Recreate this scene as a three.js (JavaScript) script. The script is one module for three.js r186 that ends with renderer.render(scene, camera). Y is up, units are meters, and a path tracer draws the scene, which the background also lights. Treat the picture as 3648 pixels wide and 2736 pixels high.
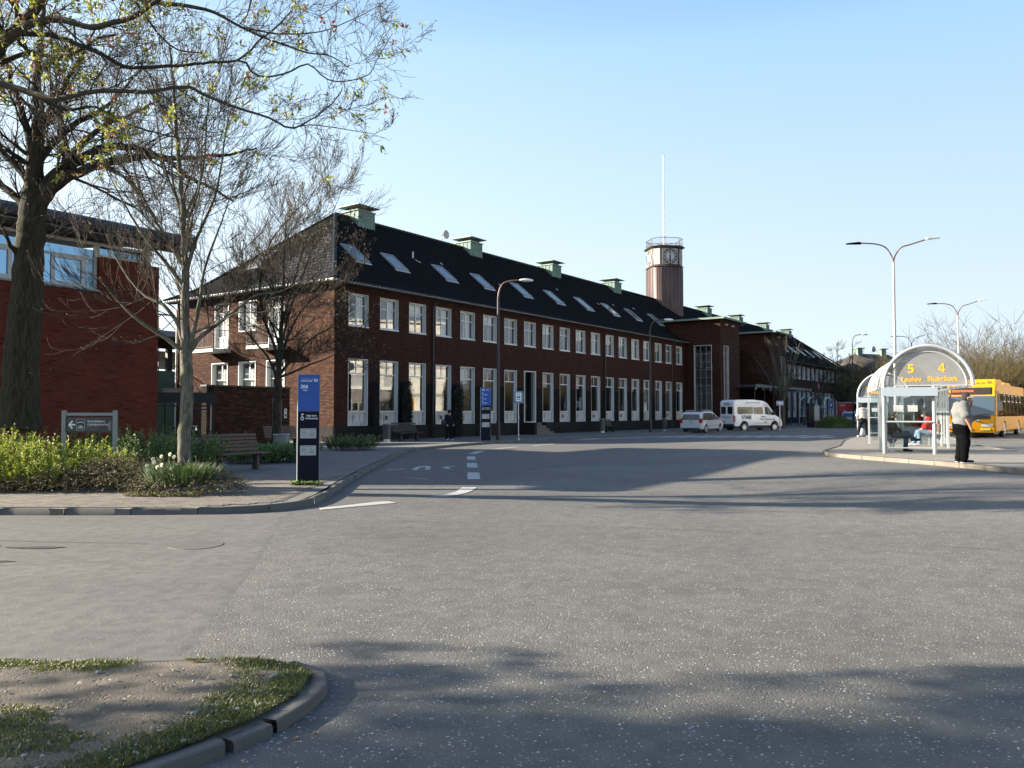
import * as THREE from 'three';
import { mergeGeometries, mergeVertices } from 'three/addons/utils/BufferGeometryUtils.js';
import { MarchingCubes } from 'three/addons/objects/MarchingCubes.js';

// ---------- camera, sky, sun, exposure ----------
const scene = new THREE.Scene();
const camera = new THREE.PerspectiveCamera(51.43, 4 / 3, 0.1, 4000);
camera.position.set(0, 1.6, 0);
camera.rotation.x = 0.03485;
const renderer = new THREE.WebGLRenderer({ antialias: true });
renderer.toneMapping = THREE.LinearToneMapping;
renderer.toneMappingExposure = 4;
renderer.shadowMap.enabled = true;
const SUN = new THREE.Vector3(-0.943, 0.332, -0.02).normalize();
const sun = new THREE.DirectionalLight(new THREE.Color(1, 0.9, 0.75), 5);
sun.position.copy(SUN).multiplyScalar(200);
sun.castShadow = true;
sun.shadow.mapSize.set(4096, 4096);
Object.assign(sun.shadow.camera, { left: -110, right: 110, top: 70, bottom: -70, near: 1, far: 420 });
scene.add(sun, sun.target);
const clamp = (x, a = 0, b = 1) => Math.min(b, Math.max(a, x));
{ // clear spring-evening sky: blue overhead, pale at the horizon, brighter towards the low sun on the left
  const W = 512, H = 256, d = new Float32Array(W * H * 4), v = new THREE.Vector3();
  const zen = [0.012, 0.045, 0.15], mid = [0.082, 0.16, 0.246], hor = [0.215, 0.245, 0.26];
  for (let j = 0; j < H; j++) for (let i = 0; i < W; i++) {
    const th = ((i + 0.5) / W - 0.5) * 2 * Math.PI, ph = ((j + 0.5) / H - 0.5) * Math.PI;
    v.set(Math.cos(ph) * Math.cos(th), Math.sin(ph), Math.cos(ph) * Math.sin(th));
    const e = Math.max(0, v.y), c = Math.max(0, v.dot(SUN));
    const a = clamp(e / 0.5), b = Math.pow(clamp((e - 0.42) / 0.58), 0.7);
    const az = clamp(0.5 + 0.5 * (v.x * SUN.x + v.z * SUN.z) / Math.hypot(v.x, v.z, 1e-4) / 0.943);
    const g = 0.22 * Math.pow(c, 5) + 0.75 * Math.pow(c, 50) + 0.17 * az * az * Math.exp(-e * 1.1), k = (j * W + i) * 4;
    for (let n = 0; n < 3; n++) {
      let col = hor[n] + (mid[n] - hor[n]) * a; col += (zen[n] - col) * b;
      d[k + n] = col + g * [1, 0.96, 0.86][n];
    }
    d[k + 3] = 1;
  }
  const t = new THREE.DataTexture(d, W, H, THREE.RGBAFormat, THREE.FloatType);
  t.mapping = THREE.EquirectangularReflectionMapping; t.magFilter = THREE.LinearFilter; t.minFilter = THREE.LinearFilter; t.needsUpdate = true;
  scene.background = t; scene.environment = t;
}

// ---------- helpers ----------
const rnd = (s) => { let a = s >>> 0; return () => { a = a + 0x6D2B79F5 | 0; let t = Math.imul(a ^ a >>> 15, 1 | a); t = t + Math.imul(t ^ t >>> 7, 61 | t) ^ t; return ((t ^ t >>> 14) >>> 0) / 4294967296; }; };
const lerp = (a, b, t) => a + (b - a) * t, sst = (a, b, x) => { const t = clamp((x - a) / (b - a)); return t * t * (3 - 2 * t); };
const V = (x, y, z) => new THREE.Vector3(x, y, z), PI = Math.PI;
const hash = (x, y, s) => { let h = Math.imul(x, 374761393) ^ Math.imul(y, 668265263) ^ Math.imul(s, 982451653); h = Math.imul(h ^ h >>> 13, 1274126177); return ((h ^ h >>> 16) >>> 0) / 4294967296; };
function noise(x, y, s = 1, per = 0) {
  const xi = Math.floor(x), yi = Math.floor(y), fx = x - xi, fy = y - yi, u = fx * fx * (3 - 2 * fx), w = fy * fy * (3 - 2 * fy);
  const m = per ? (n) => ((n % per) + per) % per : (n) => n;
  return lerp(lerp(hash(m(xi), m(yi), s), hash(m(xi + 1), m(yi), s), u), lerp(hash(m(xi), m(yi + 1), s), hash(m(xi + 1), m(yi + 1), s), u), w);
}
function fbm(x, y, s = 1, oct = 4, per = 0) { let v = 0, a = 0.5, t = 0; for (let i = 0; i < oct; i++) { v += a * noise(x, y, s + i, per ? per << i : 0); t += a; a *= 0.5; x *= 2; y *= 2; } return v / t; }
const toS = (c) => { c = clamp(c); return 255 * (c <= 0.0031308 ? c * 12.92 : 1.055 * Math.pow(c, 1 / 2.4) - 0.055); };
function dtex(w, h, fn, size, srgb = true) { // fn(i,j) -> [r,g,b] linear ; size metres
  const d = new Uint8Array(w * h * 4);
  for (let j = 0; j < h; j++) for (let i = 0; i < w; i++) { const c = fn(i, j), k = (j * w + i) * 4; for (let n = 0; n < 3; n++) d[k + n] = srgb ? toS(c[n]) : 255 * clamp(c[n]); d[k + 3] = 255; }
  return fin(new THREE.DataTexture(d, w, h), size, srgb);
}
function fin(t, size, srgb) {
  t.wrapS = t.wrapT = THREE.RepeatWrapping; t.magFilter = THREE.LinearFilter; t.minFilter = THREE.LinearMipmapLinearFilter; t.generateMipmaps = true;
  if (srgb) t.colorSpace = THREE.SRGBColorSpace; if (size) t.repeat.set(1 / size, 1 / size); t.needsUpdate = true; return t;
}
function canvasTex(w, h, draw) { const c = document.createElement('canvas'); c.width = w; c.height = h; const x = c.getContext('2d'); draw(x, w, h); const t = new THREE.CanvasTexture(c); t.colorSpace = THREE.SRGBColorSpace; t.magFilter = THREE.LinearFilter; return t; }
const C = (r, g, b) => new THREE.Color().setRGB(r, g, b);
const matte = (r, g, b, rough = 0.9, o = {}) => new THREE.MeshPhysicalMaterial({ color: C(r, g, b), roughness: rough, specularIntensity: 0.3, side: THREE.DoubleSide, ...o });
const mat = (r, g, b, rough = 0.8, o = {}) => new THREE.MeshStandardMaterial({ color: C(r, g, b), roughness: rough, metalness: 0, side: THREE.DoubleSide, ...o });

function norm(g) { if (g.index) g = g.toNonIndexed(); for (const k of Object.keys(g.attributes)) if (!['position', 'normal', 'uv', 'color'].includes(k)) g.deleteAttribute(k); if (!g.attributes.normal) g.computeVertexNormals(); return g; }
function uvBox(g) {
  const p = g.attributes.position, n = p.count, uv = new Float32Array(n * 2), a = V(), b = V(), c = V(), e = V();
  for (let i = 0; i < n; i += 3) {
    a.fromBufferAttribute(p, i); b.fromBufferAttribute(p, i + 1); c.fromBufferAttribute(p, i + 2);
    e.copy(b).sub(a).cross(c.clone().sub(a)); const x = Math.abs(e.x), y = Math.abs(e.y), z = Math.abs(e.z);
    [a, b, c].forEach((q, k) => { const m = (i + k) * 2; if (y >= x && y >= z) { uv[m] = q.x; uv[m + 1] = q.z; } else if (x >= z) { uv[m] = q.z; uv[m + 1] = q.y; } else { uv[m] = q.x; uv[m + 1] = q.y; } });
  }
  g.setAttribute('uv', new THREE.BufferAttribute(uv, 2)); return g;
}
function join(gs) {
  gs = (Array.isArray(gs) ? gs.flat(Infinity) : [gs]).map(norm);
  const col = gs.every((g) => g.attributes.color); gs.forEach((g) => { g.deleteAttribute('uv'); if (!col) g.deleteAttribute('color'); });
  return uvBox(gs.length > 1 ? mergeGeometries(gs) : gs[0]);
}
const used = {};
function numbered(n) { if (!(n in used)) { used[n] = 0; return n; } used[n]++; return n + '_' + String(used[n]).padStart(3, '0'); }
function mesh(name, gs, m, parent, keep) {
  const g = keep ? gs : join(gs), o = new THREE.Mesh(g, m); o.castShadow = o.receiveShadow = true;
  if (parent) { o.name = name; parent.add(o); } else { o.name = numbered(name); scene.add(o); } return o;
}
function tag(o, label, category, group) { o.userData.label = label; o.userData.category = category; if (group) o.userData.group = group; return o; }
function thing(name, label, category, pos = [0, 0, 0], turn = 0, group) { const o = new THREE.Group(); o.name = numbered(name); o.position.set(...pos); o.rotation.y = turn; scene.add(o); return tag(o, label, category, group); }
function structure(o) { o.userData.kind = 'structure'; return o; }
function copyOf(o, pos, turn, label, group) { const c = o.clone(); c.name = numbered(o.name.replace(/_\d{3}$/, '')); c.userData = { ...o.userData }; c.position.set(...pos); c.rotation.y = turn; tag(c, label, o.userData.category, group); scene.add(c); return c; }
const bx = (w, h, d, x = 0, y = 0, z = 0, ry = 0, rx = 0, rz = 0) => { const g = new THREE.BoxGeometry(w, h, d); if (rx) g.rotateX(rx); if (rz) g.rotateZ(rz); if (ry) g.rotateY(ry); return g.translate(x, y, z); };
const bb = (x0, x1, y0, y1, z0, z1) => bx(x1 - x0, y1 - y0, z1 - z0, (x0 + x1) / 2, (y0 + y1) / 2, (z0 + z1) / 2);
const cyl = (r0, r1, h, x = 0, y = 0, z = 0, seg = 16, rx = 0, rz = 0) => { const g = new THREE.CylinderGeometry(r1, r0, h, seg); if (rx) g.rotateX(rx); if (rz) g.rotateZ(rz); return g.translate(x, y, z); };
const sph = (r, x, y, z, sx = 1, sy = 1, sz = 1, n = 14) => new THREE.SphereGeometry(r, n, Math.round(n * 0.7)).scale(sx, sy, sz).translate(x, y, z);
const tube = (pts, r, seg = 20, rad = 8, tension) => new THREE.TubeGeometry(new THREE.CatmullRomCurve3(pts.map((p) => V(...p)), false, 'catmullrom', tension ?? 0.5), seg, r, rad, false);
const bar = (a, b, r, rad = 8) => new THREE.TubeGeometry(new THREE.LineCurve3(V(...a), V(...b)), 1, r, rad, false);
const shapeOf = (pts) => { const s = new THREE.Shape(); pts.forEach((p, i) => (i ? s.lineTo(p[0], p[1]) : s.moveTo(p[0], p[1]))); s.closePath(); return s; };
const ext = (pts, d, bev = 0, seg = 2) => new THREE.ExtrudeGeometry(Array.isArray(pts) ? shapeOf(pts) : pts, bev ? { depth: d - 2 * bev, bevelEnabled: true, bevelThickness: bev, bevelSize: bev, bevelOffset: -bev, bevelSegments: seg, curveSegments: 12 } : { depth: d, bevelEnabled: false, curveSegments: 12 }).translate(0, 0, bev);
function raw(pos, idx, col) { const g = new THREE.BufferGeometry(); g.setAttribute('position', new THREE.Float32BufferAttribute(pos, 3)); if (col) g.setAttribute('color', new THREE.Float32BufferAttribute(col, 3)); if (idx) g.setIndex(idx); g.computeVertexNormals(); return g; }
const quad = (a, b, c, d) => raw([...a, ...b, ...c, ...d], [0, 1, 2, 0, 2, 3]);
// ground height: the bus station on the right lies a little higher than the street along the facade
const facS = (x, z) => (x + 8.93) * 0.8166 - (-z - 40) * 0.5772;
const G = (x, z) => 0.18 * sst(3, 10.5, x) * sst(8, 20, facS(x, z));

// ---------- materials ----------
const Tx = {};
function stones(N, size, n, base, cols, rmin, rmax, seed, soft = 0.35) { // aggregate: colour map and relief
  const r = rnd(seed), c = new Float32Array(N * N * 3), h = new Float32Array(N * N);
  for (let j = 0; j < N; j++) for (let i = 0; i < N; i++) { const k = j * N + i, f = 0.72 + 0.56 * fbm(i / N * 24, j / N * 24, seed, 3, 24) - 0.1 + 0.24 * (r() - 0.5); for (let m = 0; m < 3; m++) c[k * 3 + m] = base[m] * f; h[k] = 0.35 * r(); }
  for (let q = 0; q < n; q++) {
    const x = r() * N, y = r() * N, R = rmin + (rmax - rmin) * r() * r(), t = cols[Math.floor(r() * cols.length)], f = 0.7 + 0.6 * r(), ax = 0.7 + 0.6 * r();
    for (let dy = -Math.ceil(R); dy <= R; dy++) for (let dx = -Math.ceil(R * 1.3); dx <= R * 1.3; dx++) {
      const e = (dx * dx * ax + dy * dy / ax) / (R * R); if (e > 1) continue;
      const k = (((Math.floor(y) + dy + N) % N) * N + ((Math.floor(x) + dx + N) % N)), a = Math.min(1, (1 - e) / soft);
      for (let m = 0; m < 3; m++) c[k * 3 + m] = lerp(c[k * 3 + m], t[m] * f, a); h[k] = Math.max(h[k], 0.4 + 0.6 * Math.sqrt(1 - e));
    }
  }
  return [dtex(N, N, (i, j) => { const k = (j * N + i) * 3; return [c[k], c[k + 1], c[k + 2]]; }, size), dtex(N, N, (i, j) => { const a = h[j * N + i]; return [a, a, a]; }, size, false)];
}
const [asphC, asphB] = stones(1024, 3.1, 24000, [0.112, 0.105, 0.092], [[0.116, 0.11, 0.1], [0.15, 0.138, 0.117], [0.107, 0.102, 0.095], [0.075, 0.072, 0.07], [0.165, 0.15, 0.12], [0.13, 0.122, 0.108], [0.5, 0.49, 0.45]], 1.0, 2.8, 11);
const [asphS, asphSB] = stones(512, 2.3, 9000, [0.1, 0.093, 0.083], [[0.105, 0.098, 0.09], [0.13, 0.121, 0.108], [0.082, 0.077, 0.072], [0.17, 0.162, 0.145]], 0.8, 1.8, 12);
const [soilC, soilB] = stones(512, 1.7, 1500, [0.135, 0.112, 0.085], [[0.2, 0.18, 0.15], [0.1, 0.085, 0.06], [0.3, 0.28, 0.25], [0.13, 0.12, 0.07]], 0.8, 4, 13, 0.8);
const concC = dtex(512, 512, (i, j) => { const f = 0.8 + 0.35 * (fbm(i / 512 * 6, j / 512 * 6, 21, 5, 6) - 0.5) + 0.12 * (hash(i, j, 5) - 0.5); return [f, f * 0.985, f * 0.95]; }, 2.7);
const grainB = dtex(256, 256, (i, j) => { const f = hash(i, j, 9) * 0.5 + 0.5 * fbm(i / 8, j / 8, 3, 2, 32); return [f, f, f]; }, 0.5, false);
function brickMap(N, size, rows, cols, base, mortar, vary, seed) {
  const C1 = [], rw = size / rows, cw = size / cols, hp = [];
  const at = (i, j) => { const y = j / N * rows, r = Math.floor(y), x = i / N * cols + (r & 1 ? 0.5 : 0) + 0.09 * hash(r, 3, seed), c = Math.floor(x) % cols, fy = (y - r) * rw, fx = (x - Math.floor(x)) * cw; return [r, c, Math.min(fy, rw - fy), Math.min(fx, cw - fx)]; };
  return [dtex(N, N, (i, j) => {
    const [r, c, ey, ex] = at(i, j), m = sst(0.003, 0.0075, Math.min(ey, ex)), t = hash(c, r, seed), t2 = hash(c, r, seed + 7), g = 0.88 + 0.24 * hash(i, j, seed + 1), big = 0.78 + 0.44 * fbm(i / N * 5, j / N * 5, seed + 2, 4, 5);
    const f = (1 - vary / 2 + vary * t + (t2 > 0.93 ? -0.25 : 0)) * g * big;
    return [0, 1, 2].map((k) => lerp(mortar[k] * g * big, base[k] * f * (k ? 1 - 0.12 * (t2 - 0.5) : 1 + 0.14 * (t2 - 0.5)), m));
  }, size), dtex(N, N, (i, j) => { const [, , ey, ex] = at(i, j), m = sst(0.001, 0.009, Math.min(ey, ex)), f = m * 0.85 + 0.15 * hash(i, j, 4); return [f, f, f]; }, size, false)];
}
const [brC, brB] = brickMap(2048, 4.8, 64, 20, [0.042, 0.0165, 0.0112], [0.02, 0.0125, 0.01], 0.6, 31);
const [brR, brRB] = brickMap(1024, 3.6, 48, 15, [0.135, 0.034, 0.02], [0.075, 0.024, 0.017], 0.3, 41);
const streakC = dtex(256, 256, (i, j) => { const s = sst(0.55, 0.8, fbm(i / 256 * 22, j / 256 * 2.2, 8, 4)), g = 0.5 - 0.3 * s + 0.08 * (hash(i, j, 6) - 0.5) - 0.12 * fbm(i / 256 * 5, j / 256 * 5, 71, 3, 5); return [g, g * 0.98, g * 0.93]; }, 1.45);
const woodC = dtex(256, 256, (i, j) => { const f = 0.7 + 0.5 * fbm(i / 256 * 3, j / 256 * 40, 17, 3) ; return [f, f, f]; }, 1.2);
const barkC = dtex(512, 512, (i, j) => { const f = 0.5 + 1.2 * (fbm(i / 512 * 30, j / 512 * 6, 27, 4) - 0.5) + 0.25 + 0.2 * (hash(i, j, 2) - 0.5), m = sst(0.55, 0.75, fbm(i / 512 * 5, j / 512 * 5, 57, 3, 5)); return [lerp(f, f * 0.8, m), f, lerp(f, f * 0.72, m)]; }, 1.0);
const BRK = [[0.056, 0.0245, 0.0145], [0.043, 0.0185, 0.011], [0.072, 0.034, 0.02], [0.03, 0.0145, 0.0105], [0.05, 0.02, 0.0125]];
const Mt = {
  asphalt: mat(1, 1, 1, 0.82, { map: asphC, bumpMap: asphB, bumpScale: 0.004, vertexColors: true }),
  smooth: mat(1, 1, 1, 0.86, { map: asphS, bumpMap: asphSB, bumpScale: 0.0016, vertexColors: true }),
  soil: mat(1.0, 0.98, 0.94, 0.95, { map: soilC, bumpMap: soilB, bumpScale: 0.008, vertexColors: true }),
  grassGround: mat(0.075, 0.085, 0.035, 0.95, { map: concC }),
  paving: mat(0.23, 0.208, 0.18, 0.85, { map: concC, bumpMap: grainB, bumpScale: 0.001 }),
  slab: mat(0.15, 0.141, 0.127, 0.85, { map: concC, bumpMap: grainB, bumpScale: 0.001 }),
  kerb: mat(0.125, 0.119, 0.108, 0.85, { map: concC, bumpMap: grainB, bumpScale: 0.0012 }),
  kerbPale: mat(0.2, 0.172, 0.14, 0.85, { map: concC, bumpMap: grainB, bumpScale: 0.0012 }),
  pave: [0.9, 1, 1.08, 0.8].map((f, i) => mat(0.2 * f, (0.168 + 0.008 * (i & 1)) * f, 0.14 * f, 0.88, { map: concC, bumpMap: grainB, bumpScale: 0.001 })),
  lineNew: mat(0.68, 0.68, 0.66, 0.7, { map: concC }),
  line: mat(0.45, 0.45, 0.43, 0.7, { map: concC }),
  brick: matte(1, 1, 1, 0.9, { map: brC, bumpMap: brB, bumpScale: 0.006 }),
  brickRed: matte(1, 1, 1, 0.9, { map: brR, bumpMap: brRB, bumpScale: 0.004 }),
  mortar: matte(0.014, 0.0105, 0.0085, 0.95),
  bricks: BRK.map((c) => matte(...c, 0.9, { bumpMap: grainB, bumpScale: 0.002 })),
  brickV: matte(1, 1, 1, 0.9, { vertexColors: true, bumpMap: grainB, bumpScale: 0.002 }),
  plinth: matte(0.026, 0.024, 0.023, 0.9, { map: concC, bumpMap: grainB, bumpScale: 0.002 }),
  coating: matte(0.011, 0.0078, 0.0068, 0.9, { map: concC, bumpMap: brB, bumpScale: 0.004 }),
  white: mat(0.56, 0.56, 0.545, 0.5), whiteWorn: mat(0.5, 0.5, 0.475, 0.6, { map: concC }), panelStain: mat(1, 1, 1, 0.75, { map: streakC }),
  tile: new THREE.MeshPhysicalMaterial({ color: C(0.0075, 0.0072, 0.007), roughness: 0.8, specularIntensity: 0.12, side: THREE.DoubleSide }), tileDeck: mat(0.006, 0.006, 0.0065, 0.8),
  tiles: [0.75, 1, 1.4].map((f) => new THREE.MeshPhysicalMaterial({ color: C(0.0085 * f, 0.008 * f, 0.0078 * f), roughness: 0.5, specularIntensity: 0.45, side: THREE.DoubleSide })),
  copper: mat(0.15, 0.225, 0.19, 0.7, { map: concC }), copperDark: mat(0.16, 0.26, 0.22, 0.6), copperBrown: mat(0.092, 0.053, 0.048, 0.55, { map: concC }),
  soffit: mat(0.06, 0.05, 0.045, 0.8), gutter: mat(0.42, 0.42, 0.41, 0.5, { metalness: 0.3 }), darkPipe: mat(0.04, 0.03, 0.028, 0.6),
  glass: new THREE.MeshPhysicalMaterial({ color: C(0.8, 0.82, 0.82), roughness: 0.015, transmission: 1, thickness: 0, ior: 2.3, side: THREE.DoubleSide }),
  glassSky: new THREE.MeshPhysicalMaterial({ color: C(0.3, 0.33, 0.36), roughness: 0.03, transmission: 0.6, thickness: 0, ior: 1.9, side: THREE.DoubleSide }),
  glassDark: mat(0.012, 0.014, 0.016, 0.06, { envMapIntensity: 1 }),
  glassClear: new THREE.MeshPhysicalMaterial({ color: C(0.86, 0.9, 0.9), roughness: 0.03, transmission: 1, thickness: 0, ior: 1.5, side: THREE.DoubleSide }),
  glassSmoke: new THREE.MeshPhysicalMaterial({ color: C(0.52, 0.52, 0.51), roughness: 0.2, transmission: 0.7, thickness: 0, ior: 1.5, side: THREE.DoubleSide }),
  glassCoated: mat(0.24, 0.4, 0.56, 0.04, { metalness: 1 }),
  glassTint: new THREE.MeshPhysicalMaterial({ color: C(0.26, 0.28, 0.25), roughness: 0.03, transmission: 0.92, thickness: 0, ior: 1.6, side: THREE.DoubleSide }),
  inner: mat(0.14, 0.135, 0.125, 0.9), curtain: mat(0.7, 0.69, 0.65, 0.9, {}),
  galv: mat(0.52, 0.54, 0.55, 0.42, { metalness: 0.55 }), alu: mat(0.36, 0.38, 0.39, 0.42, { metalness: 0.2 }), grey: mat(0.24, 0.26, 0.27, 0.5, { metalness: 0.2 }),
  dark: mat(0.022, 0.023, 0.026, 0.55), black: mat(0.012, 0.012, 0.013, 0.6), steel: mat(0.3, 0.3, 0.3, 0.35, { metalness: 0.8 }),
  lampBrown: mat(0.2, 0.12, 0.09, 0.5, { metalness: 0.3 }), lampPost: mat(0.33, 0.32, 0.31, 0.5, { metalness: 0.4 }), lampHead: mat(0.7, 0.69, 0.64, 0.35),
  blue: mat(0.012, 0.075, 0.36, 0.4), navy: matte(0.006, 0.007, 0.016, 0.55), bench: mat(0.11, 0.07, 0.05, 0.8, { map: woodC }), benchDark: mat(0.05, 0.043, 0.035, 0.8, { map: woodC }),
  bark: matte(0.06, 0.052, 0.038, 0.95, { map: barkC, bumpMap: barkC, bumpScale: 0.014 }), barkGrey: matte(0.17, 0.155, 0.128, 0.9, { map: barkC, bumpMap: barkC, bumpScale: 0.006 }), barkDark: mat(0.075, 0.066, 0.05, 0.95, { map: barkC }), twig: matte(0.05, 0.042, 0.034, 0.9), twigOlive: matte(0.1, 0.083, 0.038, 0.9), twigBrown: matte(0.09, 0.068, 0.042, 0.9), twigGrey: matte(0.09, 0.078, 0.066, 0.9),
  red: mat(0.42, 0.025, 0.02, 0.5), rubber: mat(0.02, 0.02, 0.021, 0.85),
};
const leafMat = (r, g, b, tr = 0.35) => new THREE.MeshPhysicalMaterial({ color: C(r, g, b), roughness: 0.75, transmission: tr, thickness: 0, side: THREE.DoubleSide, vertexColors: true });
const decal = (w, h, draw, o = {}) => new THREE.MeshStandardMaterial({ map: canvasTex(w, h, draw), transparent: true, roughness: 0.6, side: THREE.DoubleSide, ...o });
// a flat printed sheet with its own 0..1 uv, facing +z
function sheet(name, w, h, m, parent, x = 0, y = 0, z = 0, ry = 0) { const o = new THREE.Mesh(new THREE.PlaneGeometry(w, h), m); o.name = name; o.position.set(x, y, z); o.rotation.y = ry; o.castShadow = o.receiveShadow = true; parent.add(o); return o; }

// ---------- ground, road, pavements ----------
function gridSheet(name, x0, x1, z0, z1, nx, nz, y, m, colFn, inside, warp) { // a sheet following G, vertex colours from colFn (stains and wear)
  const pos = [], col = [], idx = [], id = [];
  for (let j = 0; j <= nz; j++) for (let i = 0; i <= nx; i++) {
    let a = i / nx, b = j / nz; if (warp) { a = warp(a); b = warp(b); }
    const x = lerp(x0, x1, a), z = lerp(z0, z1, b); pos.push(x, y + G(x, z), z); const c = colFn(x, z); col.push(c, c, c);
  }
  for (let j = 0; j < nz; j++) for (let i = 0; i < nx; i++) { const a = j * (nx + 1) + i, b = a + 1, c = a + nx + 1, d = c + 1; idx.push(a, c, b, b, c, d); }
  return mesh(name, raw(pos, idx, col), m);
}
structure(mesh('ground', [bx(3000, 0.5, 3000, 0, -0.32, -600)], Mt.grassGround));
const wear = (x, z) => 0.92 + 0.42 * (fbm(x * 0.16, z * 0.4, 91, 4) - 0.5) + 0.3 * (fbm(x * 0.7 + 7, z * 1.1, 92, 4) - 0.5) + 0.1 * (fbm(x * 4, z * 4, 95, 2) - 0.5);
structure(gridSheet('road', -70, 110, 22, -150, 300, 300, 0, Mt.asphalt, wear, null, (t) => { const s = t * 2 - 1; return 0.5 + 0.5 * s * (0.35 + 0.65 * s * s); }));
function flat(pts, y, follow) { // polygon on the ground, [x, depth]
  const g = new THREE.ShapeGeometry(shapeOf(pts)); g.rotateX(-PI / 2); const p = g.attributes.position; for (let i = 0; i < p.count; i++) p.setY(i, y + (follow ? G(p.getX(i), p.getZ(i)) : 0)); g.computeVertexNormals(); return g;
}
const colored = (g, fn) => { g = norm(g); const p = g.attributes.position, c = []; for (let i = 0; i < p.count; i++) { const f = fn(p.getX(i), p.getZ(i)); c.push(f, f, f); } g.setAttribute('color', new THREE.Float32BufferAttribute(c, 3)); return g; };
// smoother, older asphalt left of the joint
{ const pos = [], col = [], idx = [], N = 60, edge = [[-2.02, 4.2], [-2.12, 5.46], [-2.35, 6.8], [-2.57, 8.16], [-3.0, 10.2], [-3.41, 12.13], [-3.46, 12.7]];
  const ex = (z) => { for (let i = 0; i < edge.length - 1; i++) if (z <= edge[i + 1][1]) return lerp(edge[i][0], edge[i + 1][0], (z - edge[i][1]) / (edge[i + 1][1] - edge[i][1])) + 0.03 * (fbm(z * 3, 1, 5, 3) - 0.5); return edge[6][0]; };
  for (let j = 0; j <= 80; j++) for (let i = 0; i <= N; i++) { const z = lerp(4.2, 12.7, j / 80), a = i / N, x = lerp(ex(z), -30, a * a); pos.push(x, -0.003 + 0.0075 * Math.min(1, (ex(z) - x) / 0.12), -z); const c = 1.02 + 0.36 * (fbm(x * 0.5, z * 1.1, 81, 4) - 0.5) + 0.15 * (fbm(x * 3, z * 3, 82, 3) - 0.5); col.push(c, c, c); }
  for (let j = 0; j < 80; j++) for (let i = 0; i < N; i++) { const a = j * (N + 1) + i, b = a + 1, c = a + N + 1, d = c + 1; idx.push(a, b, c, b, d, c); }
  structure(mesh('asphalt_patch', raw(pos, idx, col), Mt.smooth)); }
// old bus-lane asphalt in front of the station
{ const g = colored(new THREE.PlaneGeometry(1, 1), () => 1); void g;
  const pos = [], col = [], idx = [], NX = 60, NZ = 80;
  for (let j = 0; j <= NZ; j++) for (let i = 0; i <= NX; i++) { const z = lerp(17.2, 44, j / NZ), x = lerp(-4.4, lerp(-0.6, 14, sst(17.2, 44, z)) + 0.5 * (fbm(z * 0.6, 2, 4, 3) - 0.5), i / NX); pos.push(x, 0.004 + G(x, -z), -z); const c = 0.93 + 0.3 * (fbm(x * 0.4, z * 0.3, 83, 4) - 0.5) + 0.14 * (fbm(x * 2, z * 2, 84, 3) - 0.5); col.push(c, c, c); }
  for (let j = 0; j < NZ; j++) for (let i = 0; i < NX; i++) { const a = j * (NX + 1) + i, b = a + 1, c = a + NX + 1, d = c + 1; idx.push(a, b, c, b, d, c); }
  structure(mesh('bus_lane', raw(pos, idx, col), Mt.smooth)); }

// kerb: stones one by one along a path of [x, depth]; the pavement lies to the left of the direction of travel
function kerb(parent, path, o) {
  const { len = 1, w = 0.14, h = 0.11, m = Mt.kerb, ground = 0, gap = 0.012, side = 1, closed = false, jit = 0.006, seed = 1 } = o, r = rnd(seed);
  const cv = new THREE.CatmullRomCurve3(path.map((p) => V(p[0], 0, -p[1])), closed, 'centripetal', 0.5), L = cv.getLength(), n = Math.max(1, Math.round(L / len));
  cv.arcLengthDivisions = 400;
  for (let i = 0; i < n; i++) {
    const K = 4, dy = (r() - 0.5) * 2 * jit, dn = (r() - 0.5) * 2 * jit, secs = [];
    for (let k = 0; k <= K; k++) {
      const t = (i * L / n + gap / 2 + (L / n - gap) * k / K) / L, p = cv.getPointAt(clamp(t)), d = cv.getTangentAt(clamp(t)), nx = -d.z * side, nz = d.x * side; // pavement side normal
      const top = ground + (o.follow ? G(p.x, p.z) : 0) + h + dy, c = o.cham || 0.02;
      secs.push([[0, top - h - 0.05], [0, top - c], [-c * 0.8, top], [-w, top], [-w, top - h - 0.05]].map(([a, y]) => [p.x - nx * (a - dn), y, p.z - nz * (a - dn)]));
    }
    const pos = [], idx = []; secs.forEach((s) => s.forEach((q) => pos.push(...q)));
    for (let k = 0; k < K; k++) for (let q = 0; q < 4; q++) { const a = k * 5 + q, b = a + 5; idx.push(a, a + 1, b, a + 1, b + 1, b); }
    idx.push(0, 1, 2, 0, 2, 3, 0, 3, 4); const e = K * 5; idx.push(e, e + 2, e + 1, e, e + 3, e + 2, e, e + 4, e + 3);
    mesh('kerb_stone', norm(raw(pos, idx)), m, parent);
  }
}
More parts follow.
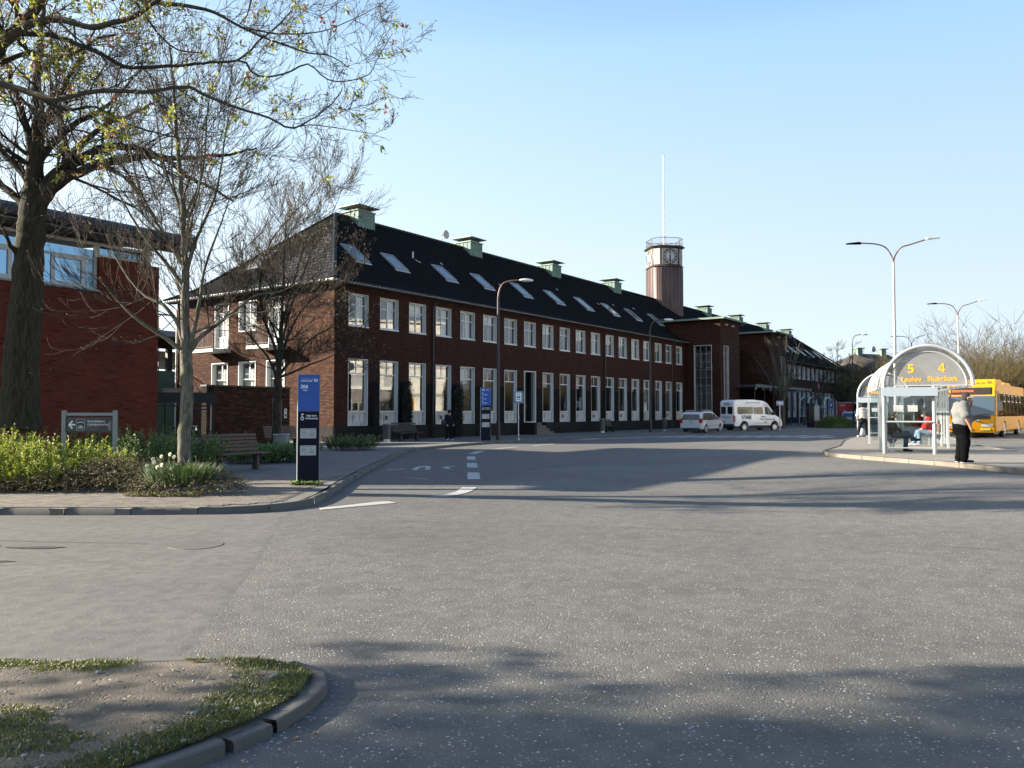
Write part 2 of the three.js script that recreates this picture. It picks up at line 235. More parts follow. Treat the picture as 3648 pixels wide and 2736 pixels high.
// left pavement with its corner, bed of bricks and kerb
const KL = [[-30, 12.45], [-12, 12.45], [-8, 12.5], [-5.6, 12.55], [-4.3, 12.75], [-3.65, 13.4], [-3.55, 14.6], [-3.72, 17], [-3.9, 20], [-4.05, 24], [-4.15, 27], [-4.3, 31], [-4.0, 33.2], [-3.3, 35.4], [-2.4, 37.6]];
const KB = [[-2.4, 37.6], [-1.3, 39.6], [1.2, 43.2], [4.6, 48.2], [8, 53], [11, 57.3], [14, 60.2], [18, 62.6], [23, 64.6], [30, 67.5], [38, 72], [44, 79], [52, 91]];
const side = structure(new THREE.Group()); side.name = 'pavement'; scene.add(side);
{ const inner = (p, d) => p.map(([x, z]) => [x, z]);
  mesh('pavement_base', flat([...KL, ...KB.slice(1), [60, 130], [10, 130], [-40, 60], [-40, 12.45]].map(([x, z], i, a) => [x - (i > 5 && i < KL.length + KB.length - 1 ? 0.06 : 0), z + (i < 6 ? 0.06 : 0)]), 0.088), Mt.slab, side);
  kerb(side, KL, { len: 1.0, m: Mt.kerb, h: 0.105, side: 1, seed: 3 });
  kerb(side, KB, { len: 1.6, m: Mt.kerb, h: 0.105, side: 1, seed: 4 });
  // paving bricks of the near corner: rows along x, half-bond, in a slightly uneven bed
  const r = rnd(77), all = [], lim = (z) => (z < 13.4 ? lerp(-4.75, -3.9, sst(12.7, 13.4, z)) : lerp(-3.8, -3.98, clamp((z - 13.4) / 5)));
  for (let j = 0; j < 62; j++) { const z = 12.68 + j * 0.104, xr = lim(z) - 0.06; for (let i = 0; i < 40; i++) { const x = xr - 0.1 - i * 0.206 - (j & 1) * 0.103; if (x < -11.2 || (z > 16.4 && x < -6.2)) continue; all.push([x, z, r(), r()]); } }
  all.sort((a, b) => Math.hypot(a[0], a[1]) - Math.hypot(b[0], b[1]));
  const g0 = norm(bx(0.199, 0.02, 0.0975, 0, 0.09, 0)), rest = [];
  all.forEach((q, i) => { const dy = 0.0035 * (q[2] - 0.5), dr = 0.02 * (q[3] - 0.5);
    if (i < 300) { const o = mesh('paving_brick', g0, Mt.pave[Math.floor(q[2] * 3.99)], side, true); o.position.set(q[0], dy, -q[1]); o.rotation.y = dr; }
    else { const g = g0.clone().rotateY(dr).translate(q[0], dy, -q[1]), c = [0.9, 1, 1.1, 0.8][Math.floor(q[2] * 3.99)], n = g.attributes.position.count, a = new Float32Array(n * 3); for (let k = 0; k < n; k++) { a[k * 3] = 0.2 * c; a[k * 3 + 1] = 0.172 * c; a[k * 3 + 2] = 0.143 * c; } g.setAttribute('color', new THREE.BufferAttribute(a, 3)); rest.push(g); } });
  uvBox(g0);
  const o = mesh('paving_bricks', rest, mat(1, 1, 1, 0.88, { vertexColors: true, map: concC, bumpMap: grainB, bumpScale: 0.001 }), side); o.userData.kind = 'stuff';
}
// bus-station island on the right
const IR = [[60, 118], [34, 70], [21.2, 48], [15.5, 37.4], [12.5, 30.8], [10.6, 27.2], [10.15, 25.4], [10.45, 23.6], [11.2, 21.2], [11.6, 18.4], [12.2, 14], [13.5, 8], [15, 0]];
const island = structure(new THREE.Group()); island.name = 'bus_island'; scene.add(island);
{ const IRR = [[22, -2], [19.5, 10], [17.2, 20], [16.6, 25.25], [18.4, 31.4], [24, 44], [37, 70], [64, 116]];
  mesh('island_paving', flat([...IR.map(([x, z]) => [x + 0.07, z]), ...IRR], 0.286), Mt.paving, island);
  kerb(island, IR, { len: 0.9, m: Mt.kerbPale, h: 0.12, ground: 0.18, side: -1, seed: 5 });
  kerb(island, IRR, { len: 1.2, m: Mt.kerbPale, h: 0.12, ground: 0.18, side: -1, seed: 6 }); }
// worn planted island, bottom left
const nearIsland = structure(new THREE.Group()); nearIsland.name = 'planted_island'; scene.add(nearIsland);
const ISL = [[-9, 4.9], [-6, 4.9], [-3.14, 4.95], [-2.3, 5.02], [-1.6, 5.07]];
const ISF = [[-1.35, 5.0], [-1.16, 4.88], [-1.06, 4.7], [-1.05, 4.4], [-1.17, 4.02], [-1.33, 3.76], [-1.6, 3.42], [-2.2, 2.75], [-3.2, 1.7], [-5, 0]];
const islX = (z) => { const P = [[-5, 0], [-3.2, 1.7], [-2.2, 2.75], [-1.6, 3.42], [-1.33, 3.76], [-1.17, 4.02], [-1.05, 4.4], [-1.06, 4.7], [-1.16, 4.88], [-1.5, 5.04]]; for (let i = 0; i < P.length - 1; i++) if (z <= P[i + 1][1]) return lerp(P[i][0], P[i + 1][0], (z - P[i][1]) / (P[i + 1][1] - P[i][1])) - 0.07; return -1.6; };
{ const pos = [], col = [], idx = [], NX = 90, NZ = 70, inn = (x, z) => z < 5.0 - 0.012 * x * 0 && x < -1.12 - (z < 4.4 ? (4.4 - z) * 0.66 : 0) - (z > 4.6 ? (z - 4.6) * 0.6 : 0);
  for (let j = 0; j <= NZ; j++) for (let i = 0; i <= NX; i++) {
    const z = lerp(0, 5.0, Math.pow(j / NZ, 0.6)), xe = islX(z), x = lerp(xe, xe - 6, Math.pow(i / NX, 1.6));
    const e = Math.min(1, (xe - x) * 4, (5.02 - z) * 5), y = 0.052 + 0.022 * e + 0.05 * (fbm(x * 1.5, z * 1.5, 51, 4) - 0.5) + 0.02 * (fbm(x * 9, z * 9, 52, 3) - 0.5); pos.push(x, Math.max(0.02, y), -z);
    const c = 0.95 + 0.7 * (fbm(x * 1.2, z * 1.8, 53, 4) - 0.5) + 0.3 * (fbm(x * 8, z * 8, 54, 3) - 0.5); col.push(c, c, c);
  }
  for (let j = 0; j < NZ; j++) for (let i = 0; i < NX; i++) { const a = j * (NX + 1) + i, b = a + 1, c = a + NX + 1, d = c + 1; idx.push(a, b, c, b, d, c); }
  mesh('bare_soil', raw(pos, idx, col), Mt.soil, nearIsland);
  kerb(nearIsland, ISL, { len: 1.0, h: 0.05, w: 0.085, cham: 0.01, side: -1, seed: 8, jit: 0.008 });
  kerb(nearIsland, ISF.slice(0, 5), { len: 0.8, h: 0.066, w: 0.09, cham: 0.011, side: 1, seed: 9, jit: 0.004, gap: 0.02 });
  kerb(nearIsland, [[-1.175, 4.0], [-1.31, 3.785]], { len: 0.26, h: 0.06, w: 0.09, cham: 0.014, side: 1, seed: 19, jit: 0.004, gap: 0.02 });
  kerb(nearIsland, [[-1.325, 3.765], [-1.6, 3.42], [-2.2, 2.75], [-3.2, 1.7], [-5, 0]], { len: 1.0, h: 0.068, w: 0.09, cham: 0.011, side: 1, seed: 10, jit: 0.006, gap: 0.014 });
}
// road markings, each its own sheet
const mark = (pts) => { let g = flat(pts, 0.0085, true); if (pts.length === 4) { const p = [], id = [], nu = 3, nv = 14; for (let j = 0; j <= nv; j++) for (let i = 0; i <= nu; i++) { const a = [0, 1].map((k) => lerp(lerp(pts[0][k], pts[1][k], i / nu), lerp(pts[3][k], pts[2][k], i / nu), j / nv)); p.push(a[0], 0.0105 + G(a[0], -a[1]), -a[1]); } for (let j = 0; j < nv; j++) for (let i = 0; i < nu; i++) { const a = j * (nu + 1) + i; id.push(a, a + 1, a + nu + 1, a + 1, a + nu + 2, a + nu + 1); } g = raw(p, id); } return structure(mesh('road_marking', g, pts[0][1] > 40 ? Mt.lineNew : Mt.line)); };
[[[-1.17, 21.01], [-0.86, 21.01], [-0.75, 18.93], [-1.05, 18.89]], [[-1.4, 24.8], [-1.09, 24.8], [-0.98, 22.89], [-1.28, 22.85]], [[-1.61, 28.5], [-1.32, 28.5], [-1.2, 26.5], [-1.49, 26.5]], [[-1.66, 30.3], [-1.41, 32.3], [-1.09, 32.4], [-1.36, 30.35]],
  [[-1.05, 16.86], [-0.74, 16.91], [-0.8, 16.2], [-0.9, 15.72], [-1.05, 15.35], [-1.22, 15.05], [-1.55, 15.08], [-1.27, 15.5], [-1.12, 16]], [[-3.19, 13.25], [-3.12, 13.03], [-2.33, 13.75], [-2.02, 14.03], [-2.2, 14.27], [-2.39, 14.2]],
  [[-0.85, 34.2], [-0.68, 34.15], [0.3, 36.2], [0.12, 36.25]], [[0.9, 37.6], [1.06, 37.5], [2.2, 39.7], [2.05, 39.8]], [[3.4, 45], [3.6, 44.8], [5.2, 46.8], [5.05, 46.95]],
  [[-3.34, 20.2], [-3.28, 20.1], [-2.0, 18.9], [-2.05, 18.85]]].forEach(mark);
{ const w0 = [[-2.75, 21.9], [-2.78, 22.8], [-2.72, 23.35], [-2.6, 23.5], [-2.5, 23.52], [-2.36, 23.3], [-2.3, 22.6], [-2.27, 21.98], [-2.4, 21.98], [-2.43, 22.5], [-2.48, 22.95], [-2.55, 23.05], [-2.6, 23.0], [-2.63, 22.6], [-2.6, 21.9]]; mark(w0);
  mark([[-3.55, 21.95], [-3.3, 21.78], [-3.05, 22.2], [-2.98, 22.4], [-3.08, 22.5], [-3.2, 22.15], [-3.35, 22.0]]); mark([[-2.02, 22.95], [-1.75, 23.55], [-1.62, 23.55], [-1.85, 23.05], [-1.7, 22.3], [-1.8, 22.25]]); }
for (let i = 0; i < 9; i++) { const x = 16.7 - i * 0.95, z = 43.5 + i * 0.78; mark([[x, z], [x + 0.42, z - 0.2], [x + 3.32, z + 3.25], [x + 2.9, z + 3.45]].map(([a, b]) => i === 0 ? [lerp(x, a, 0.5), lerp(z, b, 0.5)] : [a, b])); }
for (let i = 0; i < 4; i++) { const x = 8.4 - i * 1.5, z = 50.1 - i * 1.2; mark([[x, z], [x + 0.3, z - 0.2], [x + 1.9, z + 1.2], [x + 1.6, z + 1.4]]); }
// sunken manhole cover and worn pot-holes in the old asphalt
{ const t = thing('manhole_cover', 'round iron manhole cover sunk in the left asphalt', 'manhole cover', [-3.78, 0.004, -9.6]);
  mesh('cover', [cyl(0.3, 0.3, 0.012, 0, 0, 0, 32)], mat(0.115, 0.107, 0.098, 0.8, { map: concC, bumpMap: grainB, bumpScale: 0.003 }), t); mesh('rim', new THREE.TorusGeometry(0.306, 0.007, 6, 36).rotateX(PI / 2), mat(0.1, 0.094, 0.086, 0.85), t); }

// worn spots and sealed cracks in the road surface
function seam(pts, w, m, seed) { const cv = new THREE.CatmullRomCurve3(pts.map(([x, z]) => V(x, 0, -z))), n = Math.ceil(cv.getLength() / 0.08), p = [], id = []; for (let i = 0; i <= n; i++) { const q = cv.getPointAt(i / n), d = cv.getTangentAt(i / n), k = w * (0.35 + 1.1 * fbm(i * 0.13, seed, 5, 3)), o = 0.05 * (fbm(i * 0.09, seed + 3, 6, 3) - 0.5); for (const s of [-1, 1]) { const x = q.x - d.z * (s * k / 2 + o), z = q.z + d.x * (s * k / 2 + o); p.push(x, 0.0105 + G(x, z), z); } } for (let i = 0; i < n; i++) { const a = i * 2; id.push(a, a + 2, a + 1, a + 1, a + 2, a + 3); } return structure(mesh('road_seam', raw(p, id), m)); }
const tar = mat(0.06, 0.057, 0.055, 0.7, { map: concC });
seam([[5.5, 9], [3, 10.6], [0.5, 11.3], [-2, 11.8]], 0.014, tar, 3); seam([[9, 33], [5.5, 36], [2.2, 40]], 0.03, tar, 4); seam([[1.5, 37], [5, 33.5], [8.6, 30.5]], 0.03, tar, 7); seam([[-8, 10.3], [-6.2, 9.9], [-4.4, 9.7]], 0.012, tar, 5); seam([[-7.6, 8.2], [-6.4, 8.5], [-5.5, 8.3], [-4.2, 8.6]], 0.01, tar, 6);
[[-6.35, 9.55, 0.26, 0.1], [-5.6, 9.42, 0.3, 0.09], [-5.5, 8.55, 0.22, 0.05], [-7.2, 8.9, 0.3, 0.06]].forEach(([x, z, rx, rz], i) => { const pts = []; for (let k = 0; k < 30; k++) { const a = k / 30 * 2 * PI, f = 0.6 + 0.8 * fbm(k * 0.35, i * 5, 77, 3); pts.push([x + Math.cos(a) * rx * f, z + Math.sin(a) * rz * f]); } structure(mesh('worn_spot', flat(pts, 0.0105), mat(0.075, 0.07, 0.064, 0.95, { map: soilC }))); });

// ---------- station building: local x along the facade, z out of the facade ----------
const BT = 0.9556;
const BL = thing('station_building', 'long dark brick station building with black hipped roof, skylights and green copper vents', 'building', [-8.93, 0, -40], BT);
const toWorld = (u, y, s) => V(-8.93 + u * 0.5772 + s * 0.8166, y, -40 - u * 0.8166 + s * 0.5772);
function holed(x0, x1, y0, y1, holes, t) { const s = shapeOf([[x0, y0], [x1, y0], [x1, y1], [x0, y1]]); holes.forEach(([a, b, c, d]) => { const h = new THREE.Path(); h.moveTo(a, c); h.lineTo(a, d); h.lineTo(b, d); h.lineTo(b, c); h.closePath(); s.holes.push(h); }); return new THREE.ExtrudeGeometry(s, { depth: t, bevelEnabled: false }).translate(0, 0, -t); }
const WN = [], WF = []; for (let i = 0; i < 19; i++) WN.push(0.93 + 2.28 * i); for (let i = 0; i < 19; i++) WF.push(66 + 2.265 * i);
const WW = 1.4, RY = 13.85, EY = 8.22;
const upH = (a) => a.map((u) => [u, u + WW, 6.05, 7.73]), loH = (a) => a.map((u) => [u, u + WW, 0.88, 4.35]);
mesh('wall', holed(0, 43.9, 0, 8.4, [...upH(WN), ...loH(WN)], 0.36), Mt.brick, BL);
mesh('wall', holed(64.6, 108.7, 0, 8.4, [...upH(WF), ...loH(WF)], 0.36), Mt.brick, BL);
mesh('wall', [holed(48.9, 59.5, 0, 8.4, [[50.2, 58.2, 0.3, 3.6]], 0.36), bb(0, 108.7, 0, 8.4, -13.8, -13.45), bb(108.35, 108.695, 0, 8.4, -13.44, -0.37)], Mt.brick, BL);
// rooms behind the glass
mesh('interior', [bb(0.4, 108.3, 0.55, 0.7, -13.4, -0.37), bb(0.4, 108.3, 4.75, 5.0, -13.4, -0.37), bb(0.4, 108.3, 0.7, 8.3, -5.2, -5.1), bb(0.4, 108.3, 8.3, 8.36, -13.4, -0.37), ...[5.3, 9.9, 14.4, 19, 23.5, 28.1, 32.7, 37.2, 41.7, 70.3, 79.4, 88.4, 97.5].map((u) => bb(u - 0.05, u + 0.05, 0.7, 8.3, -5.1, -0.6))], Mt.inner, BL);
[[-0.02, 16.25], [18.9, 43.85], [64.65, 108.7]].forEach(([a, c]) => mesh('plinth', bb(a, c, 0, 0.86, 0.001, 0.05), Mt.plinth, BL));
// dark coating on the piers of the ground floor
for (let i = 0; i <= 19; i++) { const a = i ? WN[i - 1] + WW + 0.03 : 0.02, b = i < 19 ? WN[i] - 0.03 : 43.8; if (i === 0) continue; mesh('dark_coating', bb(a, b, 0.862, 3.22, 0.001, 0.008), Mt.coating, BL); }

const paneG = {}; function pane(parent, w, h, x, y, z, m = Mt.glass, r = 0) { const k = w.toFixed(3) + '_' + h.toFixed(3); paneG[k] ??= norm(new THREE.PlaneGeometry(w, h)); const o = mesh('pane', paneG[k], m, parent, true); o.position.set(x, y, z); o.rotation.y = r; return o; }
function ring(w, h, t, d, x = 0, y = 0, z = 0) { return [bb(x, x + t, y, y + h, z, z + d), bb(x + w - t, x + w, y, y + h, z, z + d), bb(x + t, x + w - t, y + h - t, y + h, z, z + d), bb(x + t, x + w - t, y, y + t, z, z + d)]; }
// upper window: reveal lining, casement frame with four panes and a sill
const wr = rnd(5);
function curtainGeo(w, h, amp, seed) { const g = new THREE.PlaneGeometry(w, h, 24, 1), p = g.attributes.position; for (let i = 0; i < p.count; i++) p.setZ(i, amp * Math.sin(p.getX(i) / w * 38 + seed) + amp * 0.6 * Math.sin(p.getX(i) / w * 17 + seed * 2)); g.computeVertexNormals(); return norm(g); }
const upFrame = join([...ring(WW, 1.68, 0.026, 0.21, 0, 0, -0.2), ...ring(WW - 0.052, 1.628, 0.058, 0.07, 0.026, 0.026, -0.22), bb(0.67, 0.73, 0.084, 1.596, -0.215, -0.155), bb(0.084, 0.67, 1.09, 1.14, -0.214, -0.16), bb(0.73, 1.316, 1.09, 1.14, -0.214, -0.16)]);
const sillG = norm(bb(-0.03, WW + 0.03, -0.05, 0.0, -0.05, 0.05)), curtG = [0, 1, 2].map((k) => curtainGeo(0.5, 1.5, 0.02, k * 2)), blindG = norm(new THREE.PlaneGeometry(1.26, 0.7));
function upWindow(u) {
  const w = mesh('window', upFrame, Mt.white, BL, true); w.position.set(u, 6.05, 0);
  for (const x of [0.377, 1.023]) { pane(w, 0.586, 1.006, x, 0.587, -0.185, Mt.glass, (wr() - 0.5) * 0.02); pane(w, 0.586, 0.456, x, 1.368, -0.185, Mt.glass, (wr() - 0.5) * 0.02); }
  mesh('sill', sillG, Mt.white, w, true);
  const k = wr(); if (k < 0.5) for (const x of [0.3, 1.12]) { if (wr() < 0.8) { const c = mesh('curtain', curtG[Math.floor(wr() * 3)], Mt.curtain, w, true); c.position.set(x + (wr() - 0.5) * 0.1, 0.84, -0.36 - 0.1 * wr()); } } else if (k < 0.8) mesh('blind', blindG, Mt.curtain, w, true).position.set(0.7, 1.25 + 0.2 * wr(), -0.34);
}
const loFrame = join([...ring(WW, 3.47, 0.028, 0.21, 0, 0, -0.2), ...ring(WW - 0.056, 2.727, 0.058, 0.07, 0.028, 0.715, -0.22), bb(0.086, 1.314, 2.67, 2.74, -0.214, -0.155), bb(0.675, 0.725, 2.74, 3.384, -0.214, -0.16)]);
const panG = norm(bb(0.029, WW - 0.029, 0.029, 0.71, -0.24, -0.16)), loSill = norm(bb(0.029, WW - 0.029, 0.711, 0.76, -0.15, -0.07)), dispG = [norm(bb(-0.5, 0.5, 0, 1.1, -0.02, 0.02)), norm(bb(-0.3, 0.3, 0, 1.5, -0.02, 0.02))], ltC = curtainGeo(1.2, 0.9, 0.02, 1);
function loWindow(u, i) {
  const w = mesh('window', loFrame, Mt.white, BL, true); w.position.set(u, 0.88, 0);
  pane(w, 1.228, 1.897, 0.7, 1.7215, -0.185, Mt.glass, (wr() - 0.5) * 0.012); pane(w, 0.589, 0.644, 0.3805, 3.062, -0.185, Mt.glass, (wr() - 0.5) * 0.02); pane(w, 0.589, 0.644, 1.0195, 3.062, -0.185, Mt.glass, (wr() - 0.5) * 0.02);
  mesh('sill', loSill, Mt.white, w, true); mesh('stained_panel', panG, Mt.panelStain, w, true);
  if ([1, 3, 9, 11, 13, 17].includes(i)) { mesh('vent_grille', [bb(0.6, 0.78, 0.28, 0.5, -0.159, -0.14), ...[0.33, 0.39, 0.45].map((y) => bb(0.62, 0.76, y - 0.01, y + 0.01, -0.14, -0.13))], Mt.dark, w); }
  if (i === 0) { mesh('ventilator', [cyl(0.2, 0.2, 0.06, 0.36, 3.05, -0.16, 24, PI / 2), cyl(0.05, 0.05, 0.08, 0.36, 3.05, -0.15, 12, PI / 2)], Mt.dark, w); }
  if (wr() < 0.35) { const c = mesh('curtain', ltC, Mt.curtain, w, true); c.position.set(0.7, 2.9, -0.5); }
  if (wr() < 0.4) { const c = mesh('display_board', dispG[Math.floor(wr() * 2)], [Mt.inner, Mt.whiteWorn, Mt.bench][Math.floor(wr() * 3)], w, true); c.position.set(0.4 + 0.6 * wr(), 0.75, -0.9 - wr()); }
}
WN.forEach((u, i) => { upWindow(u); if (i !== 7) loWindow(u, i); }); WF.forEach((u, i) => { if (i > 3) { upWindow(u); loWindow(u, i + 30); } });
WF.slice(0, 4).forEach((u) => { upWindow(u); loWindow(u, 60); });
{ // entrance door in the eighth bay with its lining and three steps
  const u = WN[7], d = mesh('door', [...ring(WW + 0.04, 3.5, 0.06, 0.24, u - 0.02, 0.87, -0.22)], Mt.white, BL);
  mesh('door_leaf', [bb(u + 0.06, u + 0.62, 0.9, 4.3, -0.34, -0.28), bx(0.62, 3.3, 0.05, u + 1.17, 2.6, -0.36, 1.1)], mat(0.05, 0.065, 0.06, 0.5), d); mesh('leaf_glass', bb(u + 0.16, u + 0.5, 1.8, 4.1, -0.275, -0.27), Mt.glassDark, d); mesh('handle', bar([u + 0.56, 1.8, -0.22], [u + 0.56, 2.1, -0.22], 0.015), Mt.steel, d);
  for (let k = 0; k < 4; k++) mesh('step', [bb(u - 0.35 - 0.0 * k, u + 1.75, 0, 0.86 - k * 0.2, k ? 0.3 + (k - 1) * 0.32 : 0.052, 0.3 + k * 0.32 - 0.002)], Mt.slab, BL);
  mesh('step_wall', bb(u - 0.62, u - 0.37, 0, 0.9, 0.055, 1.28), Mt.plinth, BL); mesh('step_wall', bb(u + 1.77, u + 2.0, 0, 0.9, 0.055, 0.6), Mt.plinth, BL);
}
// end wall facing the sun: body of mortar, bricks one by one
const doorsE = [-9.4, -4.55], endHoles = [...doorsE.map((s) => [s - 0.65, s + 0.65, 5.2, 7.8]), [-7.75, -6.2, 6.05, 7.75], ...[-9.48, -6.98, -4.55].map((s) => [s - 0.76, s + 0.76, 2.0, 4.38])];
{ const g = holed(-13.8, -0.361, 0, 8.4, endHoles, 0.3); g.rotateY(-PI / 2); g.translate(0.3 - 0.3, 0, 0); const o = mesh('end_wall', g, Mt.mortar, BL); void o; }
// bricks(parent, w along, h, map(a,b)->local transform, holes, seed, camera-side choice)
function bricks(parent, a0, a1, y0, y1, holes, place, seed, near, off = 0) {
  const r = rnd(seed), all = [], L = 0.24, H = 0.075;
  for (let j = 0; j * H + y0 < y1 - 0.03; j++) { const y = y0 + j * H + H / 2; for (let a = a0 + (j & 1 ? L / 2 : 0); a < a1 + L / 2 - 0.02; a += L) {
    let lo = Math.max(a0, a - L / 2 + 0.005), hi = Math.min(a1, a + L / 2 - 0.005); if (hi - lo < 0.04) continue;
    let ok = true; for (const [h0, h1, h2, h3] of holes) { if (y + H / 2 > h2 - 0.01 && y - H / 2 < h3 + 0.01) { if (lo >= h0 - 0.05 && hi <= h1 + 0.05) ok = false; else if (lo < h0 && hi > h0) hi = h0 - 0.045; else if (lo < h1 && hi > h1) lo = h1 + 0.045; if (hi - lo < 0.03) ok = false; } }
    if (ok) all.push([(lo + hi) / 2, y, hi - lo, r(), r()]);
  } }
  all.sort((p, q) => near(p) - near(q));
  const unit = norm(new THREE.BoxGeometry(1, 1, 1)); uvBox(unit); const rest = [], cols = BRK;
  all.forEach((q, i) => { const [x, y, w, t, t2] = q, k = Math.floor(t * 4.99), d = 0.03 + 0.006 * (t2 - 0.5);
    if (i < 300) { const o = mesh('brick', unit, Mt.bricks[k], parent, true); o.scale.set(...place.scale(w, 0.064, d)); o.position.set(...place.at(x, y, d / 2 - 0.018 + off)); }
    else { const g = unit.clone().scale(...place.scale(w, 0.064, d)).translate(...place.at(x, y, d / 2 - 0.018 + off)), n = 36, c = new Float32Array(n * 3), f = 0.85 + 0.3 * t2; for (let m = 0; m < n; m++) for (let z = 0; z < 3; z++) c[m * 3 + z] = cols[k][z] * f; g.setAttribute('color', new THREE.BufferAttribute(c, 3)); rest.push(g); } });
  const o = mesh('bricks', rest, Mt.brickV, parent); o.userData.kind = 'stuff';
}
bricks(BL, -13.8, 0.0, 0.86, 8.3, endHoles, { scale: (w, h, d) => [d, h, w], at: (a, y, o) => [-o, y, a] }, 61, (p) => -p[0] * 1 + Math.abs(p[1] - 4) * 0.3);
mesh('plinth', bb(-0.05, -0.001, 0, 0.855, -13.8, -0.02), Mt.plinth, BL);
// windows of the end wall, balcony doors and balconies
const endY = -PI / 2; // local x of a part runs along +z of the building's end
function endPart(name, gs, m, s, y) { const o = mesh(name, gs, m, BL); o.position.set(0, y, s); o.rotation.y = endY; return o; }
function endWin(s, w, y0, y1, o = {}) { // s centre
  const h = y1 - y0, f = endPart('window', [...ring(w, h, 0.045, 0.24, -w / 2, 0, -0.2), ...ring(w - 0.09, h - 0.09, 0.07, 0.06, -w / 2 + 0.045, 0.045, -0.21), bb(-0.035, 0.035, o.tr ? h * 0.6 : 0.115, h - 0.115, -0.205, -0.155), ...(o.tr ? [bb(-w / 2 + 0.115, w / 2 - 0.115, h * 0.6 - 0.05, h * 0.6, -0.204, -0.15)] : [])], Mt.white, s, y0);
  pane(f, w - 0.22, h - 0.22, 0, h / 2, -0.18, Mt.glass, 0.01); const c = mesh('curtain', curtainGeo(w * 0.7, h * 0.8, 0.02, s), Mt.curtain, f, true); c.position.set(-w * 0.1, h * 0.45, -0.34); return f;
}
endWin(-6.975, 1.55, 6.05, 7.75); [-9.48, -6.98, -4.55].forEach((s) => endWin(s, 1.52, 2.0, 4.38, { tr: true }));
doorsE.forEach((s) => {
  const d = endPart('balcony_door', [...ring(1.3, 2.6, 0.045, 0.2, -0.65, 0, -0.2), bb(-0.6, -0.52, 0.045, 2.55, -0.2, -0.14), bb(0.52, 0.6, 0.045, 2.55, -0.2, -0.14), bb(-0.04, 0.04, 0.045, 2.55, -0.2, -0.14), bb(-0.52, -0.04, 0.045, 0.7, -0.19, -0.16), bb(0.04, 0.52, 0.045, 0.7, -0.19, -0.16), bb(-0.52, 0.52, 2.0, 2.07, -0.195, -0.15)], Mt.white, s, 5.2);
  pane(d, 0.48, 1.3, -0.28, 1.35, -0.175, Mt.glass, 0.01); pane(d, 0.48, 1.3, 0.28, 1.35, -0.175, Mt.glass, -0.008); mesh('curtain', curtainGeo(0.9, 2.2, 0.02, s), Mt.curtain, d, true).position.set(0, 1.3, -0.32);
  const b = endPart('balcony', [bb(-0.95, 0.95, -0.28, -0.1, 0.02, 1.2)], Mt.whiteWorn, s, 5.2); // slab, then rails and bars
  const rail = [bar([-0.93, 0.95, 0.02], [-0.93, 0.95, 1.18], 0.02), bar([0.93, 0.95, 0.02], [0.93, 0.95, 1.18], 0.02), bar([-0.93, 0.95, 1.18], [0.93, 0.95, 1.18], 0.02), bar([-0.93, 0.0, 1.18], [0.93, 0.0, 1.18], 0.012), bar([0.93, 0, 0.02], [0.93, 0, 1.18], 0.012), bar([-0.93, 0, 0.02], [-0.93, 0, 1.18], 0.012)];
  for (let i = 0; i <= 16; i++) { const x = -0.93 + i * 0.11625; rail.push(bar([x, -0.1, 1.18], [x, 0.95, 1.18], i % 8 ? 0.008 : 0.018, 6)); }
  for (const x of [-0.93, 0.93]) for (let i = 1; i < 10; i++) rail.push(bar([x, -0.1, 1.18 - i * 0.116], [x, 0.95, 1.18 - i * 0.116], 0.008, 6));
  mesh('railing', rail, mat(0.16, 0.14, 0.13, 0.6), b);
});
// ---- roof ----
const Hd = (d) => (d < 1.35 ? EY + 0.5 * d : EY + 0.675 + (RY - EY - 0.675) / 6.1 * (d - 1.35)); // height over the eaves at horizontal distance d from the gutter
const EK = 7.45 / 6.8; // the hipped ends are a little steeper
const roofPt = { front: (u, d) => [u, Hd(d), 0.55 - d], end: (s, d) => [-0.55 + d / EK, Hd(d), s] };
function roofStrip(L0, L1, pt, side) { // deck under the tiles, d in three steps; L0(d), L1(d) are the limits
  const ds = [0, 1.35, 4.4, 7.45], pos = [], idx = []; ds.forEach((d) => { const a = pt(L0(d), d), b = pt(L1(d), d); pos.push(a[0], a[1] - 0.03, a[2], b[0], b[1] - 0.03, b[2]); });
  for (let k = 0; k < 3; k++) { const a = k * 2; idx.push(a, a + 1, a + 2, a + 1, a + 3, a + 2); } return raw(pos, idx);
}
const hipU = (d) => -0.55 + d / EK, farU = (d) => 109.25 - d / EK, hipS = (d) => 0.55 - d, backS = (d) => -14.35 + d;
mesh('roof', [roofStrip(hipU, farU, roofPt.front), roofStrip(hipU, farU, (u, d) => [u, Hd(d), -14.35 + d]), roofStrip(hipS, backS, roofPt.end), roofStrip(hipS, backS, (s, d) => [109.25 - d / EK, Hd(d), s])], Mt.tileDeck, BL);
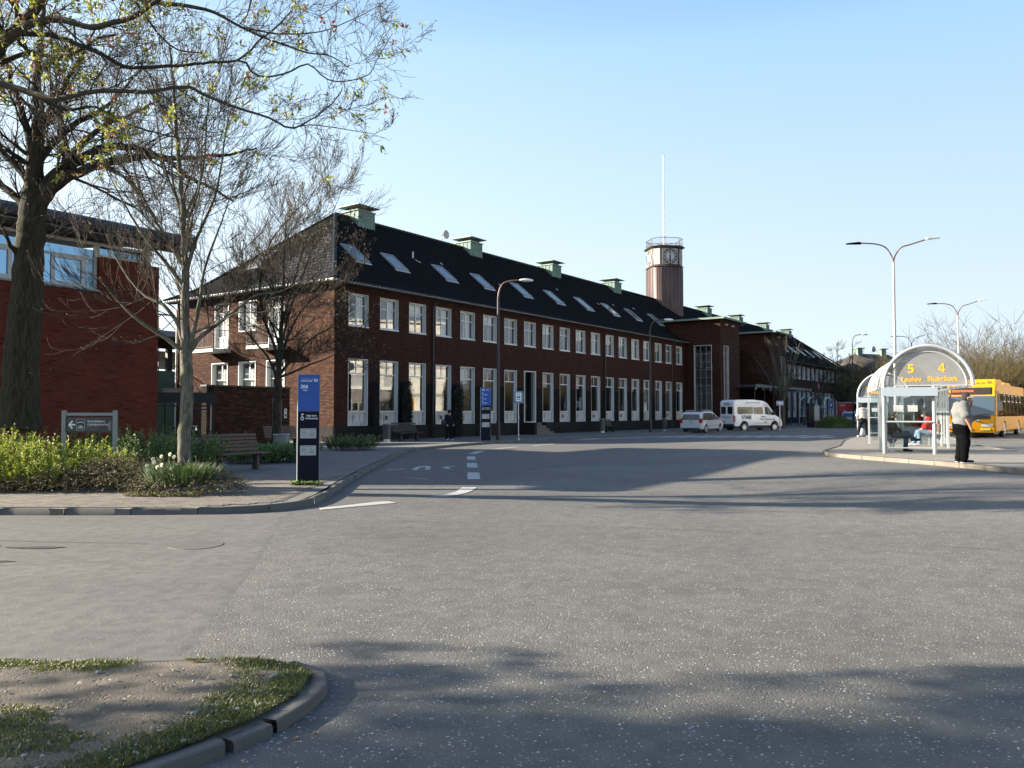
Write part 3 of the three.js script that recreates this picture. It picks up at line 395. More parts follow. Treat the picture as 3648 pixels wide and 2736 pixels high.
// pantiles: a wavy strip with a lifted lower edge
function tileGeo(w, l) { const pos = [], idx = [], n = 4; for (let i = 0; i <= n; i++) { const t = i / n, y = 0.022 * Math.sin(t * 2 * PI - 0.6) + 0.018; pos.push((t - 0.5) * w * 1.04, y + 0.028, l * 0.55, (t - 0.5) * w * 1.04, y + 0.002, -l * 0.5, (t - 0.5) * w * 1.04, y - 0.004, l * 0.55); } for (let i = 0; i < n; i++) { const a = i * 3, b = a + 3; idx.push(a, b, a + 1, b, b + 1, a + 1, a + 2, b + 2, a, b + 2, b, a); } return norm(raw(pos, idx)); }
{ const g0 = tileGeo(0.25, 0.36), mx = new THREE.Matrix4(), r = rnd(8);
  const frame = (p, along, up) => { const n = V().crossVectors(along, up).normalize(); const z = up.clone().negate(); if (n.y < 0) n.negate(); return mx.clone().makeBasis(along, n, z).setPosition(p); };
  const place = (pt, lim0, lim1, along, key) => { const out = []; let sl = 0; const st = 0.36; // march up the slope
    let d = 0.06; while (d < 7.35) { const h0 = Hd(d), h1 = Hd(d + 0.1), len = Math.hypot(0.1 / key.k, h1 - h0), a0 = Math.min(lim0(d), lim1(d)), a1 = Math.max(lim0(d), lim1(d)), p0 = pt(0, d), p1 = pt(0, d + 0.1), up = V(p1[0] - p0[0], p1[1] - p0[1], p1[2] - p0[2]).normalize();
      for (let a = Math.ceil((a0 + 0.1) / 0.25) * 0.25; a < a1 - 0.1; a += 0.25) { const q = pt(a + (r() - 0.5) * 0.008, d); out.push([frame(V(q[0], q[1] - 0.02 + (r() - 0.5) * 0.008, q[2]), along, up), q, r()]); }
      d += st * 0.94 * (0.1 / len) ; sl++; } return out; };
  const put = (list, partCount, part) => { const rest = []; list.forEach(([m, , t], i) => { if (i < partCount) { const o = mesh('roof_tile', g0, Mt.tiles[Math.floor(t * 2.99)], part, true); o.applyMatrix4(m); } else { const g = g0.clone(); g.applyMatrix4(m); rest.push(g); } }); const o = mesh('roof_tiles', rest, Mt.tile, part); o.userData.kind = 'stuff'; };
  const e = place(roofPt.end, hipS, backS, V(0, 0, 1), { k: EK }); e.sort((a, b) => Math.hypot(a[1][0], a[1][2]) - Math.hypot(b[1][0], b[1][2])); put(e, 300, BL);
  const f = place(roofPt.front, hipU, farU, V(1, 0, 0), { k: 1 }); put(f, 0, BL);
  // hip and ridge caps
  const capG = norm(cyl(0.13, 0.11, 0.42, 0, 0, 0, 10)), line = (a, b, n, nm) => { const d = b.clone().sub(a), q = new THREE.Quaternion().setFromUnitVectors(V(0, 1, 0), d.clone().normalize()); for (let i = 0; i < n; i++) { const o = mesh(nm, capG, Mt.tiles[i % 3], BL, true); o.position.copy(a).addScaledVector(d, (i + 0.5) / n); o.quaternion.copy(q); } };
  const P = (u, d, s) => V(u, Hd(d) + 0.02, s);
  line(P(-0.55, 0, 0.55), P(hipU(1.35), 1.35, hipS(1.35)), 5, 'hip_cap'); line(P(hipU(1.35), 1.35, hipS(1.35)), P(hipU(7.45), 7.45, -6.9), 27, 'hip_cap');
  line(P(-0.55, 0, -14.35), P(hipU(1.35), 1.35, -13), 5, 'hip_cap'); line(P(hipU(1.35), 1.35, -13), P(hipU(7.45), 7.45, -6.9), 27, 'hip_cap');
  line(V(6.3, RY + 0.02, -6.9), V(46, RY + 0.02, -6.9), 100, 'ridge_cap'); const o = mesh('ridge_caps', [bar([46, RY + 0.02, -6.9], [102.5, RY + 0.02, -6.9], 0.12, 10), bar([109.25, Hd(0), 0.55], [hipU(0) + 109.8 - 0, Hd(0), 0.55], 0.05), bar([109.2, Hd(0), 0.5], [102.45, RY, -6.9], 0.11, 8)], Mt.tile, BL); void o;
}
mesh('soffit', [bb(-0.5, 43.8, 8.1, 8.14, 0.002, 0.5), bb(49, 59.4, 8.1, 8.14, 0.002, 0.5), bb(64.7, 109.1, 8.1, 8.14, 0.002, 0.5), bb(-0.5, -0.002, 8.1, 8.14, -14.2, 0.001)], Mt.soffit, BL);
const gut = (a, b) => { const d = V(...b).sub(V(...a)), L = d.length(), g = new THREE.CylinderGeometry(0.075, 0.075, L, 10, 1, true, PI / 2, PI); g.rotateZ(PI / 2); return g; };
mesh('gutter', bar([-0.6, 8.17, 0.58], [43.8, 8.17, 0.58], 0.06, 8), Mt.gutter, BL); mesh('gutter', bar([64.7, 8.17, 0.58], [109.2, 8.17, 0.58], 0.06, 8), Mt.gutter, BL);
mesh('gutter', bar([-0.6, 8.17, 0.62], [-0.6, 8.17, -14.3], 0.065, 8), mat(0.62, 0.62, 0.6, 0.45), BL);
[[7.47], [28.12], [40.91], [68], [88.2], [104.1]].forEach(([u]) => mesh('downpipe', tube([[u + 0.2, 8.15, 0.55], [u + 0.02, 8.02, 0.35], [u, 7.6, 0.09], [u, 6.5, 0.08], [u, 3, 0.08], [u, 0.3, 0.08]], 0.05, 30, 8, 0.3), Mt.darkPipe, BL));
mesh('downpipe', tube([[-0.5, 8.15, -14.1], [-0.2, 7.9, -13.9], [-0.1, 7.4, -13.7], [-0.1, 0.3, -13.7]], 0.05, 20, 8, 0.3), Mt.gutter, BL);
// skylights on the street slope and one on the end slope
function skylight(u, d0, d1, w, end) {
  const a = end ? roofPt.end(u, d0) : roofPt.front(u, d0), b = end ? roofPt.end(u, d1) : roofPt.front(u, d1), up = V(b[0] - a[0], b[1] - a[1], b[2] - a[2]), L = up.length(); up.normalize();
  const al = end ? V(0, 0, 1) : V(1, 0, 0), n = V().crossVectors(al, up); if (n.y < 0) n.negate(); const z = up.clone().negate(), m = new THREE.Matrix4().makeBasis(al, n, z).setPosition(V(...a).addScaledVector(up, L / 2).addScaledVector(n, 0.05));
  const o = mesh('skylight', [bb(-w / 2, -w / 2 + 0.07, 0, 0.09, -L / 2, L / 2), bb(w / 2 - 0.07, w / 2, 0, 0.09, -L / 2, L / 2), bb(-w / 2 + 0.07, w / 2 - 0.07, 0, 0.09, -L / 2, -L / 2 + 0.12), bb(-w / 2 + 0.07, w / 2 - 0.07, 0, 0.09, L / 2 - 0.07, L / 2)], Mt.grey, BL); o.applyMatrix4(m);
  const p = mesh('pane', bb(-w / 2 + 0.06, w / 2 - 0.06, 0.05, 0.062, -L / 2 + 0.1, L / 2 - 0.06), mat(0.1, 0.12, 0.13, 0.05), o); void p;
  mesh('apron', [bb(-w / 2 - 0.06, w / 2 + 0.06, -0.02, 0.012, L / 2 + 0.005, L / 2 + 0.2)], Mt.galv, o);
}
[3.9, 7.1, 11.7, 15.7, 20.4, 24.9, 29.5, 34.1, 38.5, 43.4, 66.5, 71, 75.4, 79.9, 84.3, 88.9, 93, 97.7, 102.2].forEach((u) => skylight(u, 2.65, 3.95, 1.08)); skylight(-9.2, 2.9, 4.2, 1.2, true);
mesh('vent_pipe', [bar([9.94, 11.3, -3.8], [9.94, 11.75, -3.8], 0.06), bar([9.94, 11.3, -3.8], [10.25, 11.05, -3.4], 0.04)], Mt.gutter, BL);
{ const d = mesh('satellite_dish', [sph(0.32, 16.8, 14.5, -6.8, 1, 1, 0.25, 18), bar([16.4, 13.9, -6.9], [16.4, 14.7, -6.9], 0.03), bar([16.4, 14.4, -6.9], [16.8, 14.45, -6.85], 0.02)], Mt.whiteWorn, BL); void d; }
[[12.8, 4.4], [18, 3.4], [27.6, 4.6], [33, 3.8], [36.5, 4.2], [41, 4.4]].forEach(([u, d]) => { const p = roofPt.front(u, d); mesh('roof_hook', [bx(0.1, 0.05, 0.22, p[0], p[1] + 0.06, p[2], 0, 0.6)], Mt.gutter, BL); });
// green copper ventilation stacks astride the ridge
[8.12, 19.46, 30.8, 42.1, 66.1, 77.4, 88.7, 99.95].forEach((u) => {
  const v = mesh('copper_vent', [bb(u - 0.7, u + 0.7, 12.3, 14.25, -7.5, -6.1)], Mt.copper, BL); const seams = [];
  for (let i = 0; i <= 4; i++) { const x = u - 0.7 + i * 0.35; seams.push(bb(x - 0.015, x + 0.015, 12.4, 14.24, -6.098, -6.07), bb(u - 0.73, u - 0.702, 12.4, 14.24, -7.5 + i * 0.35 - 0.015, -7.5 + i * 0.35 + 0.015)); }
  mesh('seams', seams, Mt.copperDark, v); mesh('collar', bb(u - 0.78, u + 0.78, 14.251, 14.32, -7.58, -6.02), Mt.copperDark, v);
  mesh('louvre', [bb(u - 0.55, u + 0.55, 14.322, 14.55, -7.35, -6.25)], Mt.soffit, v);
  mesh('vent_cap', [bb(u - 0.96, u + 0.96, 14.551, 14.6, -7.76, -5.84), ext([[-0.92, 0], [0.92, 0], [0.3, 0.11], [-0.3, 0.11]], 1.3).translate(u, 14.602, -7.45)], mat(0.2, 0.24, 0.21, 0.6), v);
  mesh('flashing', bx(1.7, 0.03, 0.5, u, 12.7, -5.95, 0, 0.66), Mt.copper, v);
});
// ---- entrance blocks, recessed centre, canopy ----
function block(u0, u1, front, sideWin) {
  const h = 10.2, F = 3.58;
  const g = holed(u0 + 0.36, u1 - 0.36, 0, h, front, 0.36).translate(0, 0, F); mesh('wall', g, Mt.brick, BL);
  const sg = holed(-F, 4.4, 0, h, sideWin.map(([a, b, c, d]) => [-b, -a, c, d]), 0.36); sg.rotateY(PI / 2).translate(u0 + 0.36, 0, 0); // side wall facing the street's near end
  const sg2 = holed(-F, 4.4, 0, h, [], 0.36); sg2.rotateY(PI / 2).translate(u1, 0, 0); mesh('wall', [sg, sg2, bb(u0 + 0.36, u1 - 0.36, 0, h, -4.4, -4.1)], Mt.brick, BL);
  mesh('interior', [bb(u0 + 0.4, u1 - 0.4, 0.2, 0.4, -4, F - 0.4), bb(u0 + 2.2, u0 + 2.3, 0.4, 10, -4, F - 0.4)], Mt.inner, BL);
  const r = mesh('flat_roof', bb(u0 - 0.55, u1 + 0.55, h + 0.001, h + 0.1, -4.6, F + 0.55), Mt.soffit, BL); mesh('copper_edge', [bb(u0 - 0.6, u0 - 0.551, h, h + 0.17, -4.6, F + 0.6), bb(u1 + 0.551, u1 + 0.6, h, h + 0.17, -4.6, F + 0.6), bb(u0 - 0.55, u1 + 0.55, h, h + 0.17, F + 0.551, F + 0.6), bb(u0 - 0.55, u1 + 0.55, h + 0.101, h + 0.13, -4.6, F + 0.55)], Mt.copper, r);
}
block(43.9, 49.0, [[44.7, 45.9, 1.3, 7.8]], [[1.0, 2.75, 1.0, 7.85]]); block(59.42, 64.6, [[62.2, 63.9, 4.6, 7.75]], []);
function gridWindow(w, h, nx, ny, place) { // tall steel window: white lining, dark glazing bars, a pane in every field
  const o = mesh('tall_window', ring(w, h, 0.05, 0.26, 0, 0, -0.2), Mt.whiteWorn, BL); place(o); const bars = [], W = w - 0.1, Hh = h - 0.1;
  for (let i = 0; i <= nx; i++) bars.push(bb(0.05 + W * i / nx - 0.018, 0.05 + W * i / nx + 0.018, 0.05, h - 0.05, -0.17, -0.13)); for (let j = 1; j < ny; j++) bars.push(bb(0.05, w - 0.05, 0.05 + Hh * j / ny - 0.018, 0.05 + Hh * j / ny + 0.018, -0.168, -0.132));
  mesh('glazing_bars', bars, Mt.grey, o); for (let i = 0; i < nx; i++) for (let j = 0; j < ny; j++) pane(o, W / nx - 0.036, Hh / ny - 0.036, 0.05 + W * (i + 0.5) / nx, 0.05 + Hh * (j + 0.5) / ny, -0.15, Mt.glass, (wr() - 0.5) * 0.012);
}
gridWindow(1.75, 6.85, 3, 9, (o) => { o.position.set(43.9, 1.0, 1.0); o.rotation.y = -PI / 2; });
gridWindow(1.2, 6.5, 3, 9, (o) => o.position.set(44.7, 1.3, 3.58)); gridWindow(1.7, 3.15, 3, 5, (o) => o.position.set(62.2, 4.6, 3.58));
mesh('wall_spotlight', [bx(0.18, 0.14, 0.26, 44.9, 9.75, 3.8), bx(0.18, 0.14, 0.26, 46.6, 9.75, 3.8), bx(0.18, 0.14, 0.26, 61, 9.8, 3.8)], Mt.whiteWorn, BL);
{ const c = mesh('entrance_canopy', [bb(49.01, 67.7, 4.0, 4.22, 0.05, 3.57), bb(48.2, 67.7, 4.0, 4.22, 3.585, 5.4)], Mt.soffit, BL); mesh('canopy_edge', bb(48.15, 67.75, 3.97, 4.26, 5.401, 5.46), mat(0.09, 0.1, 0.1, 0.6), c);
  for (let i = 0; i < 8; i++) mesh('canopy_lamp', [cyl(0.11, 0.09, 0.2, 49.6 + i * 2.4, 3.88, 4.9, 12)], Mt.lampHead, c);
  for (let i = 0; i < 7; i++) mesh('canopy_post', bar([49.4 + i * 3, 0, 4.9], [49.4 + i * 3, 4, 4.9], 0.05), Mt.dark, c);
  const d = mesh('entrance_doors', [bb(50.2, 58.2, 0.1, 3.6, -0.3, -0.26), ...[0, 1, 2, 3, 4].map((k) => bb(50.2 + k * 2 - 0.04, 50.2 + k * 2 + 0.04, 0.1, 3.6, -0.255, -0.18))], Mt.dark, BL); mesh('door_glass', [0, 1, 2, 3].map((k) => bb(50.35 + k * 2, 52.05 + k * 2, 0.4, 3.4, -0.259, -0.25)), Mt.glassDark, d); }
// round emblem sign on the far wing
{ const s = mesh('round_sign', [cyl(0.55, 0.55, 0.1, 91.86, 5.27, 0.12, 32, PI / 2)], Mt.red, BL), g = new THREE.TorusGeometry(0.36, 0.05, 8, 32).translate(91.86, 5.27, 0.175); mesh('white_emblem', [g, bb(91.6, 91.8, 5.2, 5.5, 0.171, 0.19), bb(91.9, 92.1, 5.05, 5.35, 0.171, 0.19)], Mt.white, s); }
// climbing shrubs against the piers (bare stems with a few dark leaves)
// ---- clock tower ----
const TW = thing('clock_tower', 'octagonal brown copper clock tower with railing and tall white flagpole above the roof', 'tower', toWorld(54.1, 0, -6.6).toArray(), BT);
{ const cx = [], a = 1.0, b = 2.05; // facade-aligned sides 1.0 m, clock sides 2.05 m
  const q = b / Math.SQRT2, R = a / 2 + q, oct = [[-a / 2, R], [a / 2, R], [R, a / 2], [R, -a / 2], [a / 2, -R], [-a / 2, -R], [-R, -a / 2], [-R, a / 2]], S = (k) => oct.map(([x, y]) => [x * k, y * k]);
  const prism = (k, y0, y1, k2 = k) => { const p = [], id = []; S(k).forEach(([x, z]) => p.push(x, y0, z)); S(k2).forEach(([x, z]) => p.push(x, y1, z)); for (let i = 0; i < 8; i++) { const j = (i + 1) % 8; id.push(i, j, i + 8, j, j + 8, i + 8); } for (let i = 1; i < 7; i++) { id.push(8, 8 + i, 9 + i); id.push(0, i + 1, i); } return norm(raw(p, id)); };
  mesh('shaft', prism(1, 9, 17.4), Mt.copperBrown, TW);
  const seams = []; for (let i = 0; i < 8; i++) { const [x0, z0] = oct[i], [x1, z1] = oct[(i + 1) % 8], L = Math.hypot(x1 - x0, z1 - z0), n = L > 1.5 ? 4 : 2; for (let k = 0; k <= n; k++) { const t = k / n, x = lerp(x0, x1, t), z = lerp(z0, z1, t), an = Math.atan2(-(z1 - z0), x1 - x0); seams.push(bx(0.03, 8.2, 0.07, x * 1.005, 13.2, z * 1.005, an)); } }
  mesh('standing_seams', seams, mat(0.1, 0.06, 0.056, 0.5), TW);
  mesh('lower_cornice', prism(1.04, 17.4, 17.56), mat(0.1, 0.062, 0.058, 0.5), TW); mesh('clock_stage', prism(0.985, 17.56, 19.5), mat(0.1, 0.07, 0.062, 0.5), TW);
  for (let i = 0; i < 8; i++) { const [x0, z0] = oct[i], [x1, z1] = oct[(i + 1) % 8], L = Math.hypot(x1 - x0, z1 - z0), mx = (x0 + x1) / 2, mz = (z0 + z1) / 2, an = Math.atan2(mx, mz), clk = L > 1.5, w = clk ? 1.78 : 0.72;
    const p = mesh(clk ? 'clock_face' : 'blank_panel', bb(-w / 2, w / 2, 17.68, 19.4, 0, 0.03), mat(0.36, 0.355, 0.33, 0.6, { map: concC }), TW); p.position.set(mx * 0.99, 0, mz * 0.99); p.rotation.y = an;
    if (clk) { const c = 18.54, g = [new THREE.TorusGeometry(0.79, 0.035, 6, 48).translate(0, c, 0.05)]; for (let k = 0; k < 12; k++) { const t = k * PI / 6, w2 = k % 3 ? 0.06 : 0.085; g.push(bx(w2, 0.3, 0.03, 0, 0.63, 0, 0).rotateZ(-t).translate(0, c, 0.05)); }
      mesh('dial', g, Mt.black, p); mesh('inner_dial', cyl(0.45, 0.45, 0.02, 0, c, 0.04, 32, PI / 2), mat(0.42, 0.42, 0.44, 0.6), p); mesh('hand', [bx(0.09, 0.82, 0.02, 0, c + 0.33, 0.075), bx(0.13, 0.6, 0.02, 0, c - 0.24, 0.09), cyl(0.08, 0.08, 0.03, 0, c, 0.09, 12, PI / 2)], Mt.black, p); } }
  mesh('cap', [prism(1.0, 19.5, 19.6, 1.12), prism(1.14, 19.6, 19.74, 1.1)], mat(0.11, 0.08, 0.075, 0.5), TW);
  const rail = [], Rk = S(1.0); for (let i = 0; i < 8; i++) { const [x0, z0] = Rk[i], [x1, z1] = Rk[(i + 1) % 8], n = Math.hypot(x1 - x0, z1 - z0) > 1.5 ? 9 : 5; rail.push(bar([x0, 20.6, z0], [x1, 20.6, z1], 0.03, 6), bar([x0, 19.95, z0], [x1, 19.95, z1], 0.018, 6)); for (let k = 0; k < n; k++) { const t = k / n; rail.push(bar([lerp(x0, x1, t), 19.74, lerp(z0, z1, t)], [lerp(x0, x1, t), 20.6, lerp(z0, z1, t)], k ? 0.013 : 0.025, 6)); } }
  mesh('railing', rail, Mt.dark, TW); mesh('mast_bracket', [bar([-0.22, 19.7, 0], [-0.22, 21.2, 0], 0.04), bar([0.22, 19.7, 0], [0.22, 21.2, 0], 0.04), bar([-0.22, 20.3, 0], [0.22, 20.3, 0], 0.03), bar([-0.22, 20.9, 0], [0.22, 20.9, 0], 0.03)], Mt.grey, TW);
  const m = mesh('flagpole', cyl(0.11, 0.05, 10.3, 0, 25, 0, 12), mat(0.78, 0.78, 0.75, 0.4), TW); mesh('finial', sph(0.09, 0, 30.2, 0), Mt.grey, m);
}

// ---------- red brick building on the left ----------
const RB = thing('red_brick_building', 'plain red brick building with white strip windows and dark overhanging roof, left edge', 'building', [-12.43, 0, -29.42], BT);
{ const y1 = 7.5, wins = [[-4.76, -2.88, 5.75, 7.38], [-2.88, -1.17, 6.9, 7.38], [-8.6, -5.15, 5.75, 7.38], [-12.8, -9.2, 5.75, 7.38]];
  const s = shapeOf([[-14.2, 0], [-0.7, 0], [-0.7, 6.85], [-1.17, 6.85], [-1.17, 6.9], [-2.88, 6.9], [-2.88, 5.75], [-4.76, 5.75], [-4.76, 7.5], [-5.15, 7.5], [-5.15, 5.75], [-8.6, 5.75], [-8.6, 7.5], [-9.2, 7.5], [-9.2, 5.75], [-12.8, 5.75], [-12.8, 7.5], [-14.2, 7.5]]);
  mesh('wall', [new THREE.ExtrudeGeometry(s, { depth: 0.36, bevelEnabled: false }).translate(0, 0, -0.36)], Mt.brickRed, RB);
  mesh('wall', [bb(-1.06, -0.701, 0, 6.84, -10, -0.361), bb(-14.2, -13.84, 0, 7.5, -10, -0.361), bb(-13.83, -1.07, 0, 7.5, -10, -9.64)], Mt.brickRed, RB);
  mesh('interior', [bb(-13.8, -1.1, 4.2, 4.4, -9.6, -0.4), bb(-13.8, -1.1, 4.4, 7.5, -4.1, -4)], Mt.inner, RB);
  mesh('fascia', [bb(-14.2, -0.72, 7.501, 7.75, -0.5, -0.02)], mat(0.075, 0.07, 0.065, 0.7), RB);
  mesh('corner_post', bb(-1.16, -0.98, 6.86, 7.5, -0.3, -0.08), Mt.whiteWorn, RB); mesh('corner_post', bb(-5.14, -4.78, 5.76, 7.5, -0.3, -0.1), Mt.white, RB);
  for (const [a, b, c, d] of wins) { const w = b - a, h = d - c, f = mesh('window', [...ring(w, h, 0.09, 0.1, a, c, -0.25), ...(h > 1 ? [bb(a + 0.09, b - 0.09, c + 1.02, c + 1.1, -0.245, -0.16), bb(a + 0.09 + 0.3, a + 0.09 + 0.42, c + 0.09, c + 1.02, -0.244, -0.15), bb(b - 0.51, b - 0.39, c + 0.09, c + 1.02, -0.244, -0.15), bb(a + 0.51, b - 0.51, c + 0.09, c + 0.17, -0.243, -0.15), bb(a + 0.51, b - 0.51, c + 0.94, c + 1.02, -0.243, -0.15)] : [])], Mt.white, RB);
    if (h > 1) { pane(f, w - 0.18, 0.28, (a + b) / 2, c + 1.24, -0.2, Mt.glassCoated); pane(f, w - 0.18, 0.93, (a + b) / 2, c + 0.555, -0.2, Mt.glassCoated, 0.01); mesh('sill', bb(a - 0.02, b + 0.02, c - 0.06, c - 0.001, -0.12, 0.06), Mt.grey, f); } else pane(f, w - 0.18, h - 0.18, (a + b) / 2, (c + d) / 2, -0.2, Mt.glassCoated);
  }
  // roof: shallow monopitch with a rounded sheet-metal edge
  const pr = [[0.95, 7.5], [1.06, 7.58], [1.1, 7.72], [1.04, 7.88], [0.9, 7.98], [-10.5, 9.2], [-10.5, 8.9], [0.1, 7.76], [0.0, 7.5]];
  const q = ext(pr.map(([z, y]) => [-z, y]).reverse(), 15.2).rotateY(PI / 2).translate(-15.1, 0, 0);
  mesh('roof', q, mat(0.03, 0.03, 0.033, 0.55, { map: concC }), RB);
  mesh('soffit', [bb(-15.0, 0.05, 7.46, 7.498, 0.001, 0.98)], mat(0.13, 0.125, 0.12, 0.8), RB);
}
// ---------- low dark brick wall with a door, gate frame beside it ----------
{ const W = thing('garden_wall', 'dark brick yard wall with a red door and coping, in front of the station end', 'wall', [-13.45, 0, -35.1], BT);
  mesh('wall_body', [bb(0, 4.55, 0.001, 2.72, -0.35, -0.001)], Mt.mortar, W); mesh('coping', bb(-0.05, 4.6, 2.721, 2.8, -0.4, 0.06), Mt.black, W);
  bricks(W, 0, 4.55, 0.05, 2.7, [[3.5, 4.12, 0, 2.3]], { scale: (w, h, d) => [w, h, d], at: (a, y, o) => [a, y, o] }, 63, (p) => Math.abs(p[0] - 2));
  const d = mesh('door', bb(3.52, 4.1, 0.05, 2.25, -0.0005, 0.012), mat(0.1, 0.025, 0.02, 0.5), W); mesh('door_handle', sph(0.035, 4.0, 1.1, 0.03), Mt.steel, d); mesh('door_plate', [cyl(0.07, 0.07, 0.01, 3.7, 1.18, 0.016, 20, PI / 2)], Mt.white, d);
  const sg = mesh('notice_plate', bb(4.2, 4.36, 1.3, 1.75, 0.03, 0.04), Mt.white, W); mesh('symbol', [bb(4.25, 4.31, 1.6, 1.7, 0.0401, 0.043), bb(4.24, 4.32, 1.36, 1.5, 0.0401, 0.043)], Mt.navy, sg);
  const Gt = thing('yard_gate', 'black steel gate frame with rails between the red building and the yard wall', 'gate', [-15.2, 0, -33.2], BT * 0.55);
  mesh('lintel', [bb(0, 2.75, 1.98, 2.42, -0.12, 0.12)], Mt.black, Gt); for (const x of [0.05, 1.55, 2.6]) mesh('post', bb(x - 0.06, x + 0.06, 0, 1.98, -0.06, 0.06), Mt.black, Gt);
  const gr = [bar([0.2, 1.85, 0.02], [2.55, 1.85, 0.02], 0.03), bar([1.66, 0.3, 0.02], [1.66, 1.7, 0.02], 0.025), bar([2.48, 0.3, 0.02], [2.48, 1.7, 0.02], 0.025), bar([1.66, 1.7, 0.02], [2.48, 1.7, 0.02], 0.025), bar([1.66, 0.3, 0.02], [2.48, 0.3, 0.02], 0.025)]; for (let i = 1; i < 9; i++) gr.push(bar([1.66 + i * 0.09, 0.3, 0.02], [1.66 + i * 0.09, 1.7, 0.02], 0.006, 5)); for (let i = 1; i < 9; i++) gr.push(bar([1.66, 0.3 + i * 0.155, 0.02], [2.48, 0.3 + i * 0.155, 0.02], 0.005, 5));
  mesh('mesh_leaf', gr, Mt.dark, Gt);
  const yb = thing('timber_stack', 'pale timber planks stacked above the yard gate lintel', 'timber', [-14.9, 2.42, -33.9], BT * 0.5); for (let i = 0; i < 4; i++) mesh('plank', bb(0.1 * (i % 2), 1.2, 0.05 * i + 0.002, 0.05 * i + 0.045, -0.1, 0.1), mat(0.4 - 0.04 * i, 0.3 - 0.03 * i, 0.18, 0.8, { map: woodC }), yb);
  mesh('trestle', [bb(0.1, 0.16, -2.42, -0.001, -0.06, 0.06), bb(1.0, 1.06, -2.42, -0.001, -0.06, 0.06)], Mt.black, yb);
  const bk = thing('bicycle', 'dark parked bicycle with pale basket seen through the yard gate', 'bicycle', [-14.25, 0, -34.2], BT * 0.6);
  for (const x of [-0.52, 0.52]) { const w = mesh('wheel', new THREE.TorusGeometry(0.33, 0.022, 8, 28).translate(x, 0.35, 0), Mt.rubber, bk); mesh('spokes', [0, 1, 2, 3, 4].map((k) => bar([x + 0.32 * Math.cos(k * PI / 5), 0.35 + 0.32 * Math.sin(k * PI / 5), 0], [x - 0.32 * Math.cos(k * PI / 5), 0.35 - 0.32 * Math.sin(k * PI / 5), 0], 0.003, 4)), Mt.steel, w); }
  mesh('frame', [bar([-0.52, 0.35, 0], [-0.1, 0.3, 0], 0.016), bar([-0.1, 0.3, 0], [-0.2, 0.85, 0], 0.016), bar([-0.52, 0.35, 0], [-0.2, 0.75, 0], 0.012), bar([-0.1, 0.3, 0], [0.38, 0.8, 0], 0.016), bar([-0.18, 0.75, 0], [0.38, 0.85, 0], 0.016), bar([0.36, 1.0, 0], [0.52, 0.35, 0], 0.016)], Mt.dark, bk);
  mesh('saddle', sph(0.12, -0.22, 0.92, 0, 1.1, 0.35, 0.7), Mt.black, bk); mesh('handlebar', [bar([0.34, 1.05, -0.27], [0.34, 1.05, 0.27], 0.014), bar([0.34, 1.05, 0], [0.36, 0.95, 0], 0.014)], Mt.steel, bk); mesh('basket', ring(0.3, 0.22, 0.03, 0.26, 0.42, 0.78, -0.13), Mt.whiteWorn, bk);
  for (const x of [-0.2]) mesh('stand', bar([x, 0.35, 0.02], [x - 0.08, 0.0, 0.14], 0.012), Mt.steel, bk);
}
// railway embankment and platform roof behind the station
{ const q = ext([[16.5, -0.1], [34, -0.1], [34, 4.4], [20.5, 4.4]], 190).rotateY(PI / 2); const g = new THREE.Group(); g.name = 'embankment'; structure(g); g.position.set(-8.93, 0, -40); g.rotation.y = BT; scene.add(g); const o = mesh('embankment_slope', q, mat(0.06, 0.085, 0.03, 0.95, { map: concC }), g); o.position.set(-45, 0, 0);
  const P = thing('platform_roof', 'grey railway platform roof with wire truss behind the station end wall', 'platform roof', [-8.93, 0, -40], BT);
  mesh('roof_slab', [bb(-30, 25, 7.1, 7.5, -28.5, -23.5)], Mt.grey, P); mesh('beam', bb(-30, 25, 6.4, 7.099, -26.3, -25.9), Mt.dark, P); for (let i = 0; i < 10; i++) mesh('column', bb(-29 + i * 6 - 0.2, -29 + i * 6 + 0.2, 4.4, 6.4, -26.25, -25.95), Mt.dark, P);
  const tr = [bar([-30, 8.7, -24], [25, 8.7, -24], 0.06)]; for (let i = 0; i < 40; i++) { const x = -30 + i * 1.3; tr.push(bar([x, 7.5, -24], [x + 1.3, 8.7, -24], 0.035, 5), bar([x + 1.3, 7.5, -24], [x, 8.7, -24], 0.035, 5)); } mesh('truss', tr, Mt.dark, P);
  mesh('glass_screen', [bb(-30, 25, 4.9, 6.3, -27.5, -27.46)], mat(0.45, 0.48, 0.5, 0.4), P); const bars = []; for (let i = 0; i < 40; i++) bars.push(bb(-30 + i * 1.4, -29.95 + i * 1.4, 4.4, 6.35, -24.2, -24.15)); bars.push(bb(-30, 25, 5.5, 5.55, -24.2, -24.16)); mesh('fence', bars, Mt.dark, P);
}
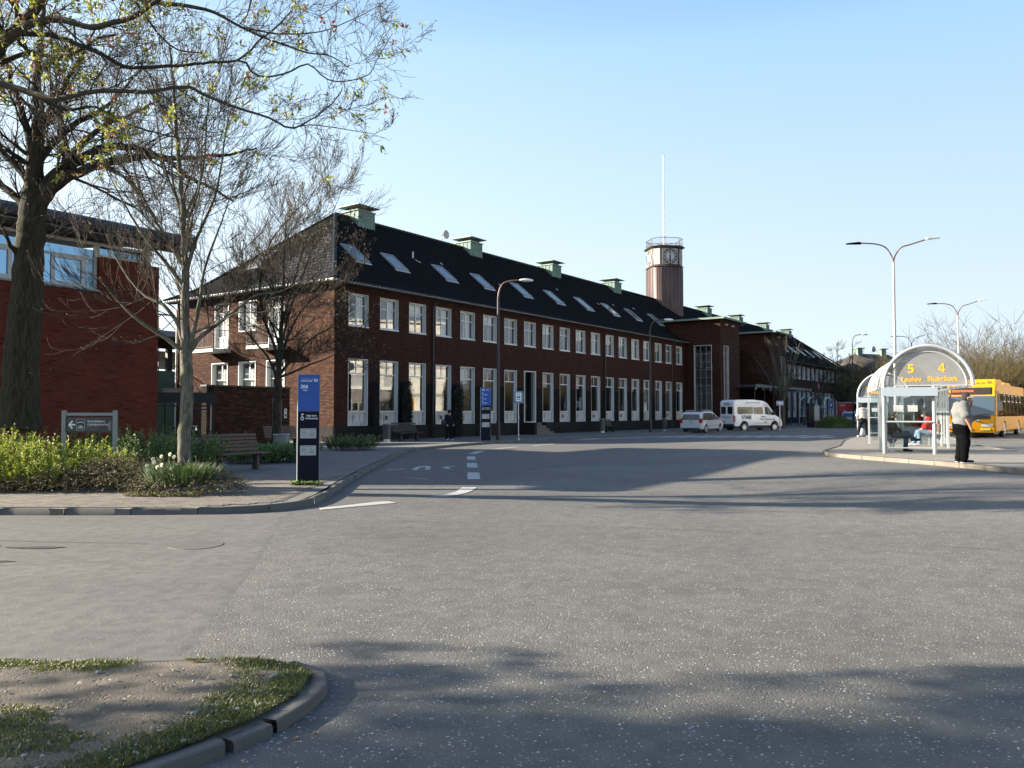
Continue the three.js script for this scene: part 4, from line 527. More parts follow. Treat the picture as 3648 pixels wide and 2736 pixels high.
// pale office building across the bus station (outside the frame: the station's windows mirror it)
const officePane = mat(0.34, 0.35, 0.34, 0.2);
{ const O = thing('office_building', 'pale rendered office block across the bus station, mirrored in the station windows', 'building', [47.5, 0, -21], -PI / 2);
  const wh = mat(0.8, 0.78, 0.72, 0.8, { map: concC }), rows = [1.3, 4.7, 8.1], holes = []; rows.forEach((y, j) => { for (let i = 0; i < 7; i++) if ((i + j) % 3 !== 2) holes.push([-(2 + i * 5) - (j ? 2.6 : 1.3), -(2 + i * 5), y, y + 1.3]); });
  const g = holed(-40.5, 0, 0, 12.6, holes, 0.5); g.rotateY(0); mesh('wall', g, wh, O); mesh('wall', [bb(-40.5, 0, 0, 12.6, -12, -11.6), bb(-40.5, -40.1, 0, 12.6, -11.6, -0.51), bb(-0.4, 0, 0, 12.6, -11.6, -0.51)], wh, O); mesh('roof', bb(-40.9, 0.4, 12.601, 12.9, -12.4, 0.4), Mt.whiteWorn, O); mesh('interior', [bb(-40, -0.5, 0.2, 12.5, -4.1, -4)], Mt.inner, O);
  mesh('band', [bb(-40.5, 0, 3.6, 3.9, 0.001, 0.25), bb(-40.5, 0, 7.0, 7.2, 0.001, 0.12)], Mt.grey, O);
  for (const [a, b, c, d] of holes) { const w = mesh('window', ring(b - a, d - c, 0.08, 0.1, a, c, -0.3), Mt.grey, O); pane(w, b - a - 0.16, d - c - 0.16, (a + b) / 2, (c + d) / 2, -0.25, officePane); }
}
// house with a hipped roof in the far distance
{ const Hs = thing('distant_house', 'brown brick house with a dark pitched roof and two chimney vents behind bare trees', 'house', [58.5, 0, -132], 0.35), w = 9, d = 12;
  mesh('wall', bb(-w, w, 0, 6.2, -d / 2, d / 2), mat(0.13, 0.1, 0.08, 0.9, { map: brC }), Hs);
  const P = [[-w - 0.6, 6.1, d / 2 + 0.6], [w + 0.6, 6.1, d / 2 + 0.6], [w + 0.6, 6.1, -d / 2 - 0.6], [-w - 0.6, 6.1, -d / 2 - 0.6], [-2.2, 11.2, 0], [5, 11.2, 0]]; mesh('roof', norm(raw(P.flat(), [0, 1, 5, 0, 5, 4, 2, 3, 4, 2, 4, 5, 1, 2, 5, 3, 0, 4, 0, 2, 1, 0, 3, 2])), mat(0.05, 0.042, 0.038, 0.8, { map: concC }), Hs);
  for (const x of [-1.4, 3.6]) { const c = mesh('chimney_vent', bb(x - 0.5, x + 0.5, 10.6, 12, -0.5, 0.5), Mt.copper, Hs); mesh('chimney_cap', bb(x - 0.75, x + 0.75, 12.001, 12.15, -0.75, 0.75), Mt.copperDark, c); }
  for (let i = 0; i < 5; i++) for (const y of [1, 3.7]) { const f = mesh('window', ring(1.3, 1.6, 0.14, 0.1, -7.5 + i * 3.2, y, d / 2), Mt.white, Hs); mesh('glass', bb(-7.36 + i * 3.2, -6.34 + i * 3.2, y + 0.14, y + 1.46, d / 2 + 0.01, d / 2 + 0.03), Mt.glassDark, f); }
  mesh('aerial', [bar([1.2, 11.1, 0], [1.2, 14.2, 0], 0.04, 5), bar([-0.2, 11, 0], [-0.2, 12.6, 0], 0.03, 5), sph(0.5, 1.7, 12, 0.2, 1, 1, 0.3, 10)], Mt.grey, Hs); }
// garage and fence line at the end of the street
{ const s = thing('brick_shed', 'low flat-roofed brown shed at the end of the far wing', 'shed', [50, 0, -102], 0.1); mesh('wall', bb(-7, 7, 0, 2.6, -3, 3), mat(0.09, 0.055, 0.045, 0.9, { map: brC }), s); mesh('roof', bb(-7.3, 7.3, 2.6, 2.85, -3.3, 3.3), Mt.whiteWorn, s); mesh('door', bb(-1.5, 1.5, 0, 2.2, 3.001, 3.05), Mt.dark, s); }

// ---------- street furniture ----------
const txt = (x, s, px, py, size, col, al = 'left', weight = 'bold') => { x.font = `${weight} ${size}px sans-serif`; x.fillStyle = col; x.textAlign = al; x.textBaseline = 'middle'; x.fillText(s, px, py); };
function totem(label, pos, turn, H, near) {
  const t = thing('bus_stop_totem', label, 'bus sign', pos, turn, 'blue bus stop totems'), w = H * 0.185, d = 0.11;
  mesh('column', [bb(-w / 2, w / 2, 0.0, H * 0.665, -d / 2, d / 2)], Mt.navy, t); mesh('blue_head', [bb(-w / 2 - 0.003, w / 2 + 0.003, H * 0.6655, H, -d / 2 - 0.003, d / 2 + 0.003)], Mt.blue, t);
  mesh('edge_trim', bb(-w / 2 - 0.016, -w / 2 - 0.0035, 0.0, H, -d / 2 + 0.01, d / 2 - 0.01), Mt.alu, t); mesh('edge_trim', bb(w / 2 + 0.0035, w / 2 + 0.016, 0.0, H, -d / 2 + 0.01, d / 2 - 0.01), Mt.grey, t);
  sheet('head_print', w, H * 0.334, decal(384, 640, (x) => { x.clearRect(0, 0, 384, 640);
    if (near) { txt(x, 'FREDERICIA', 44, 76, 30, '#b9cfee', 'left', 'normal'); txt(x, 'BUSSTATION', 44, 112, 31, '#fff'); txt(x, '/ 50', 226, 100, 72, '#e8f0ff'); txt(x, '204', 34, 212, 84, '#f4f8ff'); txt(x, 'Vejle', 80, 272, 36, '#dfe9fb'); x.fillStyle = '#0a3a86'; x.fillRect(200, 160, 160, 4); x.fillRect(90, 330, 250, 4); }
    else { txt(x, 'BUS', 40, 80, 60, '#fff'); txt(x, '/ 52', 200, 80, 60, '#f4d9d2'); ['1', '2', '3'].forEach((n, i) => { txt(x, n + '  ', 40, 190 + i * 150, 66, '#fff'); txt(x, ['Centrum', 'Erritsø', 'Snoghøj'][i], 60, 250 + i * 150, 46, '#dfe9fb'); }); } }), t, 0, H * 0.833, d / 2 + 0.008);
  sheet('operator_print', w * 0.92, 0.2 * w / 0.4, decal(384, 180, (x) => { x.strokeStyle = '#eef2f6'; x.lineWidth = 13; x.beginPath(); x.arc(62, 118, 27, 0, 7); x.moveTo(62, 90); x.lineTo(62, 44); x.moveTo(40, 52); x.quadraticCurveTo(70, 24, 92, 50); x.stroke(); txt(x, 'Vejle Amts', 140, 70, 42, '#f2f5f8'); txt(x, 'Trafikselskab', 118, 118, 40, '#f2f5f8'); }), t, 0.0, H * 0.615, d / 2 + 0.004);
  for (const [y, nm] of [[0.465, 'a'], [0.31, 'b']]) { const p = mesh('timetable', [bb(-w * 0.4, w * 0.36, H * y - H * 0.045, H * y + H * 0.045, d / 2 + 0.001, d / 2 + 0.012)], mat(0.4, 0.42, 0.42, 0.4), t); sheet('timetable_print', w * 0.74, H * 0.085, decal(384, 230, (x) => { x.fillStyle = '#5f6b70'; x.fillRect(10, 12, 360, 6); txt(x, 'Rutebil', 26, 80, 36, '#4c5357', 'left', 'normal'); txt(x, nm === 'a' ? '102' : '40', 250, 66, 30, '#30363a'); x.fillStyle = '#7d868a'; for (let k = 0; k < 4; k++) x.fillRect(30, 112 + k * 14, 130, 3); for (let k = 0; k < 5; k++) for (let n = 0; n < 6; n++) { x.fillStyle = k > 2 ? '#22282b' : '#7d868a'; x.fillRect(224 + n * 22, 100 + k * 18, 15, 9); } }), p, -w * 0.02, H * y, d / 2 + 0.0135); }
  mesh('foot_plate', bb(-w / 2 - 0.06, w / 2 + 0.06, -0.005, 0.012, -d / 2 - 0.05, d / 2 + 0.05), Mt.dark, t); return t;
}
totem('blue and navy bus stop totem reading 204, standing alone on the near pavement corner', [-4.22, 0.1, -16.55], 0.34, 2.27, true);
totem('blue and navy bus stop totem beside the lamp post in front of the station', [-1.36, 0.088, -41], 0.3, 2.75, false);
{ const b = thing('sign_plinth', 'low paved kerb block around the foot of the farther bus totem', 'plinth', [-1.36, 0.08, -40.9], 0.4); mesh('block', ext([[-0.8, -0.4], [0.8, -0.4], [0.8, 0.35], [-0.8, 0.35]], 0.05, 0.015).rotateX(-PI / 2), Mt.slab, b); }
// way-finding sign for the covered bicycle parking
{ const t = thing('wayfinding_sign', 'grey sign with white arrow pointing left to the covered bicycle parking', 'sign', [-8.86, 0.1, -16.75], 0.16);
  for (const x of [-0.5, 0.5]) mesh('post', [bb(x - 0.038, x + 0.038, -0.02, 1.53, -0.04, 0.04)], Mt.grey, t); mesh('top_rail', bb(-0.461, 0.461, 1.42, 1.48, -0.03, 0.03), Mt.grey, t);
  mesh('board', bb(-0.455, 0.455, 1.07, 1.39, -0.012, 0.02), mat(0.045, 0.047, 0.052, 0.5), t);
  sheet('board_print', 0.9, 0.3, decal(900, 300, (x) => { x.fillStyle = '#4f5052'; x.fillRect(20, 20, 160, 260); x.fillRect(380, 20, 260, 260); x.fillStyle = '#3a3c40'; x.fillRect(200, 30, 160, 240); x.strokeStyle = '#c9cdd0'; x.lineWidth = 6; x.strokeRect(204, 34, 152, 232); x.lineWidth = 30; x.strokeStyle = '#e4e7ea'; x.beginPath(); x.moveTo(120, 70); x.lineTo(56, 150); x.lineTo(120, 230); x.moveTo(64, 150); x.lineTo(176, 150); x.stroke();
    x.lineWidth = 12; x.beginPath(); x.moveTo(222, 116); x.quadraticCurveTo(280, 66, 338, 116); x.stroke(); x.lineWidth = 7; for (const c of [252, 308]) { x.beginPath(); x.arc(c, 210, 24, 0, 7); x.stroke(); } x.beginPath(); x.moveTo(252, 210); x.lineTo(268, 170); x.lineTo(300, 170); x.lineTo(308, 210); x.moveTo(268, 170); x.lineTo(282, 210); x.lineTo(300, 170); x.stroke();
    txt(x, 'Overdækket', 410, 80, 58, '#d6d9dc'); txt(x, 'Cykelparkering', 410, 146, 58, '#d6d9dc'); x.fillStyle = '#77797b'; x.beginPath(); x.moveTo(822, 110); x.lineTo(876, 60); x.lineTo(876, 270); x.lineTo(822, 270); x.fill(); }), t, 0, 1.23, 0.0225); }
function bench(label, pos, turn, m, w = 1.7) {
  const t = thing('park_bench', label, 'bench', pos, turn); for (let i = 0; i < 5; i++) { const y = 0.53 + i * 0.093; mesh('back_slat', [bx(w, 0.075, 0.035, 0, y, -0.24 - i * 0.028, 0, -0.28)], m, t); } for (let i = 0; i < 4; i++) mesh('seat_slat', bb(-w / 2, w / 2, 0.42, 0.455, -0.19 + i * 0.115, -0.19 + i * 0.115 + 0.1), m, t);
  for (const x of [-w * 0.33, w * 0.33]) mesh('leg', [bb(x - 0.05, x + 0.05, 0, 0.4, -0.08, 0.1), bb(x - 0.025, x + 0.025, 0.38, 0.419, -0.24, 0.26), bx(0.05, 0.62, 0.02, x, 0.7, -0.325, 0, -0.28)], Mt.dark, t); return t;
}
bench('brown slatted bench in shade beside the planted corner', [-7.05, 0.088, -20.6], BT + 0.1, Mt.bench, 1.75);
bench('dark slatted bench against the station wall beside the litter bin', [-5.35, 0.088, -41.3], BT, Mt.benchDark, 1.8);
bench('low dark bench far along the station wall by the bollard bin', [7.3, 0.088, -59.8], BT, Mt.benchDark, 1.6);
bench('brown bench end behind the near bus totem by the yard wall', [-9.1, 0.088, -32], BT, Mt.bench, 1.6);
function bin(label, pos, m, r = 0.21, h = 0.78) { const t = thing('litter_bin', label, 'litter bin', pos, 0); mesh('body', [cyl(r, r, h - 0.16, 0, 0.14 + (h - 0.16) / 2, 0, 24)], m, t); mesh('rim', new THREE.TorusGeometry(r, 0.02, 8, 28).rotateX(PI / 2).translate(0, h - 0.01, 0), Mt.steel, t); mesh('foot', cyl(r * 0.85, r * 0.85, 0.14, 0, 0.07, 0, 20), Mt.galv, t); mesh('liner', cyl(r * 0.9, r * 0.9, 0.02, 0, h - 0.12, 0, 20), Mt.black, t); return t; }
bin('dark round litter bin with steel foot next to the wall bench', [-6.3, 0.088, -40.2], mat(0.03, 0.033, 0.045, 0.4), 0.22, 0.9);
bin('grey steel litter bin behind the near bus totem', [-7.3, 0.088, -25.3], mat(0.16, 0.17, 0.175, 0.5), 0.25, 0.8);
bin('slim dark litter bin by the far wall bench', [6.5, 0.088, -57.6], mat(0.05, 0.055, 0.06, 0.4), 0.2, 1.0); bin('slim dark litter bin behind the silver car', [12.1, 0.088, -63.4], mat(0.05, 0.055, 0.06, 0.4), 0.2, 1.0);
// curved-arm street lamp in front of the station
function lamp1(label, pos, turn, H, m) { const t = thing('street_lamp', label, 'street lamp', pos, turn, 'single-arm street lamps'); mesh('post', [cyl(0.09, 0.06, H * 0.9, 0, H * 0.45, 0, 14), cyl(0.11, 0.11, 1.0, 0, 0.5, 0, 14)], Mt.dark, t); mesh('arm', tube([[0, H * 0.88, 0], [0.03, H * 0.93, 0], [0.22, H * 0.98, 0], [0.6, H, 0], [1.2, H * 1.008, 0]], 0.04, 28, 8), m, t); mesh('lamp_head', [sph(0.3, 1.5, H * 1.008, 0, 1.3, 0.3, 0.5, 18)], Mt.lampHead, t); return t; }
lamp1('tall single-arm street lamp with white head beside the farther bus totem', [-0.73, 0.088, -42.1], 0.12, 8.45, Mt.lampBrown); lamp1('single-arm street lamp beside the parked silver car, head against the entrance block', [10.2, 0.088, -58.8], 0.25, 8.3, Mt.dark); lamp1('distant single-arm lamp above the far wing roof end', [38.5, 0.088, -90], 0.1, 10.2, Mt.dark);
function lamp2(label, pos, turn, H = 9.9) { const t = thing('double_street_lamp', label, 'street lamp', pos, turn, 'double-arm lamps on the bus island'); mesh('post', [cyl(0.1, 0.06, H - 0.9, 0, (H - 0.9) / 2, 0, 14), cyl(0.13, 0.13, 1.2, 0, 0.6, 0, 14)], Mt.lampPost, t);
  for (const s of [-1, 1]) { const a = mesh('arm', tube([[0, H - 0.95, 0], [s * 0.08, H - 0.6, 0], [s * 0.4, H - 0.15, 0], [s * 0.9, H + 0.02, 0], [s * 1.7, H + (s > 0 ? 0.28 : 0.06), 0]], 0.035, 26, 8), Mt.lampBrown, t); mesh('lamp_head', [ext([[0, -0.03], [0.75, 0.0], [0.75, 0.05], [0.1, 0.09]], 0.2, 0.02).translate(0, 0, -0.1).scale(s, 1, 1).rotateZ(s > 0 ? 0.1 : 0.06).translate(s * 1.66, H + (s > 0 ? 0.27 : 0.03), 0)], Mt.lampHead, a); } return t; }
lamp2('tallest double-arm street lamp rising behind the near bus shelter', [19.25, 0.286, -40], 0.05, 9.75); lamp2('double-arm street lamp above the yellow bus', [34.78, 0.286, -62], 0.05, 9.7); lamp2('farthest double-arm street lamp low above the bus shelter roof', [44.2, 0.286, -88], 0.1, 9.6); lamp2('double-arm street lamp cut by the right picture edge', [43.2, 0.286, -63.5], 0.1, 6.6);
// bus-stop flag on a pole, blue plates on posts
{ const t = thing('bus_stop_sign', 'framed white bus stop plate on a thin pole by the station steps', 'sign', [0.35, 0.088, -43.5], 0.25); mesh('pole', cyl(0.03, 0.03, 2.0, 0, 1.0, 0, 12), Mt.galv, t); mesh('frame', [ext([[-0.26, 0], [0.26, 0], [0.28, 0.04], [0.28, 0.6], [0.25, 0.66], [-0.25, 0.66], [-0.28, 0.6], [-0.28, 0.04]], 0.06, 0.012).translate(0, 1.98, -0.03)], Mt.grey, t);
  sheet('plate_print', 0.42, 0.56, decal(210, 280, (x) => { x.fillStyle = '#1c4f86'; x.fillRect(0, 0, 210, 280); x.fillStyle = '#e9edf0'; x.fillRect(22, 16, 166, 240); x.fillStyle = '#1b2126'; x.fillRect(55, 110, 36, 60); x.fillRect(112, 110, 36, 60); txt(x, 'BUS', 105, 62, 50, '#1b2126', 'center'); x.fillRect(60, 200, 90, 18); }), t, 0, 2.31, 0.033); mesh('foot', cyl(0.09, 0.09, 0.05, 0, 0.025, 0, 14), Mt.galv, t); }
function blueSign(label, pos, turn, word, w, h, top) { const t = thing('blue_sign', label, 'sign', pos, turn); mesh('pole', cyl(0.04, 0.04, top, 0, top / 2, -0.04, 10), Mt.galv, t); mesh('plate', bb(-w / 2, w / 2, top - h, top, -0.004, 0.012), mat(0.05, 0.09, 0.3, 0.4), t); sheet('plate_print', w * 0.94, h * 0.9, decal(256, Math.round(256 * h / w), (x, W, H) => { x.strokeStyle = '#dfe6f2'; x.lineWidth = 10; x.strokeRect(6, 6, W - 12, H - 12); txt(x, word, W / 2, H / 2, H * 0.62, '#eef3fa', 'center'); }), t, 0, top - h / 2, 0.0145); return t; }
blueSign('small blue TAXI plate on a post in front of the white van', [21.9, 0.088, -65.2], 0.2, 'TAXI', 0.62, 0.36, 2.4); blueSign('blue plate on a post beside the glass porch of the far wing', [33.6, 0.088, -84], 0.2, 'P', 0.6, 0.8, 2.6);
// black information column, red advertising panel, ramp railing at the far wing
{ const t = thing('information_column', 'black information column with a red notice beside the glass porch', 'information column', [29.2, 0.088, -77.5], 0.3); mesh('column', [bb(-0.55, 0.1, 0, 2.35, -0.12, 0.12)], Mt.black, t); mesh('poster_case', bb(0.11, 0.75, 0.3, 2.1, -0.06, 0.06), mat(0.4, 0.4, 0.37, 0.6), t); mesh('red_notice', bb(0.15, 0.6, 0.05, 0.65, 0.062, 0.075), Mt.red, t);
  const r = thing('advertising_panel', 'tall red advertising panel at the end of the far wing', 'panel', [41.3, 0.088, -99], 0.35); mesh('panel', bb(-1.05, 1.05, 0.2, 2.6, -0.1, 0.1), Mt.red, r); sheet('panel_print', 1.9, 2.3, decal(190, 230, (x) => { txt(x, 'BANEN', 14, 24, 22, '#f0d8d0'); txt(x, 'Kiosk', 60, 90, 20, '#f0d8d0'); txt(x, 'Billetter', 50, 130, 18, '#e8c8c0', 'left', 'normal'); x.fillStyle = '#e8c8c0'; x.fillRect(60, 160, 60, 5); }), r, 0, 1.4, 0.104); mesh('leg', bb(-0.9, -0.8, 0, 0.2, -0.05, 0.05), Mt.dark, r); mesh('leg', bb(0.8, 0.9, 0, 0.2, -0.05, 0.05), Mt.dark, r);
  const rr = thing('access_ramp', 'concrete access ramp with dark railing in front of the entrance', 'ramp', toWorld(66, 0, 6.0).toArray(), BT); mesh('ramp_body', [ext([[0, 0], [24, 0], [0, 0.95]], 2.2).translate(0, 0.085, -1.1)], Mt.slab, rr); const rl = [bar([0, 2.0, 1.05], [22, 1.1, 1.05], 0.03), bar([0, 1.5, 1.05], [22, 0.6, 1.05], 0.02)]; for (let i = 0; i < 30; i++) rl.push(bar([i * 0.75, 0.95 - i * 0.03, 1.05], [i * 0.75, 2.0 - i * 0.031, 1.05], i % 5 ? 0.01 : 0.025, 5)); mesh('railing', rl, Mt.black, rr); }
for (const [i, u] of [70, 71.5, 73.2, 74.8, 86.5, 88.1].entries()) { const p = toWorld(u, 0.088, 7.6 + 0.3 * (i % 2)), t = thing('parked_bicycle', ['dark bicycle parked nearest the van', 'dark bicycle second in the rack by the ramp', 'dark bicycle third in the rack by the ramp', 'dark bicycle fourth in the rack by the ramp', 'dark bicycle left of the two by the glass porch', 'dark bicycle right of the two by the glass porch'][i], 'bicycle', p.toArray(), BT - 1.2 - 0.1 * i, 'bicycles parked along the ramp'); for (const x of [-0.5, 0.5]) mesh('wheel', new THREE.TorusGeometry(0.33, 0.02, 6, 20).translate(x, 0.35, 0), Mt.rubber, t); mesh('frame', [bar([-0.5, 0.35, 0], [-0.15, 0.85, 0], 0.015, 5), bar([-0.15, 0.85, 0], [0.38, 0.9, 0], 0.015, 5), bar([0.5, 0.35, 0], [0.35, 1.02, 0], 0.015, 5), bar([-0.1, 0.32, 0], [0.38, 0.85, 0], 0.015, 5), bar([-0.5, 0.35, 0], [-0.1, 0.32, 0], 0.015, 5)], Mt.dark, t); mesh('saddle', sph(0.11, -0.17, 0.95, 0, 1.2, 0.4, 0.7, 8), Mt.black, t); mesh('handlebar', bar([0.34, 1.05, -0.26], [0.34, 1.05, 0.26], 0.014, 5), Mt.steel, t); }

// ---------- vaulted bus shelters ----------
function arch(w, rise, r, z, y, x0, n = 26) { const pts = []; for (let i = 0; i <= n; i++) { const a = PI - PI * i / n; pts.push([x0 + w / 2 + Math.cos(a) * w / 2, y + Math.sin(a) * rise, z]); } return tube(pts, r, n * 2, 10); }
function vault(w, rise, z0, z1, y, x0, a0, a1, n = 20) { const p = [], id = []; for (let i = 0; i <= n; i++) { const a = a0 + (a1 - a0) * i / n, X = x0 + w / 2 + Math.cos(a) * w / 2, Y = y + Math.sin(a) * rise; p.push(X, Y, z0, X, Y, z1); } for (let i = 0; i < n; i++) { const k = i * 2; id.push(k, k + 1, k + 2, k + 1, k + 3, k + 2); } return raw(p, id); }
function tymp(w, rise, y, x0, z) { const pts = []; for (let i = 0; i <= 28; i++) { const a = PI * i / 28; pts.push([x0 + w / 2 + Math.cos(a) * w / 2, y + Math.sin(a) * rise]); } return new THREE.ShapeGeometry(shapeOf(pts)).translate(0, 0, z); }
function shelter(label, pos, turn, lines, L = 8) { // local x across (0..W), z = -depth along the shelter
  const t = thing('bus_shelter', label, 'bus shelter', pos, turn, 'vaulted bus shelters'), W = 2.4, ys = 2.13, rise = 1.2, wall = 1.37;
  mesh('front_arch', [arch(W + 0.1, rise + 0.05, 0.055, 0, ys, -0.05), cyl(0.055, 0.055, ys, -0.05, ys / 2, 0, 14)], Mt.alu, t); mesh('inner_arch', arch(W - 0.22, rise - 0.13, 0.022, -0.06, ys, 0.11), Mt.alu, t);
  mesh('column', cyl(0.055, 0.055, ys - 0.02, wall, (ys - 0.02) / 2, 0, 14), Mt.alu, t);
  for (let i = 1; i <= 4; i++) { const z = -L * i / 4; mesh('rib', [arch(W, rise, 0.035, z, ys, 0, 20)], Mt.alu, t); }
  for (let i = 0; i <= 4; i++) mesh('side_post', bb(-0.04, 0.03, 0, ys, -0.06 - 2.64 * i / 4 - 0.04, -2.64 * i / 4), Mt.alu, t);
  for (const z of [-4.7, -6.3, -7.95]) mesh('side_post', bb(W - 0.03, W + 0.04, 0, ys, z - 0.04, z + 0.04), Mt.alu, t); mesh('side_post', bb(-0.04, 0.03, 0, ys, -L - 0.04, -L + 0.04), Mt.alu, t);
  mesh('eaves_rail', bb(-0.05, 0.0, ys - 0.04, ys + 0.05, -L, -0.06), Mt.alu, t); mesh('eaves_rail', bb(W, W + 0.05, ys - 0.04, ys + 0.05, -L, -0.06), Mt.alu, t);
  mesh('roof_glazing', vault(W, rise, -L, -0.05, ys, 0, 0.08, PI - 0.08), Mt.glassSmoke, t);
  const tp = mesh('arch_glazing', tymp(W - 0.2, rise - 0.12, ys + 0.03, 0.1, -0.07), Mt.glassSmoke, t); mesh('tie_rail', bb(0, W, ys - 0.01, ys + 0.03, -0.09, -0.05), Mt.alu, t);
  sheet('arch_print', W - 0.2, rise - 0.12, decal(700, 340, (x) => { lines.forEach(([s, px, py, sz]) => txt(x, s, px, py, sz, '#f2a51e', 'center')); }), tp, W / 2, ys + 0.03 + (rise - 0.12) / 2, -0.062);
  mesh('header_beam', bb(-0.12, wall + 0.08, ys - 0.32, ys - 0.05, 0.06, 0.2), mat(0.28, 0.33, 0.37, 0.45), t);
  mesh('front_glass', bb(0.02, wall - 0.06, 0.3, ys - 0.33, -0.012, 0.0), Mt.glassClear, t); mesh('front_rail', bar([0, 1.0, 0.05], [wall, 1.0, 0.05], 0.03), Mt.alu, t); mesh('bottom_rail', bar([0, 0.18, 0], [wall, 0.18, 0], 0.02), Mt.alu, t);
  for (const x of [0.42, 0.8, 1.1]) mesh('mullion', bb(x - 0.02, x + 0.02, 1.0, ys - 0.3, -0.05, -0.015), Mt.alu, t);
  for (const x of [0.36, 0.76]) mesh('notice_box', bb(x - 0.13, x + 0.14, 1.32, 1.52, 0.01, 0.1), mat(0.4, 0.4, 0.39, 0.5), t);
  mesh('side_glass', bb(-0.01, 0.0, 0.15, ys - 0.05, -2.64, -0.1), Mt.glassClear, t); mesh('side_glass', bb(W, W + 0.01, 0.15, ys - 0.05, -7.9, -4.75), Mt.glassClear, t); mesh('back_glass', bb(0.1, W - 0.1, 0.15, ys - 0.05, -L - 0.01, -L), Mt.glassClear, t);
  for (let i = 0; i < 5; i++) mesh('slim_post', bb(W - 0.02, W + 0.03, 0.12, ys - 0.04, -5.0 - i * 0.6 - 0.015, -5.0 - i * 0.6 + 0.015), Mt.alu, t);
  for (const [x0, z0, d] of [[0.28, -0.6, 1], [W - 0.28, -6.2, -1]]) { const b = mesh('bench_seat', bb(Math.min(x0 - 0.2, x0 + 0.2), x0 + 0.2, 0.43, 0.47, z0 - 1.5, z0), Mt.bench, t); mesh('bench_back', bb(x0 - d * 0.2 - 0.02, x0 - d * 0.2 + 0.02, 0.56, 0.86, z0 - 1.5, z0), Mt.bench, b); for (const z of [z0 - 0.25, z0 - 1.25]) mesh('bench_leg', [bb(x0 - 0.03, x0 + 0.03, 0, 0.43, z - 0.03, z + 0.03), bb(x0 - d * 0.2 - 0.015, x0 - d * 0.2 + 0.015, 0.47, 0.86, z - 0.02, z + 0.02)], Mt.galv, b); }
  return t;
}
const SH = shelter('near silver vaulted bus shelter lettered 5 Taulov and 4 Skærbæk', [11.85, 0.286, -25.3], -0.36, [['5', 205, 180, 120], ['4', 480, 176, 120], ['Taulov', 205, 286, 60], ['Skærbæk', 486, 282, 60]]);
shelter('second silver bus shelter behind, lettered Fredericia Korskær', [18.7, 0.286, -43], -0.4, [['Fredericia', 260, 200, 76], ['Korskær', 300, 280, 70]]);
// glass porch of the far wing
{ const t = thing('glass_porch', 'glass vaulted porch with white ribs in front of the far wing', 'porch', toWorld(82, 0.088, 0).toArray(), BT); const W = 4.6, ys = 2.0, rise = 1.45, L = 3.2;
  for (let i = 0; i <= 3; i++) mesh('rib', [arch(W, rise, 0.07, 0.1 + L * i / 3, ys, 0, 20), cyl(0.06, 0.06, ys, 0, ys / 2, 0.1 + L * i / 3, 10), cyl(0.06, 0.06, ys, W, ys / 2, 0.1 + L * i / 3, 10)], Mt.white, t); mesh('roof_glazing', vault(W, rise, 0.1, L, ys, 0, 0, PI), Mt.glassClear, t); mesh('side_glass', bb(-0.01, 0, 0.1, ys, 0.1, L), Mt.glassClear, t); mesh('side_glass', bb(W, W + 0.01, 0.1, ys, 0.1, L), Mt.glassClear, t); for (const y of [0.9, ys]) mesh('cross_rail', bb(-0.03, 0.03, y, y + 0.06, 0.1, L), Mt.white, t); }

// ---------- vehicles: x forward, y up, z to the right ----------
function archPath(s, cx, r, y, n = 12) { for (let i = 0; i <= n; i++) { const a = PI - PI * i / n; s.push([cx + Math.cos(a) * r, y + Math.sin(a) * r]); } }
// body: side outline extruded across, sides leaning in above the belt line and rounded in plan at both ends
const holeShape = (pts, h) => { const s = shapeOf(pts), p = new THREE.Path(); h.forEach((q, i) => (i ? p.lineTo(...q) : p.moveTo(...q))); p.closePath(); s.holes.push(p); return s; };
function carBody(pts, W, belt, top, lean, plan, bev = 0.06, hole) {
  const g = norm(ext(hole ? holeShape(pts, hole) : pts, W, bev, 3).translate(0, 0, -W / 2)), p = g.attributes.position, xs = pts.map((q) => q[0]), x0 = Math.min(...xs), x1 = Math.max(...xs);
  for (let i = 0; i < p.count; i++) { const x = p.getX(i), y = p.getY(i), z = p.getZ(i); p.setZ(i, z * leanAt(y, belt, top, lean) * planAt(x, x0, x1, plan)); }
  g.deleteAttribute('uv'); g.deleteAttribute('normal'); const m = mergeVertices(g, 1e-4); m.computeVertexNormals(); return creased(m);
}
const leanAt = (y, b, t, l) => 1 - l * clamp((y - b) / (t - b)) - 0.03 * clamp((b * 0.55 - y) / b), planAt = (x, x0, x1, p) => 1 - p * (Math.pow(clamp((x - (x1 - 0.9)) / 0.9), 2.2) + 0.5 * Math.pow(clamp((x0 + 0.6 - x) / 0.6), 2.2));
function creased(g) { g = g.toNonIndexed(); const p = g.attributes.position, n = g.attributes.normal, a = V(), b = V(), c = V(), f = V(), t = V(); for (let i = 0; i < p.count; i += 3) { a.fromBufferAttribute(p, i); b.fromBufferAttribute(p, i + 1); c.fromBufferAttribute(p, i + 2); f.copy(b).sub(a).cross(t.copy(c).sub(a)).normalize(); for (let k = 0; k < 3; k++) { t.fromBufferAttribute(n, i + k); if (t.dot(f) < 0.75) n.setXYZ(i + k, f.x, f.y, f.z); } } return g; }
function sidePanel(pts, W, prm, side, off = 0.006) { // flat outline laid on the leaning side
  const g = new THREE.ShapeGeometry(shapeOf(pts)), q = norm(g), p = q.attributes.position; for (let i = 0; i < p.count; i++) { const x = p.getX(i), y = p.getY(i); p.setZ(i, side * (W / 2 * leanAt(y, prm.b, prm.t, prm.l) * planAt(x, prm.x0, prm.x1, prm.p) + off)); } q.computeVertexNormals(); return q;
}
